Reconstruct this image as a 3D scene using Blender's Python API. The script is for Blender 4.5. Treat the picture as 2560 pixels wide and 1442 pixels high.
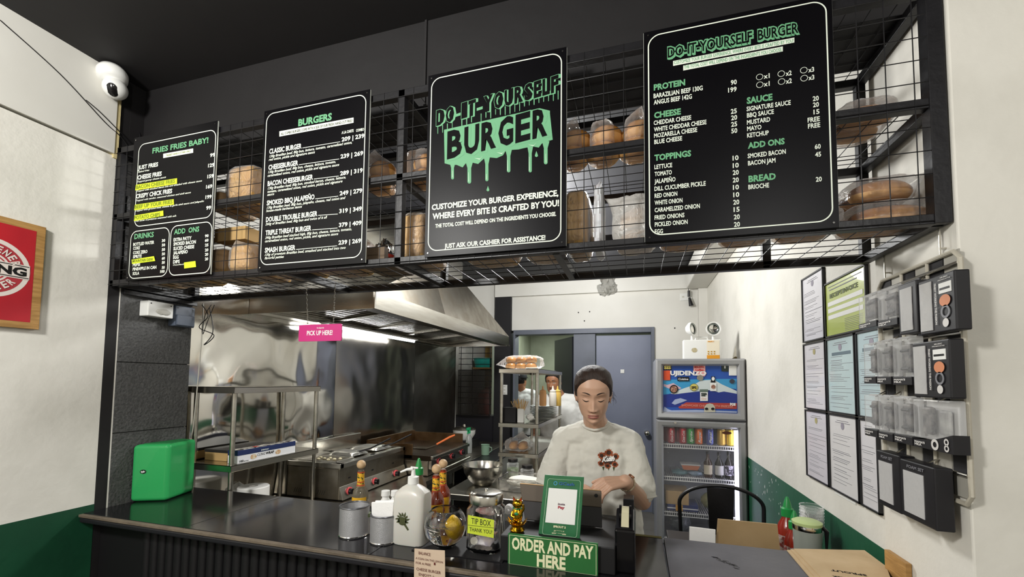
import bpy, bmesh, math, random
import numpy as np
from mathutils import Vector, Matrix, noise
random.seed(7)
S = bpy.context.scene
COL = S.collection
PI = math.pi
for o in list(bpy.data.objects): bpy.data.objects.remove(o)

# ------------------------------------------------------------ camera
CAM = Vector((2.0326, -1.2365, 1.5))
FPX, PY = 1065.86, 891.73
yaw, pit, rol = -0.2860, 0.0559, 0.0105
def _cam():
    cy, sy, cp, sp = math.cos(yaw), math.sin(yaw), math.cos(pit), math.sin(pit)
    f = Vector((sy*cp, cy*cp, sp)); r = Vector((cy, -sy, 0)); u = r.cross(f)
    c, s = math.cos(rol), math.sin(rol)
    return c*r + s*u, -s*r + c*u, f
CR, CU, CF = _cam()
cd = bpy.data.cameras.new('camera'); cam = bpy.data.objects.new('camera', cd); COL.objects.link(cam)
cam.matrix_world = Matrix(((CR.x, CU.x, -CF.x, CAM.x), (CR.y, CU.y, -CF.y, CAM.y), (CR.z, CU.z, -CF.z, CAM.z), (0, 0, 0, 1)))
cd.sensor_width = 36; cd.lens = FPX/2560*36; cd.shift_y = (PY-721)/2560; cd.clip_start = .02
S.camera = cam
def at(x, y, X=None, Y=None, Z=None, D=None):
    """point of the place seen at photo pixel (x, y) on a given plane"""
    d = CR*((x-1280)/FPX) - CU*((y-PY)/FPX) + CF
    t = (X-CAM.x)/d.x if X is not None else (Y-CAM.y)/d.y if Y is not None else (Z-CAM.z)/d.z if Z is not None else D
    return CAM + d*t

# ------------------------------------------------------------ light and exposure
S.view_settings.view_transform = 'Standard'; S.view_settings.look = 'None'
S.view_settings.gamma = 1; S.view_settings.use_curve_mapping = False
S.view_settings.exposure = 0.4
w = bpy.data.worlds.new('world'); S.world = w; w.use_nodes = True
w.node_tree.nodes['Background'].inputs[0].default_value = (.9, .95, 1, 1)
w.node_tree.nodes['Background'].inputs[1].default_value = .22
def area(name, loc, sx, sy, power, col=(1, .98, .95), rot=(0, 0, 0)):
    l = bpy.data.lights.new(name, 'AREA'); l.shape = 'RECTANGLE'; l.size = sx; l.size_y = sy; l.energy = power; l.color = col
    o = bpy.data.objects.new(name, l); COL.objects.link(o); o.location = loc; o.rotation_euler = rot
    o['kind'] = 'structure'
    return o
def bulb(name, loc, power, r=.14, col=(1, .985, .95)):
    l = bpy.data.lights.new(name, 'POINT'); l.energy = power; l.shadow_soft_size = r; l.color = col
    o = bpy.data.objects.new(name, l); COL.objects.link(o); o.location = loc; o['kind'] = 'structure'
bulb('lamp_dining', (.75, -1.75, 2.5), 118)
bulb('lamp_dining', (3.0, -2.5, 2.5), 50)
bulb('lamp_kitchen', (1.35, 1.75, 2.5), 86, .16, (1, 1, .985))
bulb('lamp_kitchen', (1.6, 3.1, 2.55), 9, .16, (1, 1, .985))
area('tube_light_back_room', (1.0, 5.2, 2.4), 1.2, .3, 30, (.9, 1, .95))

# ------------------------------------------------------------ materials
def lin(h):
    h = h.lstrip('#'); r = []
    for i in (0, 2, 4):
        c = int(h[i:i+2], 16)/255; r.append(c/12.92 if c <= .04045 else ((c+.055)/1.055)**2.4)
    return (*r, 1)
MATS = {}
def mat(name, c, rough=.5, metal=0, bump=0, bs=30, c2=None, cs=6, trans=0, emit=0, ior=1.45, alpha=1, stretch=None, coat=0, sub=0, lo=.35, hi=.65, det=4, rvar=0):
    if name in MATS: return MATS[name]
    m = bpy.data.materials.new(name); m.use_nodes = True; MATS[name] = m
    nt = m.node_tree; N = nt.nodes; L = nt.links; b = N['Principled BSDF']
    b.inputs['Base Color'].default_value = lin(c); b.inputs['Roughness'].default_value = rough
    b.inputs['Metallic'].default_value = metal; b.inputs['IOR'].default_value = ior
    b.inputs['Transmission Weight'].default_value = trans; b.inputs['Alpha'].default_value = alpha
    b.inputs['Coat Weight'].default_value = coat
    if sub: b.inputs['Subsurface Weight'].default_value = sub; b.inputs['Subsurface Radius'].default_value = (.012, .005, .003); b.inputs['Subsurface Scale'].default_value = 1
    if emit: b.inputs['Emission Color'].default_value = lin(c); b.inputs['Emission Strength'].default_value = emit
    tc = N.new('ShaderNodeTexCoord'); vec = tc.outputs['Object']
    if stretch:
        mp = N.new('ShaderNodeMapping'); L.new(vec, mp.inputs[0]); mp.inputs['Scale'].default_value = stretch; vec = mp.outputs[0]
    if c2:
        n = N.new('ShaderNodeTexNoise'); L.new(vec, n.inputs['Vector']); n.inputs['Scale'].default_value = cs; n.inputs['Detail'].default_value = det
        r = N.new('ShaderNodeValToRGB'); L.new(n.outputs['Fac'], r.inputs[0]); r.color_ramp.elements[0].position = lo; r.color_ramp.elements[1].position = hi
        r.color_ramp.elements[0].color = lin(c); r.color_ramp.elements[1].color = lin(c2); L.new(r.outputs[0], b.inputs['Base Color'])
        if rvar:
            mr = N.new('ShaderNodeMapRange'); L.new(n.outputs['Fac'], mr.inputs[0]); mr.inputs[3].default_value = rough-rvar; mr.inputs[4].default_value = rough+rvar
            L.new(mr.outputs[0], b.inputs['Roughness'])
    if bump:
        n = N.new('ShaderNodeTexNoise'); L.new(vec, n.inputs['Vector']); n.inputs['Scale'].default_value = bs; n.inputs['Detail'].default_value = det
        bp = N.new('ShaderNodeBump'); bp.inputs['Strength'].default_value = bump; bp.inputs['Distance'].default_value = .01
        L.new(n.outputs['Fac'], bp.inputs['Height']); L.new(bp.outputs[0], b.inputs['Normal'])
    return m
# ------------------------------------------------------------ mesh builder
class MB:
    def __init__(s): s.v = []; s.f = []; s.m = []; s.mi = 0; s.M = None
    def add(s, vs, fs):
        k = len(s.v)
        s.v += [(s.M @ Vector(p)) if s.M else Vector(p) for p in vs]
        s.f += [tuple(i+k for i in f) for f in fs]; s.m += [s.mi]*len(fs); return s
    def box(s, a, b):
        x0, y0, z0 = [min(p, q) for p, q in zip(a, b)]; x1, y1, z1 = [max(p, q) for p, q in zip(a, b)]
        return s.add([(x0, y0, z0), (x1, y0, z0), (x1, y1, z0), (x0, y1, z0), (x0, y0, z1), (x1, y0, z1), (x1, y1, z1), (x0, y1, z1)],
                     [(0, 3, 2, 1), (4, 5, 6, 7), (0, 1, 5, 4), (1, 2, 6, 5), (2, 3, 7, 6), (3, 0, 4, 7)])
    def bar(s, a, b, w, h=None, up=(0, 0, 1)):
        a, b = Vector(a), Vector(b); d = (b-a).normalized(); h = h or w; u = Vector(up)
        if abs(d.dot(u)) > .98: u = Vector((0, 1, 0))
        r = d.cross(u).normalized(); u = r.cross(d)
        vs = [p + r*i*w/2 + u*j*h/2 for p in (a, b) for i, j in ((-1, -1), (1, -1), (1, 1), (-1, 1))]
        return s.add(vs, [(0, 3, 2, 1), (4, 5, 6, 7), (0, 1, 5, 4), (1, 2, 6, 5), (2, 3, 7, 6), (3, 0, 4, 7)])
    def cyl(s, a, b, r, r2=None, n=16, cap=True):
        return s.tube([a, b], [r, r if r2 is None else r2], n, cap)
    def tube(s, pts, r, n=8, cap=True, closed=False):
        P = [Vector(p) for p in pts]; k = len(P); R = r if isinstance(r, (list, tuple)) else [r]*k
        vs = []; prev = None
        for i, p in enumerate(P):
            if closed: t = (P[(i+1) % k]-P[i-1])
            else: t = (P[min(i+1, k-1)]-P[max(i-1, 0)])
            t = t.normalized() if t.length > 1e-9 else Vector((0, 0, 1))
            if prev is None:
                u = Vector((0, 0, 1)) if abs(t.z) < .95 else Vector((1, 0, 0))
                prev = t.cross(u).normalized()
            prev = (prev - t*prev.dot(t)); prev = prev.normalized() if prev.length > 1e-9 else t.orthogonal().normalized()
            q = t.cross(prev)
            vs += [p + (prev*math.cos(2*PI*j/n) + q*math.sin(2*PI*j/n))*R[i] for j in range(n)]
        fs = []
        for i in range(k if closed else k-1):
            i2 = (i+1) % k
            fs += [(i*n+j, i*n+(j+1) % n, i2*n+(j+1) % n, i2*n+j) for j in range(n)]
        if cap and not closed: fs += [tuple(range(n))[::-1], tuple((k-1)*n+j for j in range(n))]
        return s.add(vs, fs)
    def lathe(s, prof, c=(0, 0, 0), n=24, sx=1, sy=1, a0=0, a1=2*PI):
        c = Vector(c); vs = []; full = abs(a1-a0-2*PI) < 1e-6; m = n if full else n+1
        for r, z in prof:
            vs += [c + Vector((r*sx*math.cos(a0+(a1-a0)*j/n), r*sy*math.sin(a0+(a1-a0)*j/n), z)) for j in range(m)]
        fs = [(i*m+j, i*m+(j+1) % m, (i+1)*m+(j+1) % m, (i+1)*m+j) for i in range(len(prof)-1) for j in range(n if not full else m)]
        return s.add(vs, fs)
    def prism(s, poly, f, t, holes=False):
        """poly: 2-D outline; f maps (a, b, depth) to a point; t: thickness"""
        n = len(poly)
        vs = [f(a, b, 0) for a, b in poly] + [f(a, b, t) for a, b in poly]
        return s.add(vs, [tuple(range(n)), tuple(range(n, 2*n))[::-1]] + [(j, j+n, (j+1) % n+n, (j+1) % n) for j in range(n)])
    def grid(s, fn, nu, nv, cu=False, cv=False):
        vs = [fn(i/nu, j/nv) for i in range(nu if cu else nu+1) for j in range(nv if cv else nv+1)]
        A = nu if cu else nu+1; B = nv if cv else nv+1
        fs = [(i*B+j, i*B+(j+1) % B, ((i+1) % A)*B+(j+1) % B, ((i+1) % A)*B+j) for i in range(nu) for j in range(nv)]
        return s.add(vs, fs)
    def ball(s, c, r, n=16, m=10):
        c = Vector(c); r = Vector(r) if isinstance(r, (tuple, list, Vector)) else Vector((r, r, r))
        return s.grid(lambda u, v: c + Vector((r.x*math.sin(PI*v)*math.cos(2*PI*u), r.y*math.sin(PI*v)*math.sin(2*PI*u), -r.z*math.cos(PI*v))), n, m, cu=True)
    def mats(s, i): s.mi = i; return s
    def build(s, name, m, parent=None, smooth=False, bevel=0, local=False, merge=True, label=None, angle=.6, mods=None, segs=2):
        me = bpy.data.meshes.new(name)
        P = None
        if parent is not None and not local: P = PM[parent.name].inverted()
        me.from_pydata([(P @ p) if P else p for p in s.v], [], s.f)
        for x in (m if isinstance(m, (list, tuple)) else [m]): me.materials.append(x)
        me.polygons.foreach_set('material_index', s.m)
        bm = bmesh.new(); bm.from_mesh(me)
        if merge: bmesh.ops.remove_doubles(bm, verts=bm.verts, dist=1e-6)
        bmesh.ops.recalc_face_normals(bm, faces=bm.faces); bm.to_mesh(me); bm.free()
        o = bpy.data.objects.new(name, me); COL.objects.link(o)
        if smooth: me.polygons.foreach_set('use_smooth', [True]*len(me.polygons)); me.set_sharp_from_angle(angle=angle)
        if bevel:
            b = o.modifiers.new('bevel', 'BEVEL'); b.width = bevel; b.segments = segs; b.limit_method = 'ANGLE'; b.angle_limit = .6
        if parent is not None: o.parent = parent
        if label: o['label'] = label
        PM[o.name] = (PM[parent.name] if parent is not None else Matrix())
        return o
PM = {}
def thing(name, label, cat, loc=(0, 0, 0), rz=0, group=None, tilt=None):
    o = bpy.data.objects.new(name, None); COL.objects.link(o); o.empty_display_size = .05
    o.location = loc; o.rotation_euler = (tilt[0] if tilt else 0, tilt[1] if tilt else 0, rz); o['label'] = label; o['category'] = cat
    if group: o['group'] = group
    PM[o.name] = Matrix.Translation(loc) @ o.rotation_euler.to_matrix().to_4x4()
    return o
def tag(o, label, cat, group=None, kind=None):
    o['label'] = label; o['category'] = cat
    if group: o['group'] = group
    if kind: o['kind'] = kind
    return o
def stru(o): o['kind'] = 'structure'; return o
def stuff(o): o['kind'] = 'stuff'; return o
def dup(t, loc, rz=0, label=None, tilt=None):
    r = t.copy(); COL.objects.link(r); r.location = loc; r.rotation_euler = (tilt[0] if tilt else 0, tilt[1] if tilt else 0, rz)
    if label: r['label'] = label
    def rec(a, b):
        for ch in a.children:
            c = ch.copy(); COL.objects.link(c); c.parent = b; rec(ch, c)
    rec(t, r); PM[r.name] = Matrix.Translation(loc) @ r.rotation_euler.to_matrix().to_4x4()
    return r
def rrect(x0, y0, x1, y1, r, n=6):
    p = []
    for cx, cy, a in ((x1-r, y1-r, 0), (x0+r, y1-r, PI/2), (x0+r, y0+r, PI), (x1-r, y0+r, 3*PI/2)):
        p += [(cx+r*math.cos(a+PI/2*i/n), cy+r*math.sin(a+PI/2*i/n)) for i in range(n+1)]
    return p
def ring(mb, po, pi_, f, t):
    n = len(po); vs = [f(a, b, t) for a, b in po] + [f(a, b, t) for a, b in pi_]
    return mb.add(vs, [(j, (j+1) % n, (j+1) % n+n, j+n) for j in range(n)])
# ---- flat lettering: jobs are turned into meshes at the end in one go
JOBS = {}
def text(part, s, p0, wid, cap, R=(1, 0, 0), Uv=(0, 0, 1), bold=.0, shear=0, align='L', curve=False):
    """part: key returned by textpart(); p0: base-line start; wid: full width (None keeps the font's); cap: capital height"""
    c = bpy.data.curves.new('t', 'FONT'); c.body = s; c.resolution_u = 2; c.offset = bold; c.shear = shear; c.fill_mode = 'FRONT'
    o = bpy.data.objects.new('t', c); COL.objects.link(o)
    JOBS[part]['items'].append((o, Vector(p0), wid, cap, Vector(R).normalized(), Vector(Uv).normalized(), align))
def textpart(name, m, parent, joined=False):
    k = len(JOBS); JOBS[k] = dict(name=name, m=m, parent=parent, items=[], joined=joined); return k
def wrapto(name, m, parent, target): k = textpart(name, m, parent, True); JOBS[k]['wrap'] = target; return k
def flush_text():
    bpy.context.view_layer.update(); dg = bpy.context.evaluated_depsgraph_get()
    for k, J in JOBS.items():
        mb = MB()
        for o, p0, wid, cap, R, U_, al in J['items']:
            me = bpy.data.meshes.new_from_object(o.evaluated_get(dg))
            if not me or not len(me.vertices): continue
            xs = [v.co.x for v in me.vertices]; x0, x1 = min(xs), max(xs)
            sy = cap/.70; sx = (wid/(x1-x0)) if wid else sy
            off = {'L': -x0*sx, 'C': -(x0+x1)/2*sx, 'R': -x1*sx}[al]
            mb.add([p0 + R*(v.co.x*sx+off) + U_*(v.co.y*sy) for v in me.vertices], [tuple(p.vertices) for p in me.polygons])
            bpy.data.meshes.remove(me)
            if not J['joined']: mb.build(J['name'], J['m'], J['parent'], merge=False); mb = MB()
        for it in J['items']:
            c = it[0].data; bpy.data.objects.remove(it[0]); bpy.data.curves.remove(c)
        if mb.f:
            o = mb.build(J['name'], J['m'], J['parent'], merge=False)
            if J.get('proj'):
                sw = o.modifiers.new('w', 'SHRINKWRAP'); sw.target = J['proj']; sw.wrap_method = 'PROJECT'; sw.use_project_y = True; sw.use_negative_direction = False; sw.use_positive_direction = True
                dm = o.modifiers.new('lift', 'DISPLACE'); dm.direction = 'Y'; dm.strength = -.0032; dm.mid_level = 0
            if J.get('wrap'): sw = o.modifiers.new('w', 'SHRINKWRAP'); sw.target = J['wrap']; sw.wrap_method = 'PROJECT'; sw.wrap_mode = 'ABOVE_SURFACE'; sw.offset = .002; sw.use_negative_direction = True
# ------------------------------------------------------------ shared materials
WHITE = mat('white plaster', '#dedbd2', .75, bump=.14, bs=38, c2='#c9c6bc', cs=3.5, lo=.45, hi=.85)
WHITE2 = mat('smooth white paint', '#dcdad3', .6, bump=.08, bs=12, c2='#cfccc3', cs=2, lo=.4, hi=.9)
GREEN = mat('green wall paint', '#12492f', .5, bump=.1, bs=30, c2='#0e3c27', cs=4)
BLACKW = mat('black wall paint', '#171516', .65, bump=.15, bs=14, c2='#131112', cs=5)
BLACK = mat('black metal paint', '#19181b', .42, bump=.08, bs=60, c2='#131214', cs=15)
CEIL = mat('black ceiling paint', '#1b191a', .7, bump=.15, bs=10)
TILE = mat('grey stone tile', '#575756', .55, bump=.5, bs=90, c2='#404040', cs=110, lo=.3, hi=.7, det=6)
STEEL = mat('stainless steel', '#cbc8bf', .25, 1, bump=.03, bs=8, c2='#b5b0a5', cs=3, stretch=(1, 1, 6), rvar=.05)
STEELD = mat('stained stainless steel', '#a19b8f', .33, 1, bump=.05, bs=20, c2='#827a6c', cs=8, rvar=.08)
MIRROR = mat('polished steel panel', '#e2e0da', .085, 1, bump=.45, bs=1.5, det=1.8, c2='#cfcbc2', cs=2.2, rvar=.04, stretch=(1, 1.6, 1))
CHROME = mat('chrome', '#d8d6d0', .12, 1)
PLAST_W = mat('white plastic', '#e6e6e2', .4)
GREYP = mat('grey paint door', '#6c717e', .5, bump=.06, bs=20, c2='#5f646f', cs=3)
INK_W = mat('white print', '#e4ebdd', .6)
INK_G = mat('green print', '#69a87c', .6)
INK_K = mat('black print', '#050506', .6); INK_K.node_tree.nodes['Principled BSDF'].inputs['Specular IOR Level'].default_value = .12
GLASSM = mat('clear glass', '#ffffff', .02, trans=1, ior=1.45)
WOOD = mat('pale wood', '#b98f55', .55, bump=.2, bs=25, c2='#96703d', cs=9, stretch=(1, 1, 9))
KRAFT = mat('kraft paper', '#9d845f', .8, bump=.12, bs=25, c2='#927953', cs=8)
CARD = mat('cardboard', '#bb9a66', .85, bump=.1, bs=30)
def film(name='clear plastic film', tint='#ffffff', dens=.07, rough=.1, bstr=.8):
    if name in MATS: return MATS[name]
    m = bpy.data.materials.new(name); m.use_nodes = True; MATS[name] = m; nt = m.node_tree; N = nt.nodes; L = nt.links
    for n in list(N): N.remove(n)
    out = N.new('ShaderNodeOutputMaterial'); tr = N.new('ShaderNodeBsdfTransparent'); gl = N.new('ShaderNodeBsdfPrincipled')
    gl.inputs['Base Color'].default_value = lin(tint); gl.inputs['Roughness'].default_value = rough; gl.inputs['IOR'].default_value = 1.6
    mx = N.new('ShaderNodeMixShader'); fr = N.new('ShaderNodeFresnel'); fr.inputs['IOR'].default_value = 1.5
    ad = N.new('ShaderNodeMath'); ad.operation = 'MULTIPLY_ADD'; ad.use_clamp = True; ad.inputs[1].default_value = .65; ad.inputs[2].default_value = dens
    tc = N.new('ShaderNodeTexCoord'); no = N.new('ShaderNodeTexNoise'); no.inputs['Scale'].default_value = 30; no.inputs['Detail'].default_value = 3; no.inputs['Distortion'].default_value = 1.2
    bp = N.new('ShaderNodeBump'); bp.inputs['Strength'].default_value = bstr; bp.inputs['Distance'].default_value = .01
    L.new(tc.outputs['Object'], no.inputs['Vector']); L.new(no.outputs['Fac'], bp.inputs['Height']); L.new(bp.outputs[0], gl.inputs['Normal']); L.new(bp.outputs[0], fr.inputs['Normal'])
    L.new(fr.outputs[0], ad.inputs[0]); L.new(ad.outputs[0], mx.inputs[0]); L.new(tr.outputs[0], mx.inputs[1]); L.new(gl.outputs[0], mx.inputs[2]); L.new(mx.outputs[0], out.inputs[0])
    return m
FILM = film(); BLIS = film('blister plastic', '#ffffff', .10, .12, .12); MILKY = film('milky plastic film', '#f4f4f0', .45, .25)

# ------------------------------------------------------------ room shell
XL, XR, XP, YB, ZC = -.13, 2.79, 2.75, 4.0, 2.81
ZG = .972
stru(MB().box((-3.5, -4.5, -.1), (5, 7, 0)).build('floor', mat('grey floor tile', '#77746e', .4, bump=.05, c2='#69665f', cs=4)))
stru(MB().box((-1, -4.5, ZC), (5, .1, ZC+.1)).build('ceiling_front', CEIL))
stru(MB().box((-1, .31, ZC), (5, YB+.15, ZC+.1)).build('ceiling_kitchen', mat('dark grey ceiling', '#232327', .7)))
stru(MB().box((XL-.5, .1, 2.49), (XP+.06, .31, ZC+.1)).build('wall_front', BLACKW, bevel=.002))
g = at(1065, 120, Y=.1)
stru(MB().box((g.x-.004, .094, 2.49), (g.x+.004, .1, ZC)).build('trim_1', CEIL))
# left wall of the dining side: white above, green below, black end strip
o = stru(MB().box((XL-.3, -4.5, ZG), (XL, .003, 2.45)).build('wall_left', WHITE))
def wpart(name, a, b, m, par=o, bevel=0): return MB().box(a, b).build(name, m, par, bevel=bevel)
wpart('green_band', (XL-.3, -4.5, 0), (XL+.001, .003, ZG), GREEN)
wpart('upper_board', (XL-.3, -4.5, 2.457), (XL+.012, -.012, ZC), WHITE2)
wpart('wood_edge', (XL-.3, -.012, 2.44), (XL+.008, .004, ZC), mat('raw wood edge', '#cdbd8c', .8, bump=.3, bs=50))
wpart('black_strip', (XL-.3, .003, 0), (XL, .045, ZC), BLACKW)
wpart('black_return', (XL-.3, .045, 2.46), (XL+.001, .11, ZC), BLACKW)
mb = MB()
mb.add([(XL-.001, .045, .93), (XL-.001, .045, 1.9), (XL-.001, .051, 1.9), (XL-.001, .052, .93)], [(0, 1, 2, 3)])
mb.build('plaster_edge', WHITE, o)
o = stru(MB().box((XL-.3, .045, 0), (XL-.012, .362, 2.49)).build('wall_left_pillar', mat('grout', '#3c3b3a', .9)))
for i, (z0, z1) in enumerate(((.0, .31), (.313, .625), (.628, .94), (.943, 1.254), (1.257, 1.562), (1.565, 1.9), (1.903, 2.3))):
    MB().box((XL-.012, .053, z0), (XL, .365, z1)).build('tile', TILE, o, bevel=.0012)
# kitchen walls
XS = -.2
o = stru(MB().box((XS-.3, .36, 0), (XS-.03, 7, ZC)).build('wall_left_kitchen', WHITE2))
for y0, y1 in ((.36, 1.53), (1.533, 2.75), (2.753, 3.8)):
    mb = MB(); random.seed(int(y0*10))
    def pw(u, v, y0=y0, y1=y1):
        y = y0+(y1-y0)*u; z = .55+1.65*v
        d = .010*math.sin(2.6*y+1.3*z)*math.sin(3.1*z+.8) + .012*noise.noise(Vector((y*2.6, z*2.2, 3)))+.004*noise.noise(Vector((y*7, z*6, 9)))
        e = min(u, 1-u, v, 1-v)*6; return (XS+.002+(d+.006)*min(1, e), y, z)
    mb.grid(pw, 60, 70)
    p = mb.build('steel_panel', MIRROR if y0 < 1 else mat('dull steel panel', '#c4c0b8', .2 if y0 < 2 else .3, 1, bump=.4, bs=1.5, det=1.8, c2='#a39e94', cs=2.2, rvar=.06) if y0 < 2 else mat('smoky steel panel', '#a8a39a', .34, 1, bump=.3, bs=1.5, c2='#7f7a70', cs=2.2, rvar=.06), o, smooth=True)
o = stru(MB().box((.45, YB, 2.144), (5, YB+.15, ZC)).build('wall_back', WHITE2))
wpart('wall_side', (2.228, YB, 0), (5, YB+.15, 2.144), WHITE2, o)
wpart('mid_pier', (at(1434, 900, Y=YB).x, YB, 0), (at(1488, 900, Y=YB).x, YB+.15, 2.08), GREYP, o)
wpart('black_pier', (.27, YB-.05, 0), (.488, YB+.15, 2.60), mat('black pier', '#19181b', .6), o)
wpart('wall_left_end', (XS-.3, YB-.1, 0), (.27, YB+.15, 1.05), mat('black tile wall', '#222126', .35), o)
wpart('wall_left_top', (XS-.3, YB, 2.2), (.27, YB+.15, ZC), WHITE2, o)
wpart('beam', (.27, YB-.06, 2.575), (2.70, YB, ZC), WHITE2, o)
wpart('column', (2.70, YB-.09, 0), (XR, YB, ZC), WHITE2, o)
fr = lambda n, a, b: wpart(n, a, b, GREYP, o, .003)
fr('door_frame', (.516, YB-.03, 0), (.54, YB+.15, 2.144)); fr('door_frame', (2.19, YB-.03, 0), (2.228, YB+.15, 2.144)); fr('door_frame', (.54, YB-.03, 2.085), (2.19, YB+.15, 2.144))
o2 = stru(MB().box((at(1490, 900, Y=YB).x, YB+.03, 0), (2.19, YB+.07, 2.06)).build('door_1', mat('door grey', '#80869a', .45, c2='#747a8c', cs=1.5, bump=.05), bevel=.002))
k = at(1617, 1082, Y=YB)
mb = MB(); mb.cyl((k.x, YB+.03, k.z), (k.x, YB-.01, k.z), .03, .03, 20); mb.ball((k.x, YB-.045, k.z), (.03, .022, .03)); mb.cyl((k.x, YB-.01, k.z), (k.x, YB-.04, k.z), .012)
mb.build('door_knob', CHROME, o2, smooth=True)
p = at(1556, 928, Y=YB+.03); MB().box((p.x-.022, YB+.022, p.z-.022), (p.x+.022, YB+.031, p.z+.022)).build('door_hook', PLAST_W, o2, bevel=.002)
# opened inner door leaf, swung into the back room
xh = at(1434, 900, Y=YB).x
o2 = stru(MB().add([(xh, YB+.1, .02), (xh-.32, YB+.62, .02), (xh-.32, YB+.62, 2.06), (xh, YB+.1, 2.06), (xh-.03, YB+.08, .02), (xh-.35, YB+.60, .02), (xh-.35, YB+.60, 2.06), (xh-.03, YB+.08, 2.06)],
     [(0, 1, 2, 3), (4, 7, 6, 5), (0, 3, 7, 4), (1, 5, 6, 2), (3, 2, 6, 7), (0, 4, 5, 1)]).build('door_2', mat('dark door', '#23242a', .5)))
# back room
BR = mat('back room panel', '#8d8f7c', .6, c2='#7b7d6a', cs=3)
stru(MB().box((.16, 6.3, 0), (3, 6.4, ZC)).build('wall_back_room', BR)); stru(MB().box((.16, 4.16, 0), (.17, 6.3, ZC)).build('wall_back_room_left', BR)); stru(MB().box((2.6, 4.15, 0), (2.65, 6.3, ZC)).build('wall_back_room_right', BR))
stru(MB().box((.17, 4.16, 2.5), (2.6, 6.3, 2.55)).build('ceiling_back_room', WHITE2))
# right wall: green band, white above, pillar in front
o = stru(MB().box((XR, .35, ZG), (XR+.3, 4.2, ZC)).build('wall_right', WHITE))
wpart('green_band', (XR-.001, .35, 0), (XR+.3, 4.2, ZG), mat('green wall paint lit copy', '#1b5a3c', .5, bump=.1, bs=30, c2='#174f35', cs=4), o)  # same green as the left wall, stronger light here put into the colour
mb = MB()
for i in range(46):
    y = random.gauss(1.75, .25); z = random.gauss(.86, .07)
    if z > ZG-.02: continue
    r = random.uniform(.0015, .005); mb.ball((XR-.001, y, z), (.001, r, r*random.uniform(1, 3)), 6, 4)
stuff(mb.build('paint_chips', WHITE2, o))
o = stru(MB().box((XP, -.01, 0), (5, .35, ZC)).build('wall_right_pillar', WHITE, bevel=.004))
wpart('side_beam', (2.62, .35, 2.45), (XR, YB-.09, 2.6), WHITE2, o, .01) if False else None
mb = MB().prism([(0, 0), (.22, 0), (.22, .22), (0, .08)], lambda a, b, t: (XR-a, 1.2+t, 2.62+b-.06), 2.7)
o3 = stru(mb.build('trim_2', WHITE2, bevel=.01))
wpart('front_wing', (2.93, -.05, 0), (5, -.01, ZC), WHITE, o, .012)
stru(MB().box((-1, -4.6, 0), (5, -4.5, ZC)).build('wall_rear', WHITE)); stru(MB().box((5, -4.6, 0), (5.1, .0, ZC)).build('wall_far_right', WHITE))
# ------------------------------------------------------------ counter
ZT, YF, YR = .945, -.045, .415
ctr = thing('counter', 'long black service counter with ribbed front and black laminate top', 'counter', (1.0, .18, 0))
LAM = mat('black laminate', '#131214', .14, bump=.012, bs=30, c2='#18171a', cs=6, rvar=.04)
sa = at(700, 1245, Z=ZT); sb = at(930, 1382, Z=ZT)
xs = [XL+.002, .42, 1.215, 2.115]
for i in range(3):
    # joints run straight back across the counter
    MB().box((xs[i]+.001, YF+.012, ZT-.022), (xs[i+1]-.001, YR, ZT)).build('top_panel', LAM, ctr, bevel=.0012)
MB().box((XL+.002, YF-.004, ZT-.012), (2.115, YF+.012, ZT-.001)).build('edge_strip', mat('worn edge strip', '#776b5b', .6, bump=.3, bs=60, c2='#5d5347', cs=12), ctr, bevel=.002)
MB().box((XL+.002, YF-.001, ZT-.034), (2.115, YF+.012, ZT-.013)).build('edge_rail', mat('black edge rail', '#1d1c20', .45), ctr, bevel=.006)
MB().box((XL+.002, .03, 0), (2.11, .06, ZT-.022)).build('front_panel', mat('black board', '#0e0d0f', .6), ctr)
MB().box((XL+.002, .06, 0), (2.08, YR-.02, ZT-.022)).build('cabinet_body', mat('black board', '#0e0d0f', .6), ctr)
rib = None
RM = mat('black rib', '#111012', .55)
n = 50
for i in range(n):
    x = .15+i*.042
    if x > 2.1: break
    if rib is None:
        mb = MB(); mb.lathe([(.017, 0), (.017, ZT-.04)], (0, 0, 0), 10, 1, .9, PI, 2*PI); rib = mb.build('rib', RM, ctr, smooth=True, local=True, merge=False); r = rib
    else:
        r = rib.copy(); COL.objects.link(r)
    r.location = (x-1.0, .03-.18, 0)
# ------------------------------------------------------------ cage shelf over the counter
cage = thing('wire_shelf', 'black steel mesh shelf hanging over the counter, full of bagged bread', 'shelf', (1.31, .18, 1.883))
CX0, CX1, CZ0, CZ1, CY1 = -.122, 2.742, 1.883, 2.488, .372
B = .025
def rail(n, a, b, s=B, h=None): return MB().bar(a, b, s, h or s).build(n, BLACK, cage, bevel=.0015)
h = B/2
zs = 2.182
for z in (CZ0+h, CZ1-h):
    rail('rail', (CX0, h, z), (CX1, h, z))
    rail('rail', (CX0, CY1-h, z), (CX1, CY1-h, z))
for z in (zs,):
    rail('shelf_rail', (CX0, h, z), (CX1, h, z)); rail('shelf_rail', (CX0, CY1-h, z), (CX1, CY1-h, z))
for x in (CX0+h, 1.267, CX1-h):
    for y in (h, CY1-h):
        rail('post', (x, y, CZ0), (x, y, CZ1), B*(1.35 if x > 2 and y < .1 else 1))
    for z in (CZ0+h, zs, CZ1-h):
        rail('cross_bar', (x, h, z), (x, CY1-h, z))
for x in (.80, 1.80): rail('cross_bar', (x, h, CZ0+h), (x, CY1-h, CZ0+h), .022, .03)
for x in (XL+.004, ): rail('wall_lug', (x+.01, .05, 1.87), (x+.01, CY1, 1.87), .02, .02)
G = .0572; WR = .0013
WM = mat('black wire', '#161517', .45)
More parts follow.
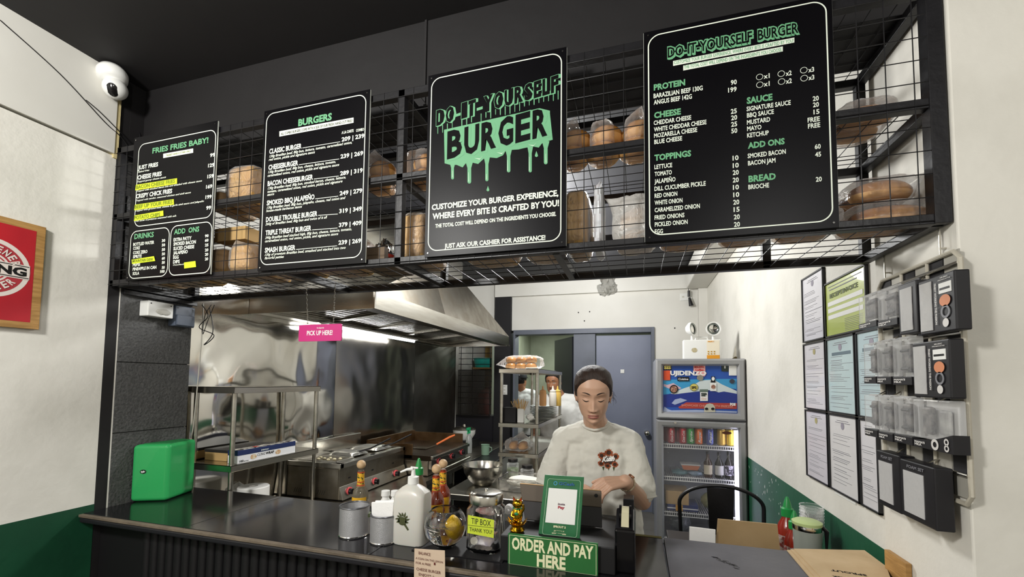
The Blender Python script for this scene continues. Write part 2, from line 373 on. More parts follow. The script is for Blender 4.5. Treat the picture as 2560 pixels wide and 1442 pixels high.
def wires(n, O, A, Bv, la, lb, oa=0, ob=0):
    O, A, Bv = Vector(O), Vector(A), Vector(Bv); mb = MB(); k = oa
    while k <= la+1e-6: mb.tube([O+A*k, O+A*k+Bv*lb], WR, 5, False); k += G
    k = ob
    nn = A.cross(Bv).normalized()*WR*1.6
    while k <= lb+1e-6: mb.tube([O+Bv*k+nn, O+Bv*k+A*la+nn], WR, 5, False); k += G
    return stuff(mb.build(n, WM, cage, smooth=True, merge=False))
x_ref = at(1509, 200, Y=0).x; oa = (x_ref-CX0) % G
z_ref = at(609.3, 290+600/9.01, Y=0).z; ob = (z_ref-CZ0) % G
wires('wire_mesh', (CX0, -.0005, CZ0), (1, 0, 0), (0, 0, 1), CX1-CX0, CZ1-CZ0, oa, ob)
wires('wire_mesh', (CX0, .0, CZ0+.004), (1, 0, 0), (0, 1, 0), CX1-CX0, CY1, oa, .04)
wires('wire_mesh', (CX0, .0, zs+h), (1, 0, 0), (0, 1, 0), CX1-CX0, CY1, oa, .04)
wires('wire_mesh', (CX0, .0, CZ1-.003), (1, 0, 0), (0, 1, 0), CX1-CX0, CY1, oa, .04)
wires('wire_mesh', (CX0+.002, 0, CZ0), (0, 1, 0), (0, 0, 1), CY1, CZ1-CZ0, .04, ob)
# inner back rails seen through the mesh
rail('brace', (2.0, CY1-h, 2.33), (CX1-h, CY1-h, 2.33)); rail('brace', (2.0, CY1-h, 2.03), (CX1-h, CY1-h, 2.03)); rail('brace', (CX0, CY1-h, 2.03), (1.26, CY1-h, 2.03)); rail('brace', (1.28, CY1-h, 2.03), (2.0, CY1-h, 2.03))
rail('post', (2.45, CY1-h, CZ0), (2.45, CY1-h, CZ1))

# ------------------------------------------------------------ menu boards
BW, BH = .4603, .61
BF = mat('printed black board', '#060508', .36, bump=.02, bs=4, c2='#09080b', cs=3)
BF.node_tree.nodes['Principled BSDF'].inputs['Specular IOR Level'].default_value = .16
BE = mat('white foam edge', '#dfe3da', .6)
Bp = [(0, 2.506), (.6906, 2.503), (1.3739, 2.506), (2.0556, 2.499)]
labels = ['leftmost menu board, fries drinks and add ons with yellow highlight strips', 'second menu board from left, white list of burgers with two prices each',
          'middle poster with large dripping green burger title', 'rightmost menu board, ingredient price list in two columns']
boards = []
F0 = -.0135
for (x, z), lb in zip(Bp, labels):
    t = thing('menu_board', lb, 'menu board', (x+BW/2, -.008, z-BH), group=None)
    mb = MB(); mb.box((x, -.0125, z-BH), (x+BW, -.0068, z)); mb.mats(1); mb.box((x+.0008, -.0112, z-BH+.0008), (x+BW+.0006, -.007, z-.0008))
    mb.box((x-.0006, -.0112, z-BH+.0008), (x+.0008, -.007, z-.0008))
    mb.build('board', [BF, BE], t)
    tm = MB()
    for sx in (.012, BW-.012):
        for sz in (.012, BH-.012): tm.cyl((x+sx, -.0145, z-sz), (x+sx, -.012, z-sz), .0025, .0025, 8)
    tm.build('screw', CHROME, t)
    boards.append(t)
def border(mb, x0, z0, x1, z1, r, lw=.0032):
    # coordinates are from the board's own lower-left corner
    ring(mb, rrect(x0, z0, x1, z1, r, 8), rrect(x0+lw, z0+lw, x1-lw, z1-lw, r-lw, 8), lambda a, b, t: (a, F0+.0002, b), 0)
def quadpx(mb, pts, d=.0004):
    vs = [];
    for x, y in pts: p = at(x, y, Y=F0); vs.append((p.x, F0-d+.0005, p.z))
    mb.add(vs, [tuple(range(len(vs)))])
def lines(part, off, sc, L, bold=.012, shear=0, yoff=.0):
    if bold: bold = bold*1.1+.010
    for it in L:
        s, x0, y0, x1, y1, ch = it
        a = at(off[0]+x0/sc, off[1]+y0/sc, Y=F0); b = at(off[0]+x1/sc, off[1]+y1/sc, Y=F0)
        c = at(off[0]+x0/sc, off[1]+(y0-ch)/sc, Y=F0)
        text(part, s, (a.x, F0-yoff, (a.z+b.z)/2), b.x-a.x, c.z-a.z, bold=bold, shear=shear)
# --- board 4
t = boards[3]; x, z = Bp[3]; z0 = z-BH
mb = MB(); border(mb, x+.011, z0+.016, x+BW-.012, z0+BH-.013, .034); mb_white = mb
o4, s4 = (1400, 0), 2.2528
def zq(mb, off, sc, pts, d=.0003): quadpx(mb, [(off[0]+a/sc, off[1]+b/sc) for a, b in pts], d)
zq(mb, o4, s4, [(637, 371), (637, 343), (1320, 211), (1320, 239)]); zq(mb, o4, s4, [(694, 397), (694, 369), (1255, 261), (1255, 289)])
for cx, cy in ((1124, 433), (1246, 415), (1373, 395), (1125, 477), (1248, 459), (1375, 440)):
    c = at(1400+cx/s4, cy/s4, Y=F0); n = 28
    ring(mb, [(c.x+.0083*math.cos(2*PI*i/n), c.z+.0083*math.sin(2*PI*i/n)) for i in range(n)], [(c.x+.0071*math.cos(2*PI*i/n), c.z+.0071*math.sin(2*PI*i/n)) for i in range(n)], lambda a, b, t: (a, F0, b), 0)
mb.build('print_lines', INK_W, t, merge=False)
W4 = textpart('lettering', INK_W, t); G4 = textpart('heading', INK_G, t); K4 = textpart('small_print', INK_G, t); KK4 = textpart('title_letter', INK_K, t)
lines(G4, o4, s4, [('PROTEIN', 528, 507, 705, 480, 32), ('CHEESE', 530, 663, 681, 645, 32), ('TOPPINGS', 532, 903, 739, 880, 32), ('SAUCE', 1052, 583, 1197, 563, 34), ('ADD ONS', 1058, 838, 1266, 808, 32), ('BREAD', 1062, 1026, 1216, 1007, 34)], .03)
T = [('BARAZILIAN BEEF 130G', 527, 550, 804, 510, 25), ('ANGUS BEEF 142G', 528, 587, 743, 557, 25), ('CHEDDAR CHEESE', 528, 702, 739, 675, 24), ('WHITE CHEDDAR CHEESE', 529, 740, 825, 700, 24), ('MOZARELLA CHEESE', 530, 774, 773, 744, 24), ('BLUE CHEESE', 531, 810, 688, 791, 24),
     ('LETTUCE', 532, 952, 632, 941, 24), ('TOMATO', 533, 992, 630, 981, 24), ('JALAPEÑO', 532, 1033, 651, 1021, 24), ('DILL CUCUMBER PICKLE', 532, 1076, 821, 1043, 24), ('RED ONION', 533, 1115, 661, 1101, 24), ('WHITE ONION', 533, 1154, 690, 1139, 24), ('CARAMELIZED ONION', 533, 1196, 788, 1170, 24), ('FRIED ONIONS', 533, 1238, 701, 1221, 24), ('PICKLED ONION', 534, 1277, 719, 1259, 24), ('EGG', 534, 1316, 580, 1312, 24),
     ('SIGNATURE SAUCE', 1051, 625, 1300, 590, 25), ('BBQ SAUCE', 1053, 661, 1205, 641, 25), ('MUSTARD', 1053, 701, 1184, 684, 25), ('MAYO', 1054, 737, 1135, 727, 25), ('KETCHUP', 1054, 775, 1176, 759, 25), ('SMOKED BACON', 1057, 890, 1272, 865, 25), ('BACON JAM', 1059, 932, 1214, 913, 25), ('BRIOCHE', 1061, 1066, 1178, 1054, 25), ('FREE', 1395, 690, 1464, 680, 26), ('FREE', 1397, 724, 1466, 714, 26), ('199', 947, 520, 995, 514, 26)]
for s, xx, yy in (('90', 962, 477), ('25', 962, 640), ('20', 964, 676), ('25', 964, 713), ('50', 965, 750), ('10', 972, 903), ('10', 973, 945), ('20', 973, 985), ('20', 973, 1027), ('10', 974, 1068), ('10', 976, 1110), ('20', 976, 1152), ('15', 978, 1193), ('20', 979, 1235), ('20', 980, 1277),
                  ('20', 1424, 568), ('20', 1425, 603), ('15', 1428, 643), ('60', 1435, 839), ('45', 1437, 883), ('20', 1441, 1023), ('x1', 1147, 442), ('x2', 1271, 426), ('x3', 1398, 406), ('x1', 1147, 486), ('x2', 1272, 470), ('x3', 1399, 450)):
    T.append((s, xx, yy, xx+34, yy-3, 26))
lines(W4, o4, s4, T, .012)
lines(K4, o4, s4, [('CUSTOMIZE YOUR BURGER EXPERIENCE, WHERE EVERY BITE IS CRAFTED BY YOU!', 642, 366, 1315, 234, 19), ('THE TOTAL COST WILL DEPEND ON THE INGREDIENTS YOU CHOOSE.', 699, 392, 1250, 284, 19)], .0, yoff=.0005)
lines(G4, o4, s4, [('DO-IT-YOURSELF', 610, 332, 1092, 238, 62), ('BURGER', 1118, 232, 1352, 188, 62)], .06)
lines(G4, o4, s4, [('DO-IT-YOURSELF', 604, 330, 1086, 236, 62), ('BURGER', 1112, 230, 1346, 186, 62)], .06, yoff=.0001)
lines(KK4, o4, s4, [('DO-IT-YOURSELF', 607, 325, 1082, 233, 56), ('BURGER', 1115, 226, 1342, 184, 56)], .005, yoff=.0006)
# --- board 2
t = boards[1]; x, z = Bp[1]; z0 = z-BH
mb = MB(); border(mb, x+.011, z0+.02, x+BW-.014, z0+BH-.013, .034)
o2_, s2 = (620, 220), 2.885
zq(mb, o2_, s2, [(226, 350), (226, 312), (761, 212), (761, 250)])
T = []; I = []
for nm, xx, yy, x1, y1, pr, py_, ds in (
    ('CLASSIC BURGER', 153, 474, 386, 435, '209 | 239', 381, [('130g Brazilian beef, 80g bun, lettuce, tomato, caramelized onion,', 154, 500, 750, 402), ('red onion, pickle and signature sauce', 150, 525, 482, 470)]),
    ('CHEESEBURGER', 147, 590, 361, 556, '239 | 269', 505, [('130g Brazilian beef, 80g bun, cheese, lettuce, tomato,', 145, 616, 632, 538), ('caramelized onion, red onion, pickle and signature sauce', 141, 641, 657, 560)]),
    ('BACON CHEESEBURGER', 141, 706, 468, 659, '289 | 319', 628, [('130g Brazilian beef, 80g bun, smoked bacon, cheese, lettuce,', 142, 732, 705, 651), ('tomato, caramelized onion, red onion, pickle and signature', 140, 758, 681, 678), ('sauce', 138, 778, 188, 771)]),
    ('SMOKED BBQ JALAPEÑO', 135, 845, 479, 802, '249 | 279', 773, [('130g Brazilian beef, 80g bun, jalapeño, cheese, red onion and', 135, 871, 703, 800), ('house-made barbecue sauce', 131, 895, 388, 862)]),
    ('DOUBLE TROUBLE BURGER', 129, 967, 500, 921, '319 | 349', 902, [('260g of Brazilian beef, 80g bun and twice of it all', 125, 990, 571, 940)]),
    ('TRIPLE THREAT BURGER', 126, 1062, 456, 1026, '379 | 409', 1003, [('390g Brazilian beef stacked high, 80g bun, cheese, lettuce, tomato,', 123, 1087, 747, 1027), ('caramelized onion, red onion, pickle, and signature sauce', 122, 1112, 650, 1060)]),
    ('SMASH BURGER', 121, 1186, 341, 1167, '239 | 269', 1131, [('130g of premium Brazilian beef, smashed and stacked into two', 121, 1210, 704, 1160), ('flavorful patties', 120, 1235, 259, 1224)])):
    T.append((nm, xx, yy, x1, y1, 34))
    px = {'209 | 239': 675}.get(pr, 667 - max(0, (py_-505))*.024)
    T.append((pr, px, py_, px+163, py_-19, 29))
    zq(mb, o2_, s2, [(x1+6, y1-1), (x1+6, y1-5), (px-10, py_+4), (px-10, py_+8)])
    for d in ds: I.append((*d, 18))
mb.build('print_lines', INK_W, t, merge=False)
W2 = textpart('lettering', INK_W, t); G2 = textpart('heading', INK_G, t); I2 = textpart('small_print', INK_W, t); K2 = textpart('strip_print', INK_K, t)
lines(W2, o2_, s2, T+[('A LA CARTE', 675, 330, 761, 318, 19), ('COMBO', 779, 315, 836, 307, 19)], .02)
lines(I2, o2_, s2, I, .004, .3)
lines(G2, o2_, s2, [('BURGERS', 362, 270, 604, 231, 46)], .03)
lines(K2, o2_, s2, [('ALL COMBO BURGERS COME WITH A SIDE OF OUR FRESH, HAND-CUT FRIES!', 238, 338, 752, 246, 18)], 0, yoff=.0005)
# --- board 1
t = boards[0]; x, z = Bp[0]; z0 = z-BH
o1, s1 = (240, 300), 3.134
def zb(p): q = at(o1[0]+p[0]/s1, o1[1]+p[1]/s1, Y=F0); return q.x, q.z
mb = MB()
def zborder(tl, br, r): (a, b), (c, d) = zb(tl), zb(br); border(mb, a, d, c, b, r, .0034)
zborder((336, 192), (908, 762), .034); zborder((274, 873), (558, 1222), .034); zborder((588, 830), (892, 1196), .034)
zq(mb, o1, s1, [(526, 298), (526, 264), (761, 222), (761, 256)])
mb.build('print_lines', INK_W, t, merge=False)
HL = mat('yellow highlight tape', '#cfe02a', .6)
for q in ([(308, 552), (314, 508), (636, 456), (636, 499)], [(300, 708), (306, 664), (610, 620), (612, 662)], [(298, 792), (302, 748), (528, 709), (530, 750)], [(283, 1128), (280, 1094), (455, 1066), (465, 1104)], [(692, 1163), (690, 1116), (780, 1104), (785, 1151)]): mb = MB(); zq(mb, o1, s1, q, .001); mb.build('highlight_tape', HL, t)

W1 = textpart('lettering', INK_W, t); G1 = textpart('heading', INK_G, t); I1 = textpart('small_print', INK_W, t); K1 = textpart('strip_print', mat('olive print', '#7d8a1c', .6), t)
T = [('JUST FRIES', 330, 388, 486, 362, 30), ('CHEESE FRIES', 325, 466, 514, 436, 32), ('CRISPY CHICK FRIES', 313, 613, 596, 572, 32)]
for s, xx, yy in (('99', 893, 290), ('129', 878, 370), ('159', 872, 456), ('169', 862, 537), ('199', 857, 618), ('99', 863, 703)): T.append((s, xx, yy, xx+(38 if len(s) == 2 else 48), yy-6, 27))
for s, x1_, yy in (('BOTTLED WATER', 455, 983), ('COKE', 343, 1016), ('COKE ZERO', 402, 1050), ('SPRITE', 357, 1082), ('PEPSI', 344, 1146), ('PINEAPPLE IN CAN', 472, 1178), ('SOLA', 338, 1214)): T.append((s, 291-(yy-983)*.02, yy, x1_, yy-(x1_-290)*.07, 23))
for s, yy in (('30', 955), ('50', 990), ('50', 1026), ('50', 1060), ('60', 1094), ('50', 1127), ('50', 1166), ('100', 1197)): T.append((s, (515 if len(s) == 2 else 502), yy, 542-(yy-955)*.02, yy-2, 21))
for s, x1_, yy in (('EXTRA PATTY', 748, 948), ('SMOKED BACON', 782, 981), ('SLICED CHEESE', 769, 1017), ('JALAPEÑO', 718, 1052), ('EGG', 647, 1088), ('DIPS', 655, 1123)): T.append((s, 607-(yy-948)*.02, yy, x1_, yy-(x1_-607)*.07, 25))
for s, yy in (('90', 918), ('60', 953), ('25', 990), ('20', 1029), ('20', 1063), ('20', 1099)): T.append((s, 853, yy, 882-(yy-918)*.02, yy-2, 21))
lines(W1, o1, s1, T, .022)
lines(I1, o1, s1, [('Salted fries', 330, 412, 418, 398, 13), ('Topped gooey cheese sauce', 324, 490, 548, 452, 13), ('Topped with smoked bacon bits and drizzled with cheese sauce', 320, 562, 830, 482, 13), ('Topped with tender, seasoned chicken and aioli sauce', 313, 640, 743, 570, 13), ('Topped with ground beef, cheese & garlic aioli sauce and jalapeño', 308, 720, 846, 637, 13), ('Thin slices of potatoes seasoned with salt.', 304, 801, 630, 752, 13), ('Cheese/Ranch', 603, 1142, 688, 1132, 10)], .006, .3)
lines(G1, o1, s1, [('FRIES FRIES BABY!', 441, 262, 880, 176, 40), ('DRINKS', 300, 932, 452, 914, 38), ('ADD  ONS', 611, 894, 808, 873, 38)], .02)
lines(K1, o1, s1, [('BACON CHEESE FRIES', 316, 540, 620, 492, 27), ('BEEF UP YOUR FRIES', 306, 697, 600, 652, 27), ('POTATO CHIPS', 302, 783, 504, 750, 27), ('MOUNTAIN DEW', 287, 1120, 448, 1096, 20)], .015, yoff=.0012)
lines(K1, o1, s1, [('THE BEST HAND-CUT FRIES ONLY', 548, 286, 742, 248, 14)], 0, yoff=.0005)
# --- board 3
t = boards[2]; x, z = Bp[2]; z0 = z-BH
mb = MB(); border(mb, x+.011, z0+.017, x+BW-.014, z0+BH-.013, .034)
mb.build('print_lines', INK_W, t, merge=False)
o3_, s3 = (1040, 120), 2.575
W3 = textpart('lettering', INK_W, t); G3 = textpart('green_title', INK_G, t, True); K3 = textpart('title_letter', INK_K, t)
lines(W3, o3_, s3, [('CUSTOMIZE YOUR BURGER EXPERIENCE,', 101, 1041, 917, 952, 34), ('WHERE EVERY BITE IS CRAFTED BY YOU!', 106, 1103, 921, 1015, 36), ('THE TOTAL COST WILL DEPEND ON THE INGREDIENTS YOU CHOOSE.', 124, 1158, 902, 1078, 23), ('JUST ASK OUR CASHIER FOR ASSISTANCE!', 183, 1290, 833, 1232, 28)], .025)
# letters stand on rising lines: each letter placed on its own
def slanted(word, x0, y0, x1, y1, h0, h1, widths=None):
    n = len(word); W = widths or [1]*n; tot = sum(W); acc = 0
    for ch, wd in zip(word, W):
        u0, u1 = acc/tot, (acc+wd)/tot; acc += wd
        if ch == ' ': continue
        g_ = .06*(u1-u0)
        xa = x0+(x1-x0)*(u0+g_); xb = x0+(x1-x0)*(u1-g_); ya = y0+(y1-y0)*u0; yb = y0+(y1-y0)*u1; hh = h0+(h1-h0)*u0
        a = at(o3_[0]+xa/s3, o3_[1]+ya/s3, Y=F0); b = at(o3_[0]+xb/s3, o3_[1]+yb/s3, Y=F0); c = at(o3_[0]+xa/s3, o3_[1]+(ya-hh)/s3, Y=F0)
        Rv = (b-a).normalized(); cap = c.z-a.z; wdt = (b-a).length
        if ch == '-':
            for k in (G3,): text(k, ch, (a.x, F0, a.z), wdt, cap, R=Rv, bold=.02)
            continue
        ex = cap*.055
        for q in range(4):
            text(G3, ch, (a.x-ex*.5+q*ex*.8, F0-.00004*q, a.z-ex*.5-q*ex*.22), wdt+ex, cap+ex*1.6, R=Rv, bold=.03)
        text(K3, ch, (a.x+ex*.1, F0-.0006, a.z+ex*.3), wdt-ex*.1, cap, R=Rv, bold=.04)
slanted('DO-IT-YOURSELF', 126, 500, 920, 275, 92, 100, [1.05, 1.05, .7, .75, .95, .75, 1.15, 1.15, 1.1, 1.1, 1.05, .95, .95, .95])
slanted('BURGER', 192, 712, 852, 556, 165, 170)
mb = MB()
edge = [(184, 742), (215, 750), (262, 752), (300, 768), (320, 742), (366, 738), (400, 746), (436, 712), (478, 704), (520, 708), (560, 690), (575, 664), (618, 655), (660, 652), (712, 640), (758, 634), (790, 640), (812, 612), (858, 596), (880, 590)]
topl = lambda u: (180+(862-180)*u, 526+(372-526)*u) if u < .93 else (862, 380+(u-.93)*600)
for i in range(len(edge)-1):
    u0, u1 = (edge[i][0]-184)/696, (edge[i+1][0]-184)/696
    zq(mb, o3_, s3, [topl(u0), edge[i], edge[i+1], topl(u1)], .00022)
for cx, yt, yb, r in [(235, 740, 845, 9), (343, 730, 872, 12), (456, 700, 857, 10), (596, 650, 800, 11), (735, 625, 800, 10), (835, 600, 748, 12)]:
    zq(mb, o3_, s3, [(cx-r*2, yt), (cx-r, yt+(yb-yt)*.3), (cx+r, yt+(yb-yt)*.3), (cx+r*2, yt)], .0003)
    zq(mb, o3_, s3, [(cx-r, yt+(yb-yt)*.3)] + [(cx-r*math.cos(k*PI/8), yb-r+r*math.sin(k*PI/8)) for k in range(9)] + [(cx+r, yt+(yb-yt)*.3)], .00025)
rnd = random.Random(3)
for i in range(26):
    u = i/25; xx = 140+775*u; yy = 520-230*u+6; r = rnd.uniform(3, 6); ln = rnd.uniform(10, 34)
    if .12 < u < .2 or .3 < u < .36: continue
    zq(mb, o3_, s3, [(xx-r*.6, yy-22), (xx-r*.5, yy+ln), (xx, yy+ln+5), (xx+r*.5, yy+ln), (xx+r*.6, yy-22)], .0003)
for cx, cy, r in ((463, 912, 11), (775, 690, 12)):
    zq(mb, o3_, s3, [(cx, cy-r*2.3), (cx-r*.75, cy-r*.2), (cx-r*.8, cy+r*.5), (cx, cy+r), (cx+r*.8, cy+r*.5), (cx+r*.75, cy-r*.2)], .0003)
mb.build('dripping_print', INK_G, t, merge=False)
mb = MB()
for cx, y0_, y1_ in ((237, 790, 835), (341, 800, 862), (455, 810, 848), (592, 720, 792), (731, 700, 792), (838, 680, 740)): zq(mb, o3_, s3, [(cx-3, y0_), (cx-1, y0_), (cx+1, y1_), (cx-3, y1_-4)], .0008)
for cx, cy in ((402, 708), (545, 672), (748, 622)): zq(mb, o3_, s3, [(cx-26, cy), (cx+10, cy+4), (cx+28, cy-14), (cx+8, cy+10)], .0008)
mb.build('drip_shine', mat('pale green print', '#c9dfc8', .6), t, merge=False)
# ------------------------------------------------------------ kitchen
ss = STEEL
# hood
hood = thing('extractor_hood', 'large stainless extractor hood with duct above the griddle', 'extractor hood', (.2, 2.0, 1.88))
hx, hy0, hy1, hz0, hz1 = .67, .75, 3.28, 1.882, 1.985
def shell(mb, a, b, t=.012):
    pass
mb = MB()
mb.box((XS+.004, hy0, hz0), (hx, hy0+.012, hz1)); mb.box((XS+.004, hy1-.012, hz0), (hx, hy1, hz1)); mb.box((hx-.012, hy0, hz0), (hx, hy1, hz1)); mb.box((XS+.004, hy0, hz0), (XS+.016, hy1, hz1))
mb.build('rim', STEEL, hood, bevel=.002)
ya, yb = at(1113, 782, X=hx).y, at(1190, 812, X=hx).y
zd = 2.62; xd = XS+.1
mb = MB()
mb.add([(XS+.01, hy0, hz1), (hx, hy0, hz1), (hx, hy1, hz1), (XS+.01, hy1, hz1), (XS+.01, ya, zd-.25), (hx-.12, ya, zd-.25), (hx-.12, yb, zd-.25), (XS+.01, yb, zd-.25), (hx, ya, hz1), (hx, yb, hz1)],
       [(0, 1, 8, 5, 4), (1, 8, 5), (8, 9, 6, 5), (9, 2, 6), (2, 3, 7, 6), (4, 5, 6, 7)])
mb.build('canopy', STEELD, hood, merge=False)
MB().box((XS+.02, ya+.01, zd-.26), (hx-.13, yb-.01, 2.80)).build('duct', STEEL, hood, bevel=.003)
MB().box((hx-.10, hy0+.02, hz0+.004), (hx-.012, hy1-.02, hz0+.02)).build('gutter', STEELD, hood, bevel=.002)
MB().box((XS+.016, hy0+.02, hz0+.004), (XS+.12, hy1-.02, hz0+.03)).build('back_channel', STEEL, hood, bevel=.002)
for i in range(5):
    y0 = hy0+.10+i*.47
    f = MB(); f.bar((XS+.14, y0, hz0+.03), (hx-.12, y0, hz0+.09), .02); f.bar((XS+.14, y0+.44, hz0+.03), (hx-.12, y0+.44, hz0+.09), .02); f.bar((XS+.14, y0, hz0+.03), (XS+.14, y0+.44, hz0+.03), .02); f.bar((hx-.12, y0, hz0+.09), (hx-.12, y0+.44, hz0+.09), .02)
    fo = f.build('filter_frame', STEEL, hood, bevel=.001)
    for j in range(9):
        MB().bar((XS+.15, y0+.03+j*.046, hz0+.034), (hx-.13, y0+.03+j*.046, hz0+.092), .022, .006).build('slat', STEEL, fo)
t = thing('tube_light', 'white strip light under the hood by the wall', 'light', (XS+.09, 1.9, hz0-.004))
MB().cyl((XS+.155, 1.25, hz0-.012), (XS+.155, 2.45, hz0-.012), .011, n=12).build('tube', mat('lit tube', '#ffffff', emit=13), t, smooth=True)
MB().box((XS+.125, 1.22, hz0-.002), (XS+.185, 2.48, hz0+.012)).build('fitting', PLAST_W, t)

def leg(par, x, y, z0, z1, r=.014, m=None): return MB().cyl((x, y, z0), (x, y, z1), r, n=14).build('leg', m or STEEL, par, smooth=True)
# back bench along the steel wall
t = thing('kitchen_bench', 'low steel bench under the fryer and griddle along the wall', 'bench', (.15, 2.0, 0))
MB().box((XS+.012, .42, .71), (.52, 3.78, .745)).build('top', STEELD, t, bevel=.003)
MB().box((XS+.012, .44, .2), (.50, 3.76, .22)).build('under_shelf', STEELD, t, bevel=.003)
for y in (.47, 1.6, 2.7, 3.7):
    for x in (XS+.04, .49): leg(t, x, y, 0, .71, .018)
# over-shelf on the left
def rack(name, lb, x0, x1, y0, y1, zs_, z0, th=.03, lr=.013):
    t = thing(name, lb, 'shelf', ((x0+x1)/2, (y0+y1)/2, z0))
    for z in zs_:
        mb = MB(); mb.box((x0, y0, z-.004), (x1, y1, z)); e = .003
        mb.box((x0, y0, z-th), (x1, y0+e, z)); mb.box((x0, y1-e, z-th), (x1, y1, z)); mb.box((x0, y0, z-th), (x0+e, y1, z)); mb.box((x1-e, y0, z-th), (x1, y1, z))
        mb.build('shelf_board', STEEL, t, bevel=.0012)
    for x in (x0+lr+.004, x1-lr-.004):
        for y in (y0+lr+.004, y1-lr-.004): leg(t, x, y, z0, max(zs_)-.004, lr)
    return t
XSH = .105
sh1 = rack('steel_shelf', 'stainless two-tier shelf on the left with cling wrap on its lower tier', XS+.02, XSH, .42, 1.022, (1.453, 1.064), .746, .032, .012)
# cling wrap box
pa, pb = at(592, 1158, X=XSH-.015), at(737, 1128, X=XSH-.015)
y0, y1 = pa.y, pb.y
cw = thing('cling_wrap_box', 'long white and navy carton of cling wrap on the steel shelf', 'box', (XSH-.045, (y0+y1)/2, 1.065))
MB().box((XSH-.075, y0, 1.065), (XSH-.013, y1, 1.129)).build('carton', mat('white carton', '#dfe0e2', .5), cw, bevel=.001)
MB().box((XSH-.0765, y0-.0005, 1.105), (XSH-.0115, y1+.0005, 1.131)).build('navy_lid', mat('navy print', '#1d2c58', .45), cw, bevel=.001)
MB().box((XSH-.07, y0+.004, 1.1312), (XSH-.016, y1-.004, 1.1318)).build('top_picture', mat('printed salad', '#cfcbbf', .5, c2='#2b2322', cs=40, lo=.48, hi=.52), cw)
MB().box((XSH-.055, y0+.12, 1.132), (XSH-.035, y0+.15, 1.1325)).build('red_mark', mat('red print', '#c5211f', .5), cw)
K = textpart('print', INK_K, cw); WK = textpart('print', INK_W, cw)
fx = XSH-.0125
def side(k, s, u, z, wid, cap, bold=.01, x=fx, **kw): text(k, s, (x, y0+u, z), wid, cap, R=(0, 1, 0), bold=bold, **kw)
side(K, 'CLING', .118, 1.086, .05, .013, .0); side(K, 'WRAP', .172, 1.086, .055, .013, .04); side(K, '100', .012, 1.070, .024, .011, .03); side(K, 'METERS', .038, 1.070, .028, .005)
side(WK, 'EVERYDAY', .14, 1.111, .05, .006, .03, x=fx+.0015)
for u in (.095, .255):
    mb = MB(); c = Vector((fx+.0003, y0+u, 1.087)); mb.add([c]+[c+Vector((0, .019*math.cos(a*PI/10), .013*math.sin(a*PI/10))) for a in range(20)], [(0, 1+i, 1+(i+1) % 20) for i in range(20)]); mb.build('picture', mat('food picture', '#b8793c', .5, c2='#d9d3b8', cs=60), cw, merge=False)
# carton seen behind the green box
t = thing('kitchen_box', 'dark topped small carton behind the bright green cube', 'box', (-.1, .62, 1.065))
MB().box((-.17, .50, 1.065), (-.02, .80, 1.107)).build('carton', CARD, t, bevel=.001); MB().box((-.172, .498, 1.107), (-.018, .802, 1.122)).build('lid', mat('dark lid', '#2a2827', .5), t, bevel=.001)
# paper roll
p = at(634, 1216, Z=.90)
t = thing('paper_roll', 'thick white paper roll standing behind the counter', 'paper roll', (p.x, p.y, .746))
MB().lathe([(.02, .746), (.075, .746), (.078, .75), (.078, .90), (.075, .904), (.022, .904), (.02, .90), (.02, .746)], (p.x, p.y, 0), 32).build('roll', mat('paper white', '#e9e7e2', .8, bump=.1, bs=60), t, smooth=True)
p2 = at(592, 1222, Z=.86)
t = thing('plastic_bag', 'crumpled clear plastic bag beside the white paper roll', 'bag', (p2.x, p2.y, .746))
def crumple(c, r, seed, amp=.35, n=26, m=16, fold=9):
    c = Vector(c); r = Vector(r) if not isinstance(r, (int, float)) else Vector((r, r, r))
    def f(u, v):
        d = Vector((math.sin(PI*v)*math.cos(2*PI*u), math.sin(PI*v)*math.sin(2*PI*u), -math.cos(PI*v)))
        k = 1+amp*(noise.noise(d*2.2+Vector((seed, 0, 0)))+.5*abs(noise.noise(d*fold*.6+Vector((0, seed, 0)))))
        return c+Vector((d.x*r.x, d.y*r.y, d.z*r.z))*k
    return MB().grid(f, n, m, cu=True)
crumple((p2.x, p2.y, .82), (.05, .05, .07), 3).build('bag', MILKY, t, smooth=True)
# fryer
FX, FY0, FY1, FZ = .258, 1.035, 1.80, .972
fr_ = thing('deep_fryer', 'stainless twin-tank fryer with three red-ringed black knobs', 'fryer', (.1, 1.3, .745))
mb = MB(); mb.box((-.14, FY0, .75), (FX, FY1, FZ-.03)); mb.build('body', STEELD, fr_, bevel=.003)
mb = MB()
for a, b in (((-.145, FY0-.004, FZ-.03), (FX+.008, FY0+.03, FZ)), ((-.145, FY1-.03, FZ-.03), (FX+.008, FY1+.004, FZ)), ((-.145, FY0, FZ-.03), (-.10, FY1, FZ)), ((FX-.04, FY0, FZ-.03), (FX+.008, FY1, FZ)), ((-.14, 1.39, FZ-.03), (FX, 1.44, FZ))): mb.box(a, b)
mb.build('top_rim', STEEL, fr_, bevel=.002)
for y0_, y1_ in ((FY0+.03, 1.39), (1.44, FY1-.03)): MB().box((-.10, y0_, FZ-.09), (FX-.04, y1_, FZ-.012)).build('oil_tank', mat('dark oil', '#4a4437', .12, 0), fr_)
MB().box((-.18, FY0, .75), (-.145, FY1, FZ+.09)).build('back_splash', STEEL, fr_, bevel=.003)
MB().add([(FX, FY0, .752), (FX+.03, FY0, .752), (FX+.004, FY0, .83), (FX, FY0, .83), (FX, FY1, .752), (FX+.03, FY1, .752), (FX+.004, FY1, .83), (FX, FY1, .83)], [(0, 1, 2, 3), (4, 7, 6, 5), (1, 5, 6, 2), (2, 6, 7, 3), (0, 4, 5, 1)]).build('control_panel', STEEL, fr_, bevel=.001)
RED = mat('red ring', '#e25a5f', .4); BKN = mat('black knob', '#141315', .35)
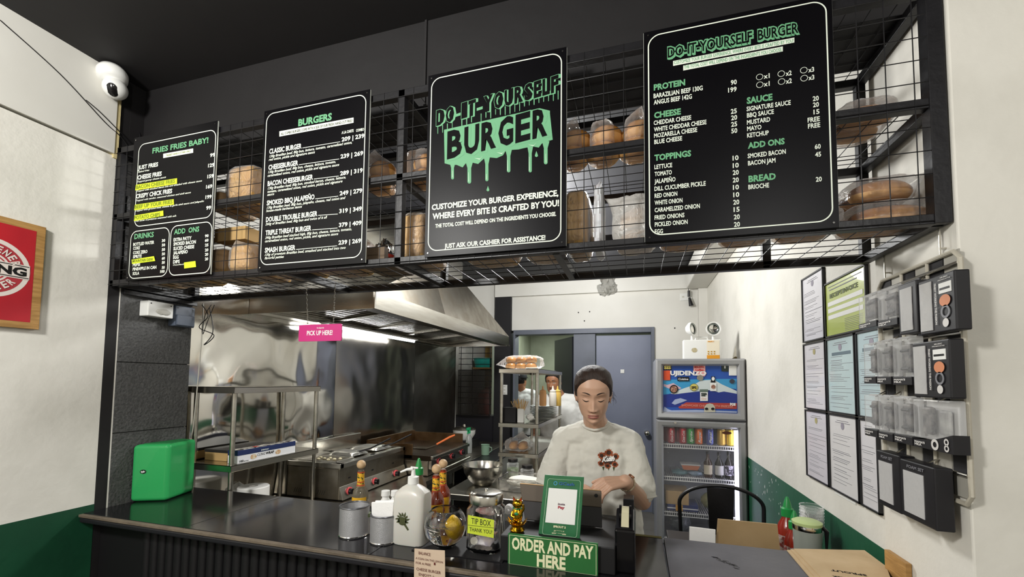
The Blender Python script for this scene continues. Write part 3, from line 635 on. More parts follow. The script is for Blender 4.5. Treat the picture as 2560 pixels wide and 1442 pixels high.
def knob(par, c, d=(1, 0, 0), s=1):
    c, d = Vector(c), Vector(d)
    k = MB().cyl(c, c+d*.008*s, .026*s, n=24).build('knob', RED, par, smooth=True)
    mb = MB(); mb.cyl(c+d*.008*s, c+d*.028*s, .019*s, .017*s, 20); mb.bar(c+d*.03*s+Vector((0, 0, -.018*s)), c+d*.03*s+Vector((0, 0, .018*s)), .008*s); mb.build('grip', BKN, k, smooth=True)
for px, py in ((873, 1230), (937, 1207), (989, 1187)):
    p = at(px, py, X=FX+.017); knob(fr_, (FX+.015, p.y, .79))
for py_ in (1.12, 1.37, 1.63): MB().box((FX-.001, py_, .865), (FX+.001, py_+.022, .874)).build('slot', BKN, fr_)
for x0_ in (-.08, .10):
    for i in range(4): MB().bar((x0_+i*.016, FY0-.001, .775), (x0_+.012+i*.016, FY0-.001, .805), .005, .003).build('vent_slot', BKN, fr_)
for x0_, x1_ in ((-.135, .04), (.055, FX-.006)): MB().box((x0_, FY0-.003, .757), (x1_, FY0, FZ-.035)).build('side_panel', STEELD, fr_, bevel=.001)
LIDM = mat('bright steel lid', '#e4e2da', .22, .85, bump=.1, bs=10)
def pillowlid(x0, y0, x1, y1, z, h):
    def f(u, v):
        a, b = u*2-1, v*2-1; k = max(0, (1-abs(a)**6))*max(0, (1-abs(b)**6))
        return ((x0+x1)/2+a*(x1-x0)/2, (y0+y1)/2+b*(y1-y0)/2, z+h*k**.6)
    return MB().grid(f, 14, 14)
for i, (a, b, c, d) in enumerate(((-.02, 1.27, .18, 1.44), (-.04, 1.52, .20, 1.72))):
    t = thing('basket_lid', ['nearer bright steel lid on the fryer', 'farther bright steel lid on the fryer'][i], 'lid', ((a+c)/2, (b+d)/2, FZ))
    pillowlid(a, b, c, d, FZ+.004, .022).build('lid', LIDM, t, smooth=True)
    mb = MB(); yy = (b+d)/2; mb.tube([(c-.03, yy, FZ+.02), (c+.04, yy+.05, FZ+.04), (c+.13, yy+.16, FZ+.10)], .006, 8); mb.build('handle', BKN, t, smooth=True)
t = thing('fryer_tray', 'near fryer tray with steel ribs and crumbs', 'tray', (.06, 1.16, FZ))
mb = MB()
for a, b in (((-.09, 1.07), (.20, 1.08)), ((-.09, 1.245), (.20, 1.255)), ((-.09, 1.07), (-.08, 1.255)), ((.19, 1.07), (.20, 1.255))): mb.box((a[0], a[1], FZ-.01), (b[0], b[1], FZ+.004))
mb.build('rim', LIDM, t, bevel=.001)
MB().box((-.08, 1.08, FZ-.0115), (.19, 1.245, FZ-.004)).build('plate', STEELD, t)
for i in range(8): crumple((-.04+i*.026, 1.16+.03*math.sin(i*2.1), FZ+.001), (.012, .01, .006), i, n=10, m=6).build('crumb', mat('pale crumbs', '#d8cfae', .8), t)
# griddle
GX, GY0, GY1, GZ = .48, 1.815, 2.58, .905
gr = thing('flat_griddle', 'wide stainless griddle with stained splash guard and red-ringed knobs', 'griddle', (.2, 2.1, .745))
MB().box((-.06, GY0, .75), (GX-.02, GY1, GZ-.04)).build('body', STEELD, gr, bevel=.004)
MB().box((-.08, GY0, GZ-.04), (GX, GY1, GZ)).build('hot_plate', mat('seasoned griddle plate', '#55473a', .3, .7, c2='#32291f', cs=5, bump=.05), gr, bevel=.002)
BURN = mat('burnt steel', '#7d6448', .38, .8, c2='#50391f', cs=6, rvar=.1)
for n_, a, b in (('splash', (-.10, GY0, GZ-.03), (-.08, GY1, GZ+.10)), ('splash', (-.08, GY1-.012, GZ-.03), (GX-.05, GY1, GZ+.085)), ('splash', (-.08, GY0, GZ-.03), (GX-.16, GY0+.012, GZ+.085))): MB().box(a, b).build('splash_guard', BURN, gr, bevel=.002)
MB().box((GX-.01, GY0+.005, GZ-.03), (GX+.022, GY1-.005, GZ-.004)).build('grease_rail', STEEL, gr, bevel=.004)
MB().box((GX-.02, GY0+.01, .80), (GX+.006, GY1-.01, GZ-.035)).build('control_panel', STEEL, gr, bevel=.002)
for y in (1.95, 2.20, 2.42): knob(gr, (GX+.006, y, .845))
MB().cyl((GX+.03, GY0+.02, .775), (GX+.03, GY1-.02, .775), .009, n=10).build('gas_pipe', STEELD, gr, smooth=True)
t = thing('spatula', 'orange handled spatula lying on the griddle', 'spatula', (.25, 2.15, GZ))
mb = MB().box((.17, 2.08, GZ+.004), (.30, 2.18, GZ+.007)); mb.bar((.29, 2.16, GZ+.008), (.34, 2.20, GZ+.03), .012, .004); mb.build('blade', STEELD, t)
MB().tube([(.34, 2.20, GZ+.03), (.42, 2.30, GZ+.085), (.45, 2.34, GZ+.10)], [.008, .010, .008], 10).build('handle', mat('orange handle', '#cf6a35', .4), t, smooth=True)
# back corner: wire grate window, dark cupboard, shelf things
wg = thing('wire_grate', 'black wire grate over the back corner window', 'grate', (.02, 3.88, 1.3))
y = 3.88
for x in (-.16, -.0, .24): MB().cyl((x, y, 1.05), (x, y, 2.12), .005, n=8).build('bar', WM, wg, smooth=True)
for i in range(13): MB().cyl((-.19, y-.006, 1.20+i*.072), (.265, y-.006, 1.20+i*.072), .0042, n=6).build('bar', WM, wg, smooth=True)
stru(MB().box((XS, 4.9, 1.0), (.15, 4.92, 2.3)).build('wall_yard', mat('yellow plank wall', '#b89a5f', .7, c2='#96783f', cs=5, stretch=(1, 1, 14))))
t = thing('shelf_board', 'dark shelf board behind the wire grate', 'board', (.05, 4.4, 1.655)); MB().box((-.14, 4.2, 1.655), (.15, 4.6, 1.675)).build('board', mat('old board', '#8a6a3c', .7), t)
t = thing('plastic_basin', 'teal plastic basin behind the wire grate', 'basin', (-.02, 4.39, 1.677))
MB().lathe([(.001, 1.677), (.13, 1.677), (.155, 1.80), (.163, 1.80), (.163, 1.807), (.15, 1.807), (.125, 1.69), (.001, 1.69)], (-.02, 4.39, 0), 28).build('basin', mat('teal plastic', '#1f8f83', .4), t, smooth=True)
t = thing('gas_cylinder', 'red gas cylinder behind the dark glass of the corner', 'gas cylinder', (.02, 4.45, 1.0))
MB().lathe([(.001, 1.02), (.13, 1.02), (.15, 1.06), (.15, 1.28), (.12, 1.36), (.04, 1.39), (.04, 1.42), (.001, 1.42)], (.02, 4.45, 0), 28).build('cylinder', mat('red enamel', '#8a2a1a', .4), t, smooth=True)
t = thing('dark_pane', 'dark tinted acrylic sheet under the teal basin', 'panel', (.04, 3.84, 1.04)); MB().box((-.18, 3.835, 1.06), (.265, 3.842, 1.63)).build('sheet', film('dark film', '#201d1a', .5, .1), t)
def lid_pot(loc, lb):
    t = thing('enamel_pot', lb, 'pot', loc)
    MB().lathe([(.001, 0), (.09, 0), (.125, .06), (.13, .11), (.127, .11), (.12, .06), (.085, .006), (.001, .006)], loc, 28).build('pot', mat('white enamel', '#d7d8d2', .3), t, smooth=True)
    MB().lathe([(.133, .108), (.133, .114), (.09, .135), (.02, .145), (.015, .165), (.001, .167)], loc, 28).build('lid', STEEL, t, smooth=True)
p = at(1160, 1112, Y=3.3); lid_pot((p.x, 3.3, .745+.09), 'white pot with steel lid in the back corner')
t = thing('corner_box', 'black crate carrying the lidded pot', 'crate', (p.x, 3.3, .746)); MB().box((p.x-.13, 3.15, .746), (p.x+.13, 3.45, .834)).build('crate', BKN, t, bevel=.004)
def spray(px, py, Y, lb, z0=.746):
    p = at(px, py, Y=Y); t = thing('spray_bottle', lb, 'bottle', (p.x, Y, z0))
    MB().lathe([(.001, z0), (.032, z0), (.034, z0+.1), (.03, z0+.15), (.013, z0+.19), (.013, z0+.2), (.001, z0+.2)], (p.x, Y, 0), 20).build('bottle', mat('clear bottle plastic', '#e8ece8', .1, trans=.7), t, smooth=True)
    mb = MB(); mb.lathe([(.015, z0+.2), (.016, z0+.225), (.008, z0+.235), (.001, z0+.236)], (p.x, Y, 0), 16); mb.box((p.x-.012, Y-.05, z0+.235), (p.x+.012, Y+.02, z0+.26)); mb.bar((p.x, Y-.035, z0+.235), (p.x, Y-.045, z0+.195), .01, .006); mb.build('trigger', mat('green trigger', '#1f9a62', .4), t, bevel=.002)
spray(1172, 1120, 2.95, 'clear spray bottle with green trigger behind the griddle')
t_ = at(1213, 1138, Y=2.9)
t = thing('enamel_mug', 'pale green mug on the back bench', 'mug', (t_.x, 2.9, .746))
mz = .746
MG = mat('pale green enamel', '#7d9a83', .3)
MB().lathe([(.001, mz), (.04, mz), (.043, mz+.1), (.045, mz+.102), (.041, mz+.1), (.038, mz+.005), (.001, mz+.005)], (t_.x, 2.9, 0), 24).build('mug', MG, t, smooth=True)
MB().tube([(t_.x+.042, 2.9, mz+.08), (t_.x+.066, 2.9, mz+.075), (t_.x+.07, 2.9, mz+.045), (t_.x+.042, 2.9, mz+.02)], .005, 8).build('handle', MG, t, smooth=True)
t = thing('back_bench', 'black bench behind the griddle', 'bench', (.45, 3.1, 0)); MB().box((.522, 2.6, .70), (.76, 3.7, .744)).build('top', BKN, t, bevel=.004)
for x in (.54, .74):
    for yy in (2.63, 3.67): leg(t, x, yy, 0, .70, .014, BKN)
# prep table
PT = .85
pt = thing('prep_table', 'stainless prep table with a mixing bowl and trays', 'table', (1.4, 1.9, 0))
MB().box((.95, 1.05, PT-.035), (1.72, 2.75, PT)).build('top', STEEL, pt, bevel=.004)
for x in (.985, 1.68):
    for y in (1.09, 2.71): leg(pt, x, y, 0, PT-.035, .018)
MB().box((.97, 1.07, .3), (1.70, 2.73, .32)).build('under_shelf', STEELD, pt, bevel=.003)
c = at(1199, 1213, Z=PT); bx, by = c.x+.01, c.y+.03
t = thing('mixing_bowl', 'wide stainless mixing bowl on the prep table', 'bowl', (bx, by, PT))
MB().lathe([(.001, PT+.002), (.055, PT+.002), (.09, PT+.03), (.117, PT+.075), (.126, PT+.12), (.134, PT+.122), (.134, PT+.125), (.124, PT+.125), (.114, PT+.076), (.087, PT+.033), (.053, PT+.006), (.001, PT+.006)], (bx, by, 0), 48).build('bowl', mat('bowl steel', '#b7b5ae', .2, 1, bump=.06, bs=6), t, smooth=True)
# second shelf unit
U0 = 1.71; ux1 = 1.365; ux0 = at(1250, 1000, Y=U0).x; zt = at(1342, 921, X=ux1).z; zm = at(1340, 1063, X=ux1).z; zl = at(1340, 1140, X=ux1).z
sh2 = rack('steel_shelf', 'stainless three-tier shelf behind the cashier with a bag of buns on top', ux0-.01, ux1, U0, 2.68, (zt, zm, zl), PT+.001, .03, .012)
# ---- bread makers
BUN = mat('glazed bun', '#7d4818', .22, bump=.08, bs=30, c2='#c28c46', cs=9, lo=.35, hi=.7)
BUNS = mat('bun side', '#d2a15c', .6, bump=.15, bs=40, c2='#c9965a', cs=12)
LOAF = mat('bread loaf', '#c9a06a', .7, bump=.3, bs=25, c2='#b28550', cs=7)
PAPER = mat('brown wrapped bread', '#c9a468', .5, bump=.8, bs=22, c2='#ad8549', cs=10, stretch=(2, 1, .6))
def bun_mesh(rx, ry, h):
    mb = MB()
    mb.grid(lambda u, v: (rx*math.cos(2*PI*u)*math.sin(PI/2*v)**.8, ry*math.sin(2*PI*u)*math.sin(PI/2*v)**.8, h*.35+h*.65*math.cos(PI/2*v)), 20, 7, cu=True)
    mb.mats(1); mb.grid(lambda u, v: (rx*math.cos(2*PI*u)*(1-.18*v*v), ry*math.sin(2*PI*u)*(1-.18*v*v), h*.35*(1-v)), 20, 3, cu=True)
    mb.add([(rx*.82*math.cos(2*PI*i/20), ry*.82*math.sin(2*PI*i/20), 0) for i in range(20)], [tuple(range(20))])
    return mb
_cache = {}
def bun(par, c, rx=.05, ry=None, h=.05, rz=0, name='bun', tilt=0):
    ry = ry or rx; key = (round(rx, 3), round(ry, 3), round(h, 3))
    if key not in _cache:
        o = bun_mesh(rx, ry, h).build(name, [BUN, BUNS], par, smooth=True, local=True, angle=1.2); _cache[key] = o
    else:
        o = _cache[key].copy(); COL.objects.link(o); o.name = name; o.parent = par; PM[o.name] = PM[par.name]
    o.location = PM[par.name].inverted() @ Vector(c); o.rotation_euler = (tilt, 0, rz); return o
def bagshell(lo, hi, seed=0, m=None, neck=None, amp=.1):
    """crinkled bag around the box lo..hi, optional gathered neck end"""
    lo, hi = Vector(lo), Vector(hi); c = (lo+hi)/2; r = (hi-lo)/2
    def f(u, v):
        d = Vector((math.sin(PI*v)*math.cos(2*PI*u), math.sin(PI*v)*math.sin(2*PI*u), -math.cos(PI*v)))
        q = Vector([math.copysign(abs(x)**.55, x) for x in d])
        k = 1+amp*(abs(noise.noise(d*3+Vector((seed, 0, 0))))+.6*abs(noise.noise(d*8+Vector((0, seed, 0)))))
        p = c+Vector((q.x*r.x, q.y*r.y, q.z*r.z))*k
        p.z = max(p.z, lo.z)
        if neck:
            n = Vector(neck)-c; a = max(0, d.dot(n.normalized())-.86)/.14
            if a > 0: p = p.lerp(Vector(neck), a**1.3*.95)
        return p
    return MB().grid(f, 32, 20, cu=True)
def bread_bag(lb, buns, lo, hi, seed=0, m=None, neck=None, group=None, cat='bread', amp=.1):
    t = thing('bread_bag', lb, cat, ((lo[0]+hi[0])/2, (lo[1]+hi[1])/2, lo[2]), group=group)
    for b in buns: bun(t, *b[0:1], **b[1])
    bagshell(lo, hi, seed, neck=neck, amp=amp).build('plastic_bag', m or FILM, t, smooth=True)
    return t
def loaf_bag(lb, lo, hi, seed=0, m=None, neck=None, lm=None, group=None, amp=.06):
    t = thing('bread_bag', lb, 'bread', ((lo[0]+hi[0])/2, (lo[1]+hi[1])/2, lo[2]), group=group)
    l2, h2 = Vector(lo)+Vector((.008, .008, .003)), Vector(hi)-Vector((.008, .008, .008)); c = (l2+h2)/2; r = (h2-l2)/2
    def f(u, v):
        d = Vector((math.sin(PI*v)*math.cos(2*PI*u), math.sin(PI*v)*math.sin(2*PI*u), -math.cos(PI*v)))
        q = Vector([math.copysign(abs(x)**.35, x) for x in d]); return c+Vector((q.x*r.x, q.y*r.y, q.z*r.z))*(1+.03*noise.noise(d*3+Vector((seed, 1, 2))))
    MB().grid(f, 32, 18, cu=True).build('loaf', lm or PAPER, t, smooth=True)
    bagshell(lo, hi, seed, neck=neck, amp=amp).build('plastic_bag', m or FILM, t, smooth=True)
    return t
# bag of buns on the second shelf
a = at(1275, 918, Y=1.85); b = at(1398, 918, Y=1.85)
x0, x1, z0 = ux0, ux1-.01, zt+.001
R = .052; bs = []
for i in range(3): bs.append(((x0+.045+i*.078, 1.83, z0+.004), dict(rx=.042, h=.045)))
for i in range(3): bs.append(((x0+.045+i*.078, 1.84, z0+.047), dict(rx=.042, h=.047, rz=i)))
bread_bag('clear bag of six golden buns on top of the rear steel shelf', bs, (x0-.005, 1.77, z0), (x1+.005, 1.92, z0+.10), 4, neck=(x0-.07, 1.80, z0+.03))
t = thing('paper_stack', 'white folded wrapper at the corner of the rear steel shelf', 'paper', (ux1-.05, 1.75, z0)); MB().box((ux1-.10, 1.72, z0), (ux1-.012, 1.76, z0+.008)).build('paper', mat('paper white', '#e9e7e2', .8), t, bevel=.002)
# lower level items on shelf two
z = zm+.001
k = at(1272, 1057, Y=1.76)
t = thing('black_box', 'small matte black box on the middle tier of the rear shelf', 'box', (k.x, 1.80, z)); MB().box((at(1256, 1050, Y=1.76).x, 1.76, z), (at(1289, 1050, Y=1.76).x, 1.86, z+.105)).build('box', mat('matte black', '#0f0e10', .6), t, bevel=.002)
xq = at(1300, 1050, Y=1.76).x
t = thing('chopstick_holder', 'white holder full of wooden chopsticks beside the black box', 'holder', (xq, 1.79, z))
MB().box((xq-.022, 1.765, z), (xq+.022, 1.81, z+.10)).build('holder', PLAST_W, t, bevel=.003)
rn = random.Random(5); CH = mat('chopstick wood', '#c9a46a', .6)
for i in range(14):
    a = rn.uniform(-.02, .02); MB().cyl((xq+a*.6, 1.79+rn.uniform(-.01, .01), z+.06), (xq+a*2.6, 1.79+rn.uniform(-.03, .03), z+.15+rn.uniform(0, .02)), .0026, n=6).build('chopstick', CH, t)
t = thing('plastic_holder', 'tan bundle of wooden sticks behind the black box', 'holder', (k.x+.02, 1.90, z)); MB().box((k.x-.02, 1.88, z), (k.x+.05, 1.93, z+.10)).build('holder', MILKY, t)
for i in range(10): MB().cyl((k.x+.015, 1.9, z+.07), (k.x-.03+i*.009, 1.90+rn.uniform(-.02, .02), z+.145), .0026, n=6).build('stick', CH, t)
pc = at(1358, 1050, Y=2.05)
PW = mat('grey plate', '#b9bab6', .35)
for i in range(9):
    zz = z+.004+i*.0115
    if i == 0:
        t0 = thing('plate', 'lowest grey plate of the stack on the rear shelf', 'plate', (pc.x-.01, 2.1, zz), group='stacked plates on the rear shelf')
        MB().lathe([(.001, 0), (.07, 0), (.105, .010), (.11, .012), (.105, .0125), (.068, .0035), (.001, .0035)], n=32).build('plate', PW, t0, smooth=True, local=True)
    else: dup(t0, (pc.x-.01, 2.1, zz), label='grey plate in the middle of the stack on the rear shelf' if i < 8 else 'topmost grey plate of the rear shelf stack, under the sauce bottles')
ztop = z+.004+9*.0115
def squeeze(p, z0, m, lb, s=1):
    t = thing('squeeze_bottle', lb, 'bottle', (p[0], p[1], z0))
    MB().lathe([(.001, z0), (.026*s, z0), (.028*s, z0+.01), (.028*s, z0+.095*s), (.024*s, z0+.108*s), (.001, z0+.11*s)], (p[0], p[1], 0), 24).build('bottle', m, t, smooth=True)
    MB().lathe([(.025*s, z0+.108*s), (.025*s, z0+.12*s), (.009*s, z0+.126*s), (.004*s, z0+.155*s), (.001, z0+.156*s)], (p[0], p[1], 0), 24).build('nozzle', m, t, smooth=True)
YS = 2.03
for px, m, lb in ((1357, mat('peach sauce', '#dca46e', .4), 'peach coloured squeeze bottle on the stacked plates'), (1382, mat('mayo white', '#ece6da', .4), 'white squeeze bottle on the stacked plates'), (1394, mat('yellow sauce', '#d9b357', .4), 'yellow squeeze bottle behind the white one')):
    p = at(px, 1008, Y=YS+(.06 if px == 1394 else 0)); squeeze((p.x, YS+(.06 if px == 1394 else 0)), ztop+.002, m, lb)
# white bowls and wrap pile around the plates
p = at(1325, 1045, Y=1.9); t = thing('paper_pile', 'crumpled white wrappers in front of the stacked plates', 'paper', (p.x, 1.84, z)); crumple((p.x+.01, 1.86, z+.034), (.028, .025, .024), 8, .3).build('wrapper', mat('paper white', '#e9e7e2', .8), t, smooth=True)
p = at(1385, 1085, Y=2.2)
# bagged bread on the low tier
z = zl+.001
p = at(1297, 1128, Y=1.86)
bread_bag('clear bag with two long pale rolls on the low tier of the rear shelf', [((p.x-.035, 1.86, z+.01), dict(rx=.035, ry=.075, h=.055)), ((p.x+.035, 1.86, z+.01), dict(rx=.035, ry=.075, h=.055))], (p.x-.085, 1.76, z), (p.x+.085, 1.95, z+.085), 9, neck=(p.x+.03, 1.84, z+.155), amp=.2)
# table top things
def jar(px, py, Y, z0, r, h, lb, lidm, fill=None):
    p = at(px, py, Y=Y); t = thing('plastic_jar', lb, 'jar', (p.x, Y, z0))
    MB().lathe([(.001, z0), (r, z0), (r, z0+h*.8), (r*.75, z0+h*.9), (r*.75, z0+h)], (p.x, Y, 0), 24).build('jar', FILM, t, smooth=True)
    MB().lathe([(r*.8, z0+h*.93), (r*.8, z0+h+.01), (r*.78, z0+h+.013), (.001, z0+h+.013)], (p.x, Y, 0), 24).build('lid', lidm, t, smooth=True)
    if fill: MB().lathe([(.001, z0+.003), (r*.92, z0+.003), (r*.92, z0+h*.5), (.001, z0+h*.52)], (p.x, Y, 0), 20).build('contents', fill, t, smooth=True)
jar(1282, 1170, 1.62, PT, .042, .10, 'clear jar with black lid holding green leaves', BKN, mat('green leaves', '#7c9a62', .7, c2='#d6dccb', cs=30))
jar(1318, 1165, 1.52, PT, .045, .085, 'low clear jar with black lid near the glass tray', BKN)
def tray(px, py, Y, w_, d_, h_, lb, m, fill=None):
    p = at(px, py, Y=Y); x0, x1 = p.x-w_/2, p.x+w_/2
    t = thing('food_tray', lb, 'tray', (p.x, Y, PT))
    mb = MB()
    for a, b in (((x0, Y-d_/2, PT), (x1, Y+d_/2, PT+.004)), ((x0, Y-d_/2, PT), (x0+.004, Y+d_/2, PT+h_)), ((x1-.004, Y-d_/2, PT), (x1, Y+d_/2, PT+h_)), ((x0, Y-d_/2, PT), (x1, Y-d_/2+.004, PT+h_)), ((x0, Y+d_/2-.004, PT), (x1, Y+d_/2, PT+h_))): mb.box(a, b)
    mb.build('tray', m, t, bevel=.003)
    MB().tube([(x0, Y-d_/2, PT+h_), (x1, Y-d_/2, PT+h_), (x1, Y+d_/2, PT+h_), (x0, Y+d_/2, PT+h_)], .005, 8, closed=True).build('rim', m, t, smooth=True)
    if fill: crumple((p.x, Y, PT+h_*.6), (w_*.4, d_*.38, h_*.45), 5, .1).build('contents', fill, t, smooth=True)
tray(1310, 1215, 1.30, .26, .20, .07, 'clear glass tray of white shredded food on the prep table', GLASSM, mat('shredded white', '#e8e4d6', .8, bump=.8, bs=50))
p = at(1262, 1105, Y=2.3)
# wall outlet by the black pier and back wall bits
def outlet(name, lb, c, w_, h_, ax='y', m=None):
    t = thing(name, lb, 'socket', c); x, y, z = c
    MB().box((x-w_/2, y-.01, z-h_/2), (x+w_/2, y, z+h_/2)).build('plate', m or PLAST_W, t, bevel=.003)
    for i in range(3 if h_ > w_ else 2):
        zz = z-h_/2+h_*(i+.5)/3 if h_ > w_ else z
        xx = x if h_ > w_ else x-w_/4+i*w_/2
        MB().box((xx-.012, y-.0125, zz-.009), (xx+.012, y-.0098, zz+.009)).build('switch', mat('switch grey', '#c9c7bd', .4), t, bevel=.001)
p = at(1262, 974, Y=3.95); outlet('wall_switch', 'white triple switch plate on the black pier', (p.x, 3.948, p.z), .07, .125)
p = at(1715, 742, Y=YB); outlet('wall_outlet', 'beige double outlet high on the back wall', (p.x, YB-.002, p.z), .13, .085)
t = thing('hanging_plug', 'black plug and cable hanging before the beige outlet', 'plug', (p.x+.05, YB-.05, p.z-.12))
a = at(1721, 680, Y=YB-.05); b = at(1722, 735, Y=YB-.05); c2_ = at(1726, 758, Y=YB-.05)
MB().tube([a, (a.x-.004, a.y, (a.z+b.z)/2), b], .004, 6).build('cable', BKN, t, smooth=True); MB().cyl((b.x, b.y, b.z-.03), (b.x, b.y, b.z+.04), .014, n=10).build('plug', BKN, t, smooth=True)
MB().cyl((b.x+.005, b.y, b.z-.04), (c2_.x+.01, c2_.y, c2_.z-.03), .012, .026, 12).build('socket', BKN, t, smooth=True)
for i, (px, py) in enumerate(((1446, 781), (1474, 779), (1461, 802), (1687, 820))):
    p = at(px, py, Y=YB); o_ = MB().ball((p.x, YB, p.z), (.008, .004, .009), 8, 6).build('wall_hole', BKN); tag(o_, 'small dark drill hole in the back wall, ' + ['upper left of three', 'upper right of three', 'lowest of three', 'the lone one above the fridge'][i], 'hole')
p = at(1520, 715, Y=.42)
t = thing('hanging_plastic', 'crumpled clear plastic hanging below the wire shelf edge', 'bag', (p.x, .42, p.z)); crumple((p.x, .41, at(1521, 714, Y=.42).z), (.028, .012, .035), 6, .7).build('plastic', MILKY, t, smooth=True)
# fridge
FY = 2.2
fx0, fx1 = at(1640, 1000, Y=FY).x, 2.782
ft = at(1750, 897, Y=FY).z; fs = at(1750, 1050, Y=FY).z
fg = thing('display_fridge', 'tall silver drinks fridge with stickered blue freezer door', 'fridge', ((fx0+fx1)/2, FY+.3, 0))
SIL = mat('silver painted frame', '#adaeb0', .35, .6)
IN = mat('fridge interior', '#8d8f96', .4); LED = mat('fridge light', '#e8e6ff', emit=6)
mb = MB(); mb.box((fx0, FY+.03, 0), (fx0+.03, FY+.6, ft)); mb.box((fx1-.03, FY+.03, 0), (fx1, FY+.6, ft)); mb.box((fx0, FY+.57, 0), (fx1, FY+.6, ft)); mb.box((fx0, FY+.03, ft-.03), (fx1, FY+.6, ft)); mb.box((fx0, FY+.03, 0), (fx1, FY+.6, .30)); mb.box((fx0+.03, FY+.05, fs-.02), (fx1-.03, FY+.57, fs+.04))
mb.build('cabinet', IN, fg, bevel=.003)
def dframe(n, z0, z1, w_=.052):
    mb = MB()
    for k, (ins, dep) in enumerate(((0, 0), (.014, -.014), (w_-.012, -.014), (w_, .006))): pass
    prof = [(0, .03), (0, 0), (.012, -.014), (w_-.014, -.010), (w_, .008), (w_, .03)]
    cs = [(fx0, z0, 1, 1), (fx1, z0, -1, 1), (fx1, z1, -1, -1), (fx0, z1, 1, -1)]
    vs = [(x+sx*i, FY+d, z+sz*i) for x, z, sx, sz in cs for i, d in prof]; n_ = len(prof)
    fs_ = [(a*n_+j, a*n_+(j+1) % n_, ((a+1) % 4)*n_+(j+1) % n_, ((a+1) % 4)*n_+j) for a in range(4) for j in range(n_)]
    mb.add(vs, fs_); return mb.build(n, SIL, fg, smooth=True, angle=.4)
d1 = dframe('freezer_door', fs+.004, ft); d2 = dframe('glass_door', .30, fs-.006)
px0, px1, pz0, pz1 = fx0+.05, fx1-.05, fs+.055, ft-.05
# freezer picture: sky, mountain, foreground wave
PB = [mat('print blue sky', '#2d5fb4', .3, c2='#1f3f9c', cs=2), mat('print navy', '#22368c', .3), mat('print snow', '#d5dfe0', .3), mat('print light sky', '#3f9ccf', .3), mat('print red strip', '#b8433a', .3), mat('print pale wave', '#a9b6d6', .3)]
Yp = FY+.012
MB().box((px0, Yp, pz0), (px1, Yp+.008, pz1)).build('picture', PB[0], d1)
o6, s6 = (1640, 890), 8.483
def fq(n, pts, m, d=.0008, par=d1):
    vs = [at(1640+a/s6, 890+b/s6, Y=Yp-d) for a, b in pts]; mb = MB().add([(max(px0, min(px1, v.x)), Yp-d, max(pz0, min(pz1, v.z))) for v in vs], [tuple(range(len(vs)))])
    return mb.build(n, m, par, merge=False)
fq('picture_horizon', [(160, 500), (1710, 480), (1710, 760), (160, 810)], PB[3], .0005)
fq('picture_mountain', [(160, 830), (700, 700), (960, 580), (1700, 700), (1715, 790), (1715, 1060), (160, 1080)], PB[1], .001)
fq('picture_snow', [(300, 790), (600, 680), (780, 620), (960, 515), (1230, 500), (1400, 600), (1715, 740), (1715, 800), (1560, 770), (1440, 750), (1330, 770), (1240, 740), (1120, 720), (960, 740), (800, 760), (620, 780), (400, 810)], PB[2], .0013)
fq('picture_banner', [(470, 1080), (640, 980), (1715, 1000), (1715, 1120), (500, 1110)], PB[4], .0015)
fq('picture_wave', [(160, 1180), (180, 1070), (250, 1120), (330, 1150), (860, 1140), (1715, 1170), (1715, 1200), (160, 1200)], PB[5], .0016)
fq('picture_fish', [(330, 1000), (400, 920), (520, 890), (660, 935), (560, 975), (400, 1030)], PB[5], .0018)
fq('picture_cloud', [(165, 590), (240, 610), (370, 570), (540, 680), (400, 740), (165, 640)], mat('print pink cloud', '#d8b6c4', .3), .0012)
def ft_(s, x0_, y0_, x1_, ch, m, bold=.02, d=.0035, n='print', sl=0, shear=0):
    k = textpart(n, m, d1); a = at(1640+x0_/s6, 890+y0_/s6, Y=Yp-d); b = at(1640+x1_/s6, 890+y0_/s6, Y=Yp-d); c = at(1640+x0_/s6, 890+(y0_-ch)/s6, Y=Yp-d)
    text(k, s, (a.x, Yp-d, a.z), b.x-a.x, c.z-a.z, bold=bold, shear=shear)
WW = mat('bright white print', '#f3f3ef', .4)
ft_('UJIDENZO', 300, 400, 1065, 88, WW, .045)
ft_('SHOWCASE CHILLER WITH FREEZER', 540, 1062, 1640, 42, mat('print salmon', '#dc8f80', .4), .03)
def sticker(pts, m, d=.0042): return fq('sticker', pts, m, d)
def circ(cx, cy, r, n=20, sy=1): return [(cx+r*math.cos(2*PI*i/n), cy+r*sy*math.sin(2*PI*i/n)) for i in range(n)]
KK = mat('sticker black', '#17161a', .4); OR = mat('sticker orange', '#d5522f', .4); YE = mat('sticker yellow', '#dccb6a', .4)
sticker([(160, 190), (330, 190), (330, 295), (160, 295)], KK); ft_('SIS', 170, 270, 318, 60, YE, .05, .006)
sticker([(160, 305), (300, 305), (300, 510), (160, 510)], OR)
sticker([(455, 440), (705, 440), (705, 530), (455, 530)], KK); ft_('Cuisine', 475, 505, 685, 40, WW, .02, .006)
sticker([(795, 190), (1045, 190), (1045, 320), (795, 320)], mat('sticker pale red', '#e8a5a2', .4)); ft_('MALDITA', 815, 250, 1020, 40, mat('red sticker print', '#c3302e', .4), .04, .006); ft_('Coffee', 830, 310, 1010, 40, mat('red sticker print', '#c3302e', .4), .03, .006)
sticker([(850, 325), (1040, 325), (1075, 360), (1030, 430), (860, 410)], mat('sticker pale red', '#e8a5a2', .4), .003)
sticker([(1390, 190), (1535, 190), (1535, 325), (1390, 325)], mat('sticker dark green', '#28332f', .4)); ft_('8', 1445, 260, 1480, 55, WW, .03, .006)
sticker([(1545, 190), (1710, 190), (1710, 410), (1545, 410)], WW)
for i, s_ in enumerate(('Rogue', 'Brew', 'House')): pass
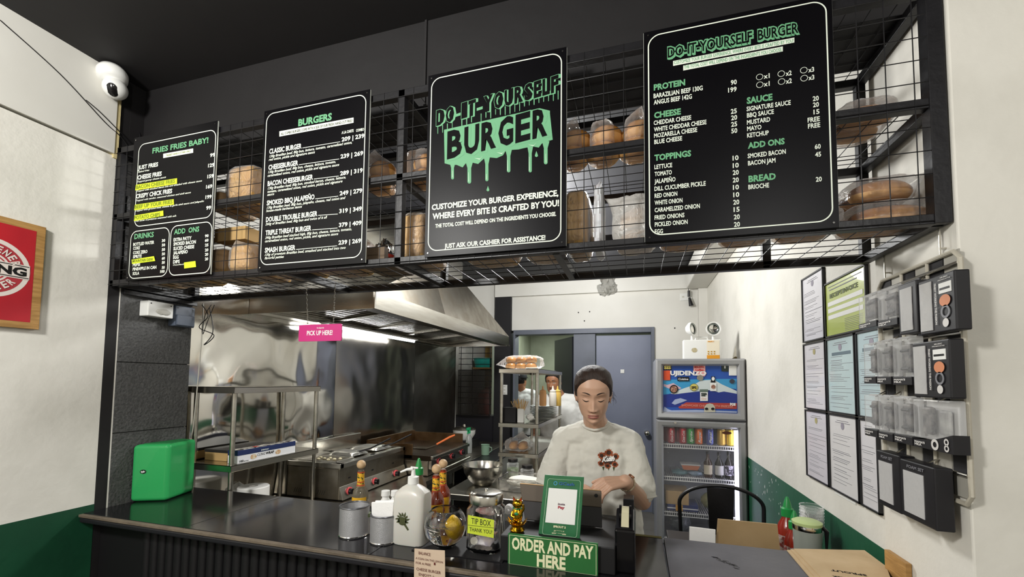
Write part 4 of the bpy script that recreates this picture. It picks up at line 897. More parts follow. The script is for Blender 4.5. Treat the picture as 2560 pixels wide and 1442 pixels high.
sticker(circ(380, 700, 92), KK); sticker(circ(380, 700, 70), mat('sticker brown', '#6b3a2c', .4, c2='#c79a83', cs=80), .0055)
sticker(circ(805, 660, 88, sy=.9), mat('sticker ring', '#7a7a4a', .4)); sticker(circ(805, 660, 78, sy=.9), YE, .005); ft_('SPS', 750, 690, 860, 50, KK, .04, .0065)
sticker(circ(935, 460, 70, sy=.85), mat('silver sticker', '#9c9a8e', .3, .5)); sticker(circ(1615, 535, 55, sy=.9), mat('sticker slate', '#3a3f4c', .4))
sticker([(1175, 430), (1250, 430), (1260, 560), (1160, 560)], KK); sticker(circ(1212, 480, 32, sy=1.3), WW, .006)
sticker([(1140, 565), (1280, 565), (1280, 740), (1150, 740)], WW); sticker(circ(1215, 650, 45), mat('sticker brown', '#8a5b3c', .4), .006)
sticker([(935, 765), (1100, 765), (1100, 950), (935, 950)], WW); sticker([(925, 705), (1105, 705), (1105, 765), (925, 765)], mat('sticker grey green', '#66776c', .4), .004); ft_('SIP', 955, 845, 1080, 62, mat('sticker dark green', '#28332f', .4), .06, .006); ft_('Glow', 960, 920, 1075, 45, mat('sticker peach', '#d59a86', .4), .0, .006, shear=.4)
sticker([(1020, 1190), (1025, 1080), (1070, 1020), (1140, 1000), (1210, 1020), (1250, 1080), (1258, 1190)], mat('sticker bone', '#c9c6b4', .4))
for cx in (1072, 1205): sticker(circ(cx, 1118, 36, sy=.8), KK, .006)
ft_('POS', 1570, 1045, 1690, 50, WW, .08, .005)
# fridge inside
gl = MB().box((fx0+.05, FY+.008, .35), (fx1-.05, FY+.014, fs-.055)).build('glass_pane', film('fridge glass', '#ffffff', .02, .03), fg)
MB().cyl((fx1-.062, FY+.04, .36), (fx1-.062, FY+.04, fs-.07), .012, n=10).build('light_tube', LED, fg, smooth=True)
p = at(1688, 1056, Y=FY-.02); MB().cyl((p.x, FY-.03, p.z), (p.x, FY, p.z), .009, n=12).build('lock', CHROME, fg, smooth=True)
zsh = [at(1750, 1112, Y=FY+.06).z, at(1750, 1195, Y=FY+.06).z, at(1720, 1282, Y=FY+.06).z]
for zz in zsh:
    mb = MB(); mb.cyl((fx0+.04, FY+.06, zz-.004), (fx1-.07, FY+.06, zz-.004), .004, n=6); mb.cyl((fx0+.04, FY+.06, zz-.03), (fx1-.07, FY+.06, zz-.03), .004, n=6)
    n_ = 32
    for i in range(n_): x = fx0+.05+(fx1-fx0-.13)*i/(n_-1); mb.cyl((x, FY+.06, zz-.03), (x, FY+.06, zz), .0025, n=5); mb.cyl((x, FY+.06, zz-.004), (x, FY+.5, zz-.004), .0025, n=5)
    stuff(mb.build('wire_shelf', PLAST_W, fg, merge=False))
def can(px, c, lb, word=None, c2=None, wc=None, zz=zsh[0], r=.0295, h=.118, Y=0):
    yy = FY+.10+Y; x = at(px, 1100, Y=yy).x; t = thing('drink_can', lb, 'can', (x, yy, zz+.002)); z0 = zz+.002
    MB().lathe([(r*.8, z0), (r, z0+.008), (r, z0+h-.01), (r*.85, z0+h)], (x, yy, 0), 20).build('body', mat('can '+c, c, .3, .4), t, smooth=True)
    MB().lathe([(r*.86, z0+h-.001), (r*.86, z0+h+.001), (.001, z0+h)], (x, yy, 0), 20).build('lid', STEEL, t, smooth=True)
    if word:
        k = textpart('print', WW, t); text(k, word, (x+.011, yy-r-.001, z0+.012), .085, .017, R=(0, 0, 1), Uv=(-1, 0, 0), bold=.02, shear=.3)
can(1668, '#8e1a26', 'leftmost can on the top fridge shelf, red, set back', None, Y=.075); can(1678, '#a31f2a', 'front red can with white script at the left of the fridge', 'Coca-Cola'); can(1695, '#8e1a26', 'red can set back between two red front cans', None, Y=.075); can(1707, '#b3202c', 'second front red can with white script, next to the green can', 'Coca-Cola')
can(1726, '#2c9a3f', 'green can on the top fridge shelf', 'Sprite'); can(1747, '#d9681f', 'orange can on the top fridge shelf', 'Royal'); can(1760, '#39408f', 'dark blue can set back beside the orange one', None, Y=.075); can(1774, '#5560a8', 'pale blue can with white lettering in the fridge', 'Pepsi'); can(1789, '#2b2f4c', 'navy can set back on the top fridge shelf', None, Y=.075); can(1803, '#d2a94a', 'gold can on the top fridge shelf, left of the yellow one'); can(1815, '#b8873a', 'brown gold can set back behind the oval sticker', None, Y=.075); can(1826, '#e0c440', 'yellow can at the right end of the top fridge shelf')
def btl(px, lb, m, lm, zz=zsh[1], r=.03, h=.19, Y=FY+.12):
    x = at(px, 1180, Y=Y).x; z0 = zz+.002; t = thing('sauce_bottle', lb, 'bottle', (x, Y, z0))
    MB().lathe([(.001, z0), (r, z0), (r, z0+h*.55), (r*.4, z0+h*.75), (r*.38, z0+h*.93), (.001, z0+h*.93)], (x, Y, 0), 22).build('bottle', m, t, smooth=True)
    MB().lathe([(r*.45, z0+h*.9), (r*.45, z0+h), (.001, z0+h)], (x, Y, 0), 18).build('cap', BKN, t, smooth=True)
    MB().lathe([(r+.0008, z0+h*.12), (r+.0008, z0+h*.48)], (x, Y, 0), 14, a0=PI+.3, a1=2*PI-.3).build('label', lm, t, smooth=True)
DKG = mat('dark bottle glass', '#1c1714', .1)
btl(1770, 'brown sauce bottle with cream label on the middle fridge shelf', mat('amber sauce', '#3c2416', .15), mat('cream label', '#cfc3ab', .5)); btl(1798, 'dark bottle with white label in the middle of the fridge', DKG, mat('white label', '#c4c2be', .5)); btl(1823, 'dark bottle with black and silver label at the right of the fridge', DKG, mat('skull label', '#2b2730', .5, c2='#b8b2c0', cs=60, lo=.48, hi=.52), h=.2)
xa = at(1725, 1170, Y=FY+.15).x
t = thing('food_container', 'clear takeaway tub of orange food in the fridge', 'container', (xa, FY+.15, zsh[1]+.046)); z0 = zsh[1]+.046
MB().add([(xa-.05, FY+.11, z0), (xa+.05, FY+.11, z0), (xa+.05, FY+.19, z0), (xa-.05, FY+.19, z0), (xa-.065, FY+.10, z0+.035), (xa+.065, FY+.10, z0+.035), (xa+.065, FY+.20, z0+.035), (xa-.065, FY+.20, z0+.035)], [(0, 3, 2, 1), (0, 1, 5, 4), (1, 2, 6, 5), (2, 3, 7, 6), (3, 0, 4, 7)]).build('tub', mat('orange food', '#c0714c', .5), t); MB().box((xa-.07, FY+.095, z0+.035), (xa+.07, FY+.205, z0+.045)).build('lid', MILKY, t, bevel=.003)
for i, (px, c) in enumerate(((1700, '#5e7f86'), (1738, '#6b7f90'))):
    x = at(px, 1190, Y=FY+.14).x; t = thing('food_pack', ['teal wrapped pack at the left of the middle fridge shelf', 'grey blue wrapped pack under the orange food tub'][i], 'pack', (x, FY+.14, zsh[1]+.002)); crumple((x, FY+.14, zsh[1]+.022), (.058, .06, .022), i, .15).build('pack', mat('pack '+c, c, .3), t, smooth=True)
for (px0_, px1_, hh, dz, c, lb) in ((1664, 1722, .10, .045, '#b0905f', 'tan carton on the lower fridge shelf'), (1668, 1745, .045, 0, '#1f2f6b', 'navy and white cartons on the lower fridge shelf')):
    xa, xb = at(px0_, 1270, Y=FY+.1).x, at(px1_, 1270, Y=FY+.1).x; z0 = zsh[2]+.002+dz; t = thing('fridge_carton', lb, 'box', ((xa+xb)/2, FY+.2, z0)); MB().box((xa, FY+.09, z0), (xb, FY+.30, z0+hh)).build('carton', mat('carton '+c, c, .5), t, bevel=.002)
    if dz == 0: MB().box((xa-.0005, FY+.089, z0+.014), (xb+.0005, FY+.0895, z0+.022)).build('white_stripe', WW, t); MB().box((xa+.06, FY+.0885, z0), (xa+.11, FY+.0888, z0+.044)).build('orange_stripe', mat('orange yellow', '#d69a2c', .5), t)
x = at(1765, 1260, Y=FY+.2).x; t = thing('food_bag', 'clear bag of yellowish greens on the lower fridge shelf', 'bag', (x, FY+.2, zsh[2])); crumple((x+.01, FY+.2, zsh[2]+.07), (.045, .06, .055), 11, .15).build('bag', mat('bagged greens', '#8a845a', .4, c2='#5f6a48', cs=14), t, smooth=True)
x = at(1700, 1310, Y=FY+.2).x; t = thing('food_bag', 'grey translucent bag at the bottom of the fridge', 'bag', (x, FY+.25, .36)); crumple((x, FY+.24, .41), (.08, .09, .07), 12, .15).build('bag', mat('grey bag', '#6f7377', .3), t, smooth=True)
x = at(1815, 1300, Y=FY+.2).x; t = thing('food_bag', 'dark wrapped bundle at the bottom right of the fridge', 'bag', (x, FY+.25, .31)); crumple((x-.05, FY+.24, .41), (.07, .09, .08), 14, .15).build('bag', mat('dark bundle', '#3b3c3e', .4, c2='#5a5f55', cs=10), t, smooth=True)
# oval sticker on glass
p = at(1817, 1082, Y=FY+.006); mb = MB().add([(p.x+.033*math.cos(2*PI*i/24), FY+.006, p.z+.011*math.sin(2*PI*i/24)) for i in range(24)], [tuple(range(24))]); mb.build('oval_sticker', mat('sticker brown dark', '#5a2c18', .4), fg, merge=False)
# emergency light on the fridge
z0 = ft+.001; ex0, ex1 = at(1709, 880, Y=FY+.12).x, at(1803, 880, Y=FY+.12).x; ey = FY+.12
em = thing('emergency_light', 'white twin-head emergency light on top of the fridge', 'lamp', ((ex0+ex1)/2, ey+.04, z0))
eh = at(1750, 849, Y=ey).z-z0
MB().box((ex0, ey, z0), (ex1, ey+.09, z0+eh)).build('housing', PLAST_W, em, bevel=.004)
MB().tube([(ex0+.09, ey+.04, z0+eh), (ex0+.095, ey+.04, z0+eh+.022), (ex0+.175, ey+.04, z0+eh+.022), (ex0+.18, ey+.04, z0+eh)], .006, 8).build('handle', PLAST_W, em, smooth=True)
for i, (px, yawd) in enumerate(((1730, 55), (1783, 5))):
    c = at(px, 822, Y=ey+.03); d = Vector((math.sin(math.radians(yawd)), -math.cos(math.radians(yawd)), .1)).normalized()
    M_ = Matrix.Translation(c) @ d.to_track_quat('Z', 'Y').to_matrix().to_4x4()
    mb = MB(); mb.M = M_; mb.lathe([(.001, -.045), (.03, -.04), (.052, -.012), (.055, .012), (.047, .012), (.043, .0)], n=32); hd = mb.build('lamp_head', PLAST_W, em, smooth=True)
    mb = MB(); mb.M = M_; mb.lathe([(.043, .004), (.03, -.01), (.001, -.02)], n=28); mb.build('reflector', CHROME, hd, smooth=True)
    mb = MB(); mb.M = M_; mb.lathe([(.040, .006), (.033, .007), (.033, .004)], n=28); mb.build('lamp_ring', mat('lamp ring grey', '#55605a', .4), hd, smooth=True)
    MB().cyl((c.x, ey+.04, z0+eh-.002), (c.x, ey+.04, c.z-.045), .010, .008, 12).build('stem', PLAST_W, em, smooth=True)
ea = at(1767, 870, Y=ey-.001).x; eb = at(1799, 870, Y=ey-.001).x
MB().box((ea, ey-.0015, z0+.004), (eb, ey-.0002, z0+.034)).build('orange_label', mat('label orange', '#e39a24', .5), em)
MB().box((ea, ey-.0012, z0+.034), (eb, ey-.0002, z0+eh-.006)).build('label', mat('label cream', '#ece2cc', .5), em)
for i in range(2):
    for j in range(3): MB().box((ea+.006+j*.021, ey-.003, z0+.040+i*.017), (ea+.016+j*.021, ey-.0012, z0+.048+i*.017)).build('button', mat('button amber', '#b88a1c', .5), em)
k = textpart('print', mat('label orange', '#e39a24', .5), em); text(k, 'FIREFLY', (ea+.008, ey-.002, z0+eh-.02), .045, .009, bold=.04)
mb = MB(); p = at(1736, 875, Y=ey-.001); mb.add([(p.x, ey-.001, p.z)]+[(p.x+.021*math.cos(2*PI*i/20), ey-.001, p.z+.018*math.sin(2*PI*i/20)) for i in range(20)], [(0, i+1, (i+1) % 20+1) for i in range(20)]); mb.build('gold_sticker', mat('gold sticker', '#b3a37a', .4, .3, c2='#cdc4a6', cs=70), em, merge=False)
# knife blade
p = at(1835, 893, Y=FY+.2); t = thing('knife', 'pointed steel knife standing on top of the fridge', 'knife', (p.x, FY+.2, ft+.001))
mb = MB().prism([(0, .02), (.03, .02), (.026, .05), (.024, .115), (.012, .07)], lambda a, b, q: (p.x-.01+a, FY+.2+q, ft+b), .003); mb.build('blade', STEEL, t)
MB().prism([(-.02, 0), (.03, 0), (.03, .024), (.018, .026)], lambda a, b, q: (p.x-.01+a, FY+.194+q, ft+.001+b), .016).build('handle', mat('brown handle', '#6a5c34', .5), t)
# chair
def chair():
    cx_, cy_ = at(1802, 1300, Y=1.42).x, 1.42
    t = thing('metal_chair', 'black metal chair with hoop back in front of the fridge', 'chair', (cx_, 1.25, 0))
    Mk = BLACK; w_ = .215; zt_ = at(1800, 1214, Y=1.42).z
    pts = []
    for i in range(25):
        a = PI*i/24; pts.append((cx_-w_*math.cos(a), 1.42, zt_-.11+.11*math.sin(a)))
    pts = [(cx_-w_+.01, 1.40, .46)]+pts+[(cx_+w_-.01, 1.40, .46)]
    MB().tube(pts, .0105, 10).build('back_hoop', Mk, t, smooth=True)
    MB().prism([(-.05, .47), (.05, .47), (.07, zt_-.012), (-.07, zt_-.012)], lambda a, b, q: (cx_+a, 1.415+q, b), .004).build('backrest', Mk, t, bevel=.001)
    MB().prism(rrect(cx_-.19, 1.05, cx_+.19, 1.42, .06), lambda a, b, q: (a, b, .45+q), .014).build('seat', Mk, t, bevel=.004)
    for sx in (-1, 1):
        for yy, dy in ((1.07, -.05), (1.40, .05)): MB().bar((cx_+sx*.17, yy, .45), (cx_+sx*.2, yy+dy, 0), .028, .02).build('leg', Mk, t, bevel=.003)
chair()
# table behind the counter with condiments
TZ = .75
tb = thing('side_table', 'small dark table behind the counter against the green wall', 'table', (2.46, .80, 0))
MB().box((2.17, .46, TZ-.025), (2.785, 1.12, TZ)).build('top', mat('dark table top', '#37322e', .4), tb, bevel=.003)
for x in (2.2, 2.75):
    for y in (.5, 1.08): leg(tb, x, y, 0, TZ-.025, .015, BLACK)
def prismbag(name, lb, x0, x1, y0, y1, h, m, cat):
    t = thing(name, lb, cat, ((x0+x1)/2, (y0+y1)/2, TZ))
    yc = (y0+y1)/2
    mb = MB().add([(x0, y0, TZ+.001), (x1, y0, TZ+.001), (x1, y1, TZ+.001), (x0, y1, TZ+.001), (x0+.008, yc-.012, TZ+h), (x1-.006, yc-.012, TZ+h), (x1-.006, yc+.0, TZ+h-.001), (x0+.008, yc+.0, TZ+h-.001), (x0+.012, yc, TZ+.0+h*.5)],
      [(0, 3, 2, 1), (0, 1, 5, 4), (1, 2, 6, 5), (2, 3, 7, 6), (3, 0, 8), (3, 8, 7), (0, 4, 8), (4, 7, 8), (4, 5, 6, 7)]); mb.build('bag', m, t); return t
Yb = .62; xa, xb = at(1790, 1370, Y=Yb).x, at(1948, 1370, Y=Yb).x; hb = at(1870, 1303, Y=Yb).z-TZ
prismbag('paper_bag', 'standing kraft paper bag with folded top behind the counter', xa, xb, Yb-.05, Yb+.06, hb, KRAFT, 'bag')
xa, xb = at(1722, 1345, Y=.6).x, at(1789, 1345, Y=.6).x; hb = at(1755, 1321, Y=.6).z-TZ
t = thing('paper_pad', 'blank white paper card standing left of the kraft bag', 'paper', ((xa+xb)/2, .6, TZ)); MB().prism([(xa, TZ+.001), (xb-.004, TZ+.001), (xb, TZ+hb), (xa+.003, TZ+hb+.002)], lambda a, b, q: (a, .6+q, b), .006).build('card', mat('paper white', '#e9e7e2', .8), t)
# sriracha bottles
def sriracha(x, y, z0, lb, sc=1, full=True):
    t = thing('chili_sauce_bottle', lb, 'bottle', (x, y, z0))
    r = .032*sc; h = .2*sc
    MB().lathe([(.001, z0), (r, z0+.002), (r, z0+h*.58), (r*.82, z0+h*.68), (r*.42, z0+h*.8), (r*.40, z0+h*.84), (.001, z0+h*.84)], (x, y, 0), 24).build('bottle', mat('red chili sauce', '#8e2416', .18, coat=.6) if full else mat('empty sauce bottle', '#7d6a50', .12, trans=.5), t, smooth=True)
    MB().lathe([(r*.56, z0+h*.80), (r*.56, z0+h*.92), (r*.4, z0+h*.94), (r*.3, z0+h*1.02), (r*.12, z0+h*1.10), (.001, z0+h*1.11)], (x, y, 0), 20).build('cap', mat('green cap', '#1f8a43', .35), t, smooth=True)
    if full: MB().lathe([(r+.0006, z0+h*.1), (r+.0006, z0+h*.52)], (x, y, 0), 24).build('label', mat('red white label', '#b9a9a4', .5, c2='#8a3a36', cs=80, lo=.47, hi=.53), t, smooth=True)
p = at(1969, 1300, Y=.80); sriracha(p.x, .80, TZ+.001, 'left red chili sauce bottle with green cap by the green wall', 1.28)
p = at(1986, 1300, Y=.71); sriracha(p.x, .71, TZ+.001, 'right red chili sauce bottle with green cap, slightly nearer', 1.14)
p = at(2034, 1290, Y=.82); t = thing('cup_stack', 'stack of clear plastic cups behind the lidded jar', 'cups', (p.x, .80, TZ)); zt_ = at(2022, 1268, Y=.8).z
for i in range(9):
    z1 = zt_-i*.012; MB().lathe([(.028, z1-.1), (.042, z1), (.0435, z1), (.0435, z1-.003), (.042, z1-.003)], (p.x, .84, 0), 22).build('cup', FILM, t, smooth=True)
p = at(2018, 1330, Y=.60); zt_ = at(2018, 1302, Y=.60).z
t = thing('lidded_canister', 'frosted canister with pale green lid and black clasp', 'canister', (p.x, .60, TZ))
MB().lathe([(.001, TZ+.001), (.040, TZ+.001), (.045, zt_-.02), (.001, zt_-.02)], (p.x, .60, 0), 28).build('body', mat('frosted plastic', '#8f948c', .3), t, smooth=True)
MB().lathe([(.0455, zt_-.03), (.046, zt_-.022), (.0445, zt_-.012)], (p.x, .60, 0), 28).build('metal_ring', CHROME, t, smooth=True)
MB().lathe([(.047, zt_-.012), (.048, zt_-.002), (.037, zt_+.004), (.001, zt_+.003)], (p.x, .60, 0), 28).build('lid', mat('pale green lid', '#b3c487', .4), t, smooth=True)
MB().tube([(p.x+.040, .59, zt_-.01), (p.x+.058, .59, zt_-.03), (p.x+.056, .59, zt_-.09)], [.006, .008, .004], 8).build('clasp', BKN, t, smooth=True)
# counter flap to the right
fl = thing('counter_flap', 'scuffed dark grey hinged counter top against the white pillar', 'counter', (2.44, .18, 0))
MB().box((2.12, -.04, ZT-.02), (2.748, YR, ZT+.001)).build('top', mat('scuffed grey laminate', '#5b5a5f', .45, bump=.1, bs=40, c2='#4f4e53', cs=5), fl, bevel=.002)
MB().box((2.12, .0, 0), (2.748, .03, ZT-.02)).build('front_panel', mat('black board', '#151416', .6), fl)
mb = MB(); rn = random.Random(2)
for i in range(26):
    a = at(1775+i*2.6+rn.uniform(-4, 4), 1388+i*1.25+rn.uniform(-2.5, 2.5), Z=ZT+.0015); b = a+Vector((rn.uniform(.006, .02), rn.uniform(-.012, .0), 0)); mb.bar((a.x, a.y, ZT+.0012), (b.x, b.y, ZT+.0012), .0025, .0004)
stuff(mb.build('scuff_mark', BKN, fl, merge=False))
MB().box((at(1570, 1340, Z=ZT).x-.0, YR-.01, ZT-.02), (2.112, YR+.004, ZT+.002)).build('plywood_edge', mat('plywood edge', '#6d6636', .7), ctr)
# kraft bags pile lying flat
for i, (dz, ang, lb) in enumerate(((0, 0, 'lowest flat kraft paper bag on the counter flap'), (.0035, .03, 'middle flat kraft paper bag on the counter flap'), (.007, .05, 'top flat kraft paper bag with upside down black shop print'))):
    A = [at(1967+i*8, 1378, Z=ZT), at(2170, 1383, Z=ZT), at(2226, 1424, Z=ZT), at(2240, 1500, Z=ZT), at(2070+i*14, 1500, Z=ZT)]
    t = thing('paper_bag', lb, 'bag', (A[0].x+.05, A[0].y-.1, ZT+.002+dz)); z0 = ZT+.002+dz
    MB().prism([(min(q.x, 2.745), q.y-i*.004) for q in A], lambda a, b, q: (a, b, z0+q), .003).build('bag', mat('light kraft paper', '#c4ab86', .8, bump=.1, bs=25, c2='#b89e78', cs=8), t)
    if i == 2:
        k = textpart('print', INK_K, t); a = at(2165, 1436, Z=z0+.0035); text(k, 'SPROUT', (a.x, a.y, z0+.0036), .085, .012, R=(-1, .12, 0), Uv=(-.1, -1, 0), bold=.03, align='L')
        a = at(2145, 1448, Z=z0+.0035); text(k, 'BURGER', (a.x, a.y, z0+.0036), .06, .008, R=(-1, .12, 0), Uv=(-.1, -1, 0), bold=.03)
t = thing('wood_block', 'small tan wood block at the foot of the pillar', 'wood block', (2.70, .28, ZT)); p = at(2240, 1400, X=2.745); MB().box((2.735, at(2275, 1400, X=2.745).y, ZT+.002), (2.748, at(2222, 1400, X=2.745).y, at(2240, 1386, X=2.745).z)).build('block', WOOD, t)
# ------------------------------------------------------------ things on the counter
# bright green speaker-like cube
gz0, gz1 = ZT+.001, 1.197
GP = [(-.126, .127), (.007, .192), (-.052, .362), (-.126, .362)]
gb = thing('green_cube_speaker', 'bright green rounded cube speaker standing at the left end of the counter', 'speaker', (-.07, .25, gz0))
GRN = mat('bright green enamel', '#2fa65b', .3, bump=.04, bs=80, coat=.3)
MB().prism(GP, lambda a, b, q: (a, b, gz0+q), gz1-gz0).build('body', GRN, gb, bevel=.016, segs=5)
MB().prism([(a*.72-.0195, b*.72+.073) for a, b in GP], lambda a, b, q: (a, b, gz1-.0005+q), .003).build('top_plate', mat('darker green', '#1f7a42', .5), gb, bevel=.001)
gd = Vector((.133, .065, 0)).normalized(); gn = Vector((gd.y, -gd.x, 0)); bc = Vector((-.126, .127, 1.078))+gd*.050+gn*.0012
mb = MB(); mb.add([bc]+[bc+gd*(.0125*math.cos(2*PI*i/24))+Vector((0, 0, .0095*math.sin(2*PI*i/24))) for i in range(24)], [(0, i+1, (i+1) % 24+1) for i in range(24)]); mb.build('badge', mat('badge dark green', '#0c2a1a', .4), gb, merge=False)
k = textpart('print', WW, gb); text(k, 'tylr', bc+gn*.0008-gd*.0085-Vector((0, 0, .003)), .017, .008, bold=.04, R=gd)
# mesh cups
MESH = mat('grey wire mesh cup', '#b2b2b4', .35, .6, bump=.35, bs=900, det=1)
def alpha_mesh():
    m = mat('silver fine mesh', '#8f9093', .35, .7); nt = m.node_tree; b = nt.nodes['Principled BSDF']
    return m
def meshcup(px, py, lb, r=.036, h=.088):
    c = at(px, py, Z=ZT); x, y = c.x, c.y+r*.98; z = ZT+.001
    t = thing('mesh_cup', lb, 'cup', (x, y, z))
    MB().lathe([(.001, z), (r, z), (r, z+h), (r-.001, z+h), (r-.001, z+.003), (.001, z+.003)], (x, y, 0), 40).build('basket', MESH, t, smooth=True)
    MB().tube([(x+r*math.cos(2*PI*i/32), y+r*math.sin(2*PI*i/32), z+h) for i in range(32)], .0028, 8, closed=True).build('rim', mat('grey rim', '#77787c', .3, .8), t, smooth=True)
    MB().tube([(x+r*math.cos(2*PI*i/32), y+r*math.sin(2*PI*i/32), z+.003) for i in range(32)], .002, 6, closed=True).build('base_ring', CHROME, t, smooth=True)
    return x, y, z+h
meshcup(862, 1347, 'empty silver mesh cup, leftmost of the counter items', .051, .101)
x, y, z = meshcup(941, 1363, 'silver mesh cup holding folded white napkins', .049, .09)
t = thing('napkin_stack', 'folded white napkins standing in the right mesh cup', 'napkins', (x, y, z-.075))
NP = mat('napkin white', '#efeeec', .85, bump=.15, bs=80)
for i in range(4): MB().prism([(-.036, -.078), (.036, -.078), (.044, .048+.003*math.sin(i*2)), (-.044, .036+.003*math.cos(i*3))], lambda a, b, q, i=i: (x+a, y-.02+i*.011+q, z+b), .008).build('napkin', NP, t, bevel=.002)
# hot sauce bottles with wooden ball caps
GLS = mat('bottle glass', '#f4efe2', .03, trans=1, ior=1.45)
def hotsauce(px, py, lb, full=.9, s=1, dy=0):
    c = at(px, py, Z=ZT); x, y = c.x, c.y+dy; z = ZT+.001; h = .198*s; r = .0305*s
    t = thing('hot_sauce_bottle', lb, 'bottle', (x, y, z))
    prof = [(.001, 0), (r, .001), (r, h*.50), (r*.9, h*.58), (r*.5, h*.68), (r*.43, h*.74), (r*.40, h*.98)]
    if full > .3:
        MB().lathe([(a, z+b) for a, b in prof]+[(.001, z+h*.98)], (x, y, 0), 28).build('bottle', mat('red hot sauce', '#7e2d12', .08, coat=.8), t, smooth=True)
    else:
        MB().lathe([(a, z+b) for a, b in prof]+[(.001, z+h*.98)], (x, y, 0), 28).build('bottle', mat('nearly empty bottle', '#c9bfa6', .06, trans=.85), t, smooth=True)
        MB().lathe([(.001, z+.004), (r*.9, z+.004), (r*.9, z+h*.2), (.001, z+h*.2)], (x, y, 0), 20).build('sauce_rest', mat('red hot sauce', '#7e2d12', .08, coat=.8), t, smooth=True)
    MB().lathe([(r+.0008, z+h*.10), (r+.0008, z+h*.47)], (x, y, 0), 28, a0=PI+.15, a1=2*PI-.15).build('label', mat('yellow label', '#d8a526', .45), t, smooth=True)
    MB().lathe([(r+.0011, z+h*.2), (r+.0011, z+h*.34)], (x, y, 0), 20, a0=PI*1.25, a1=PI*1.75).build('label_picture', mat('label picture', '#c98c2b', .45, c2='#7a2d18', cs=90, lo=.5, hi=.55), t, smooth=True)
    k = textpart('print', mat('label red', '#8c2415', .5), t); text(k, 'Cholula', (x, y-r-.0018, z+h*.36), r*1.15, .009*s, align='C', bold=.03)
    MB().lathe([(r*.5, z+h*.66), (r*.45, z+h*.74), (r*.43, z+h*.93)], (x, y, 0), 24).build('neck_label', mat('neck yellow', '#dca92b', .45, c2='#39461d', cs=130, lo=.55, hi=.6), t, smooth=True)
    for zz in (.68, .745, .93): MB().lathe([(r*.52 if zz < .7 else r*.47, z+h*zz), (r*.5 if zz < .7 else r*.46, z+h*(zz+.018))], (x, y, 0), 20).build('neck_band', mat('red band', '#b8401d', .45), t, smooth=True)
    MB().ball((x, y, z+h*1.09), .0175*s, 24, 16).build('wooden_cap', mat('wooden ball', '#cbae88', .5, bump=.05, c2='#b8966c', cs=20, stretch=(1, 1, 5)), t, smooth=True)
hotsauce(899, 1300, 'nearly empty hot sauce bottle with wooden ball cap and yellow label', .1, 1.0, 0)
hotsauce(1088, 1322, 'front full red hot sauce bottle with wooden ball cap', .9, 1.02, 0)
hotsauce(1105, 1300, 'rear full red hot sauce bottle with wooden ball cap, behind its twin', .9, 1.02, .0)
c = at(1044, 1292, Z=ZT); sriracha(c.x, c.y, ZT+.001, 'brownish sauce bottle with green tip cap behind the pump bottle', 1.06, False)
# small clear tub with toothpicks between the cups
c = at(905, 1338, Z=ZT); x, y = c.x, c.y+.02; z = ZT+.001
t = thing('toothpick_jar', 'small clear jar with green lid between the two mesh cups', 'jar', (x, y, z)); MB().lathe([(.001, z), (.017, z), (.017, z+.06), (.001, z+.06)], (x, y, 0), 18).build('jar', MILKY, t, smooth=True); MB().lathe([(.001, z+.002), (.014, z+.002), (.014, z+.04), (.001, z+.04)], (x, y, 0), 16).build('toothpicks', mat('reddish sticks', '#7c4a35', .6), t, smooth=True)
MB().lathe([(.018, z+.06), (.018, z+.072), (.001, z+.073)], (x, y, 0), 18).build('lid', mat('dull green lid', '#76885a', .4), t, smooth=True)
# little white salt pots behind
for i, px in enumerate((962, 986)):
    c = at(px, 1305, Z=ZT); x, y = c.x, c.y; z = ZT+.001
    t = thing('white_shaker', ['white shaker bottle behind the napkin cup', 'white shaker bottle right behind the pump bottle'][i], 'shaker', (x, y, z)); MB().lathe([(.001, z), (.02, z), (.021, z+.08), (.013, z+.092), (.013, z+.10), (.017, z+.101), (.016, z+.12), (.001, z+.121)], (x, y, 0), 20).build('shaker', PLAST_W, t, smooth=True)
# soap pump bottle
c = at(1014, 1366, Z=ZT); x, y = c.x, c.y+.041; z = ZT+.001
pb = thing('pump_bottle', 'large white pump bottle with a dark burger emblem', 'bottle', (x, y, z))
def sq(rx, ry, zz, e=3.0, n=36):
    out = []
    for i in range(n):
        a = 2*PI*i/n; cc, s_ = math.cos(a), math.sin(a); k = (abs(cc)**e+abs(s_)**e)**(-1/e); out.append((x+rx*k*cc, y+ry*k*s_, zz))
    return out
rings = [(.0005, .0005, z, 2), (.055, .038, z, 5), (.058, .041, z+.006, 5), (.058, .041, z+.156, 5), (.055, .038, z+.170, 4), (.036, .028, z+.186, 2.8), (.022, .020, z+.194, 2), (.0165, .0165, z+.198, 2), (.0165, .0165, z+.204, 2)]
vs = []; n_ = 36
for r in rings: vs += sq(*r)
fsx = [(i*n_+j, i*n_+(j+1) % n_, (i+1)*n_+(j+1) % n_, (i+1)*n_+j) for i in range(len(rings)-1) for j in range(n_)]
MB().add(vs, fsx).build('bottle', mat('translucent white plastic', '#cfcdc5', .3, sub=.4), pb, smooth=True)
MB().lathe([(.0185, z+.197), (.0185, z+.220), (.008, z+.224), (.006, z+.244), (.001, z+.245)], (x, y, 0), 26).build('collar', PLAST_W, pb, smooth=True)
MB().tube([(x, y, z+.238), (x-.002, y-.003, z+.247), (x-.02, y-.010, z+.245), (x-.04, y-.018, z+.236)], [.005, .006, .0045, .003], 10).build('nozzle', PLAST_W, pb, smooth=True)
MB().tube([(x-.010, y, z+.2495), (x+.016, y+.003, z+.250)], [.005, .003], 10).build('press_head', PLAST_W, pb, smooth=True)
em_ = MB(); ex, ez = x-.014, z+.085; EY = y-.0422
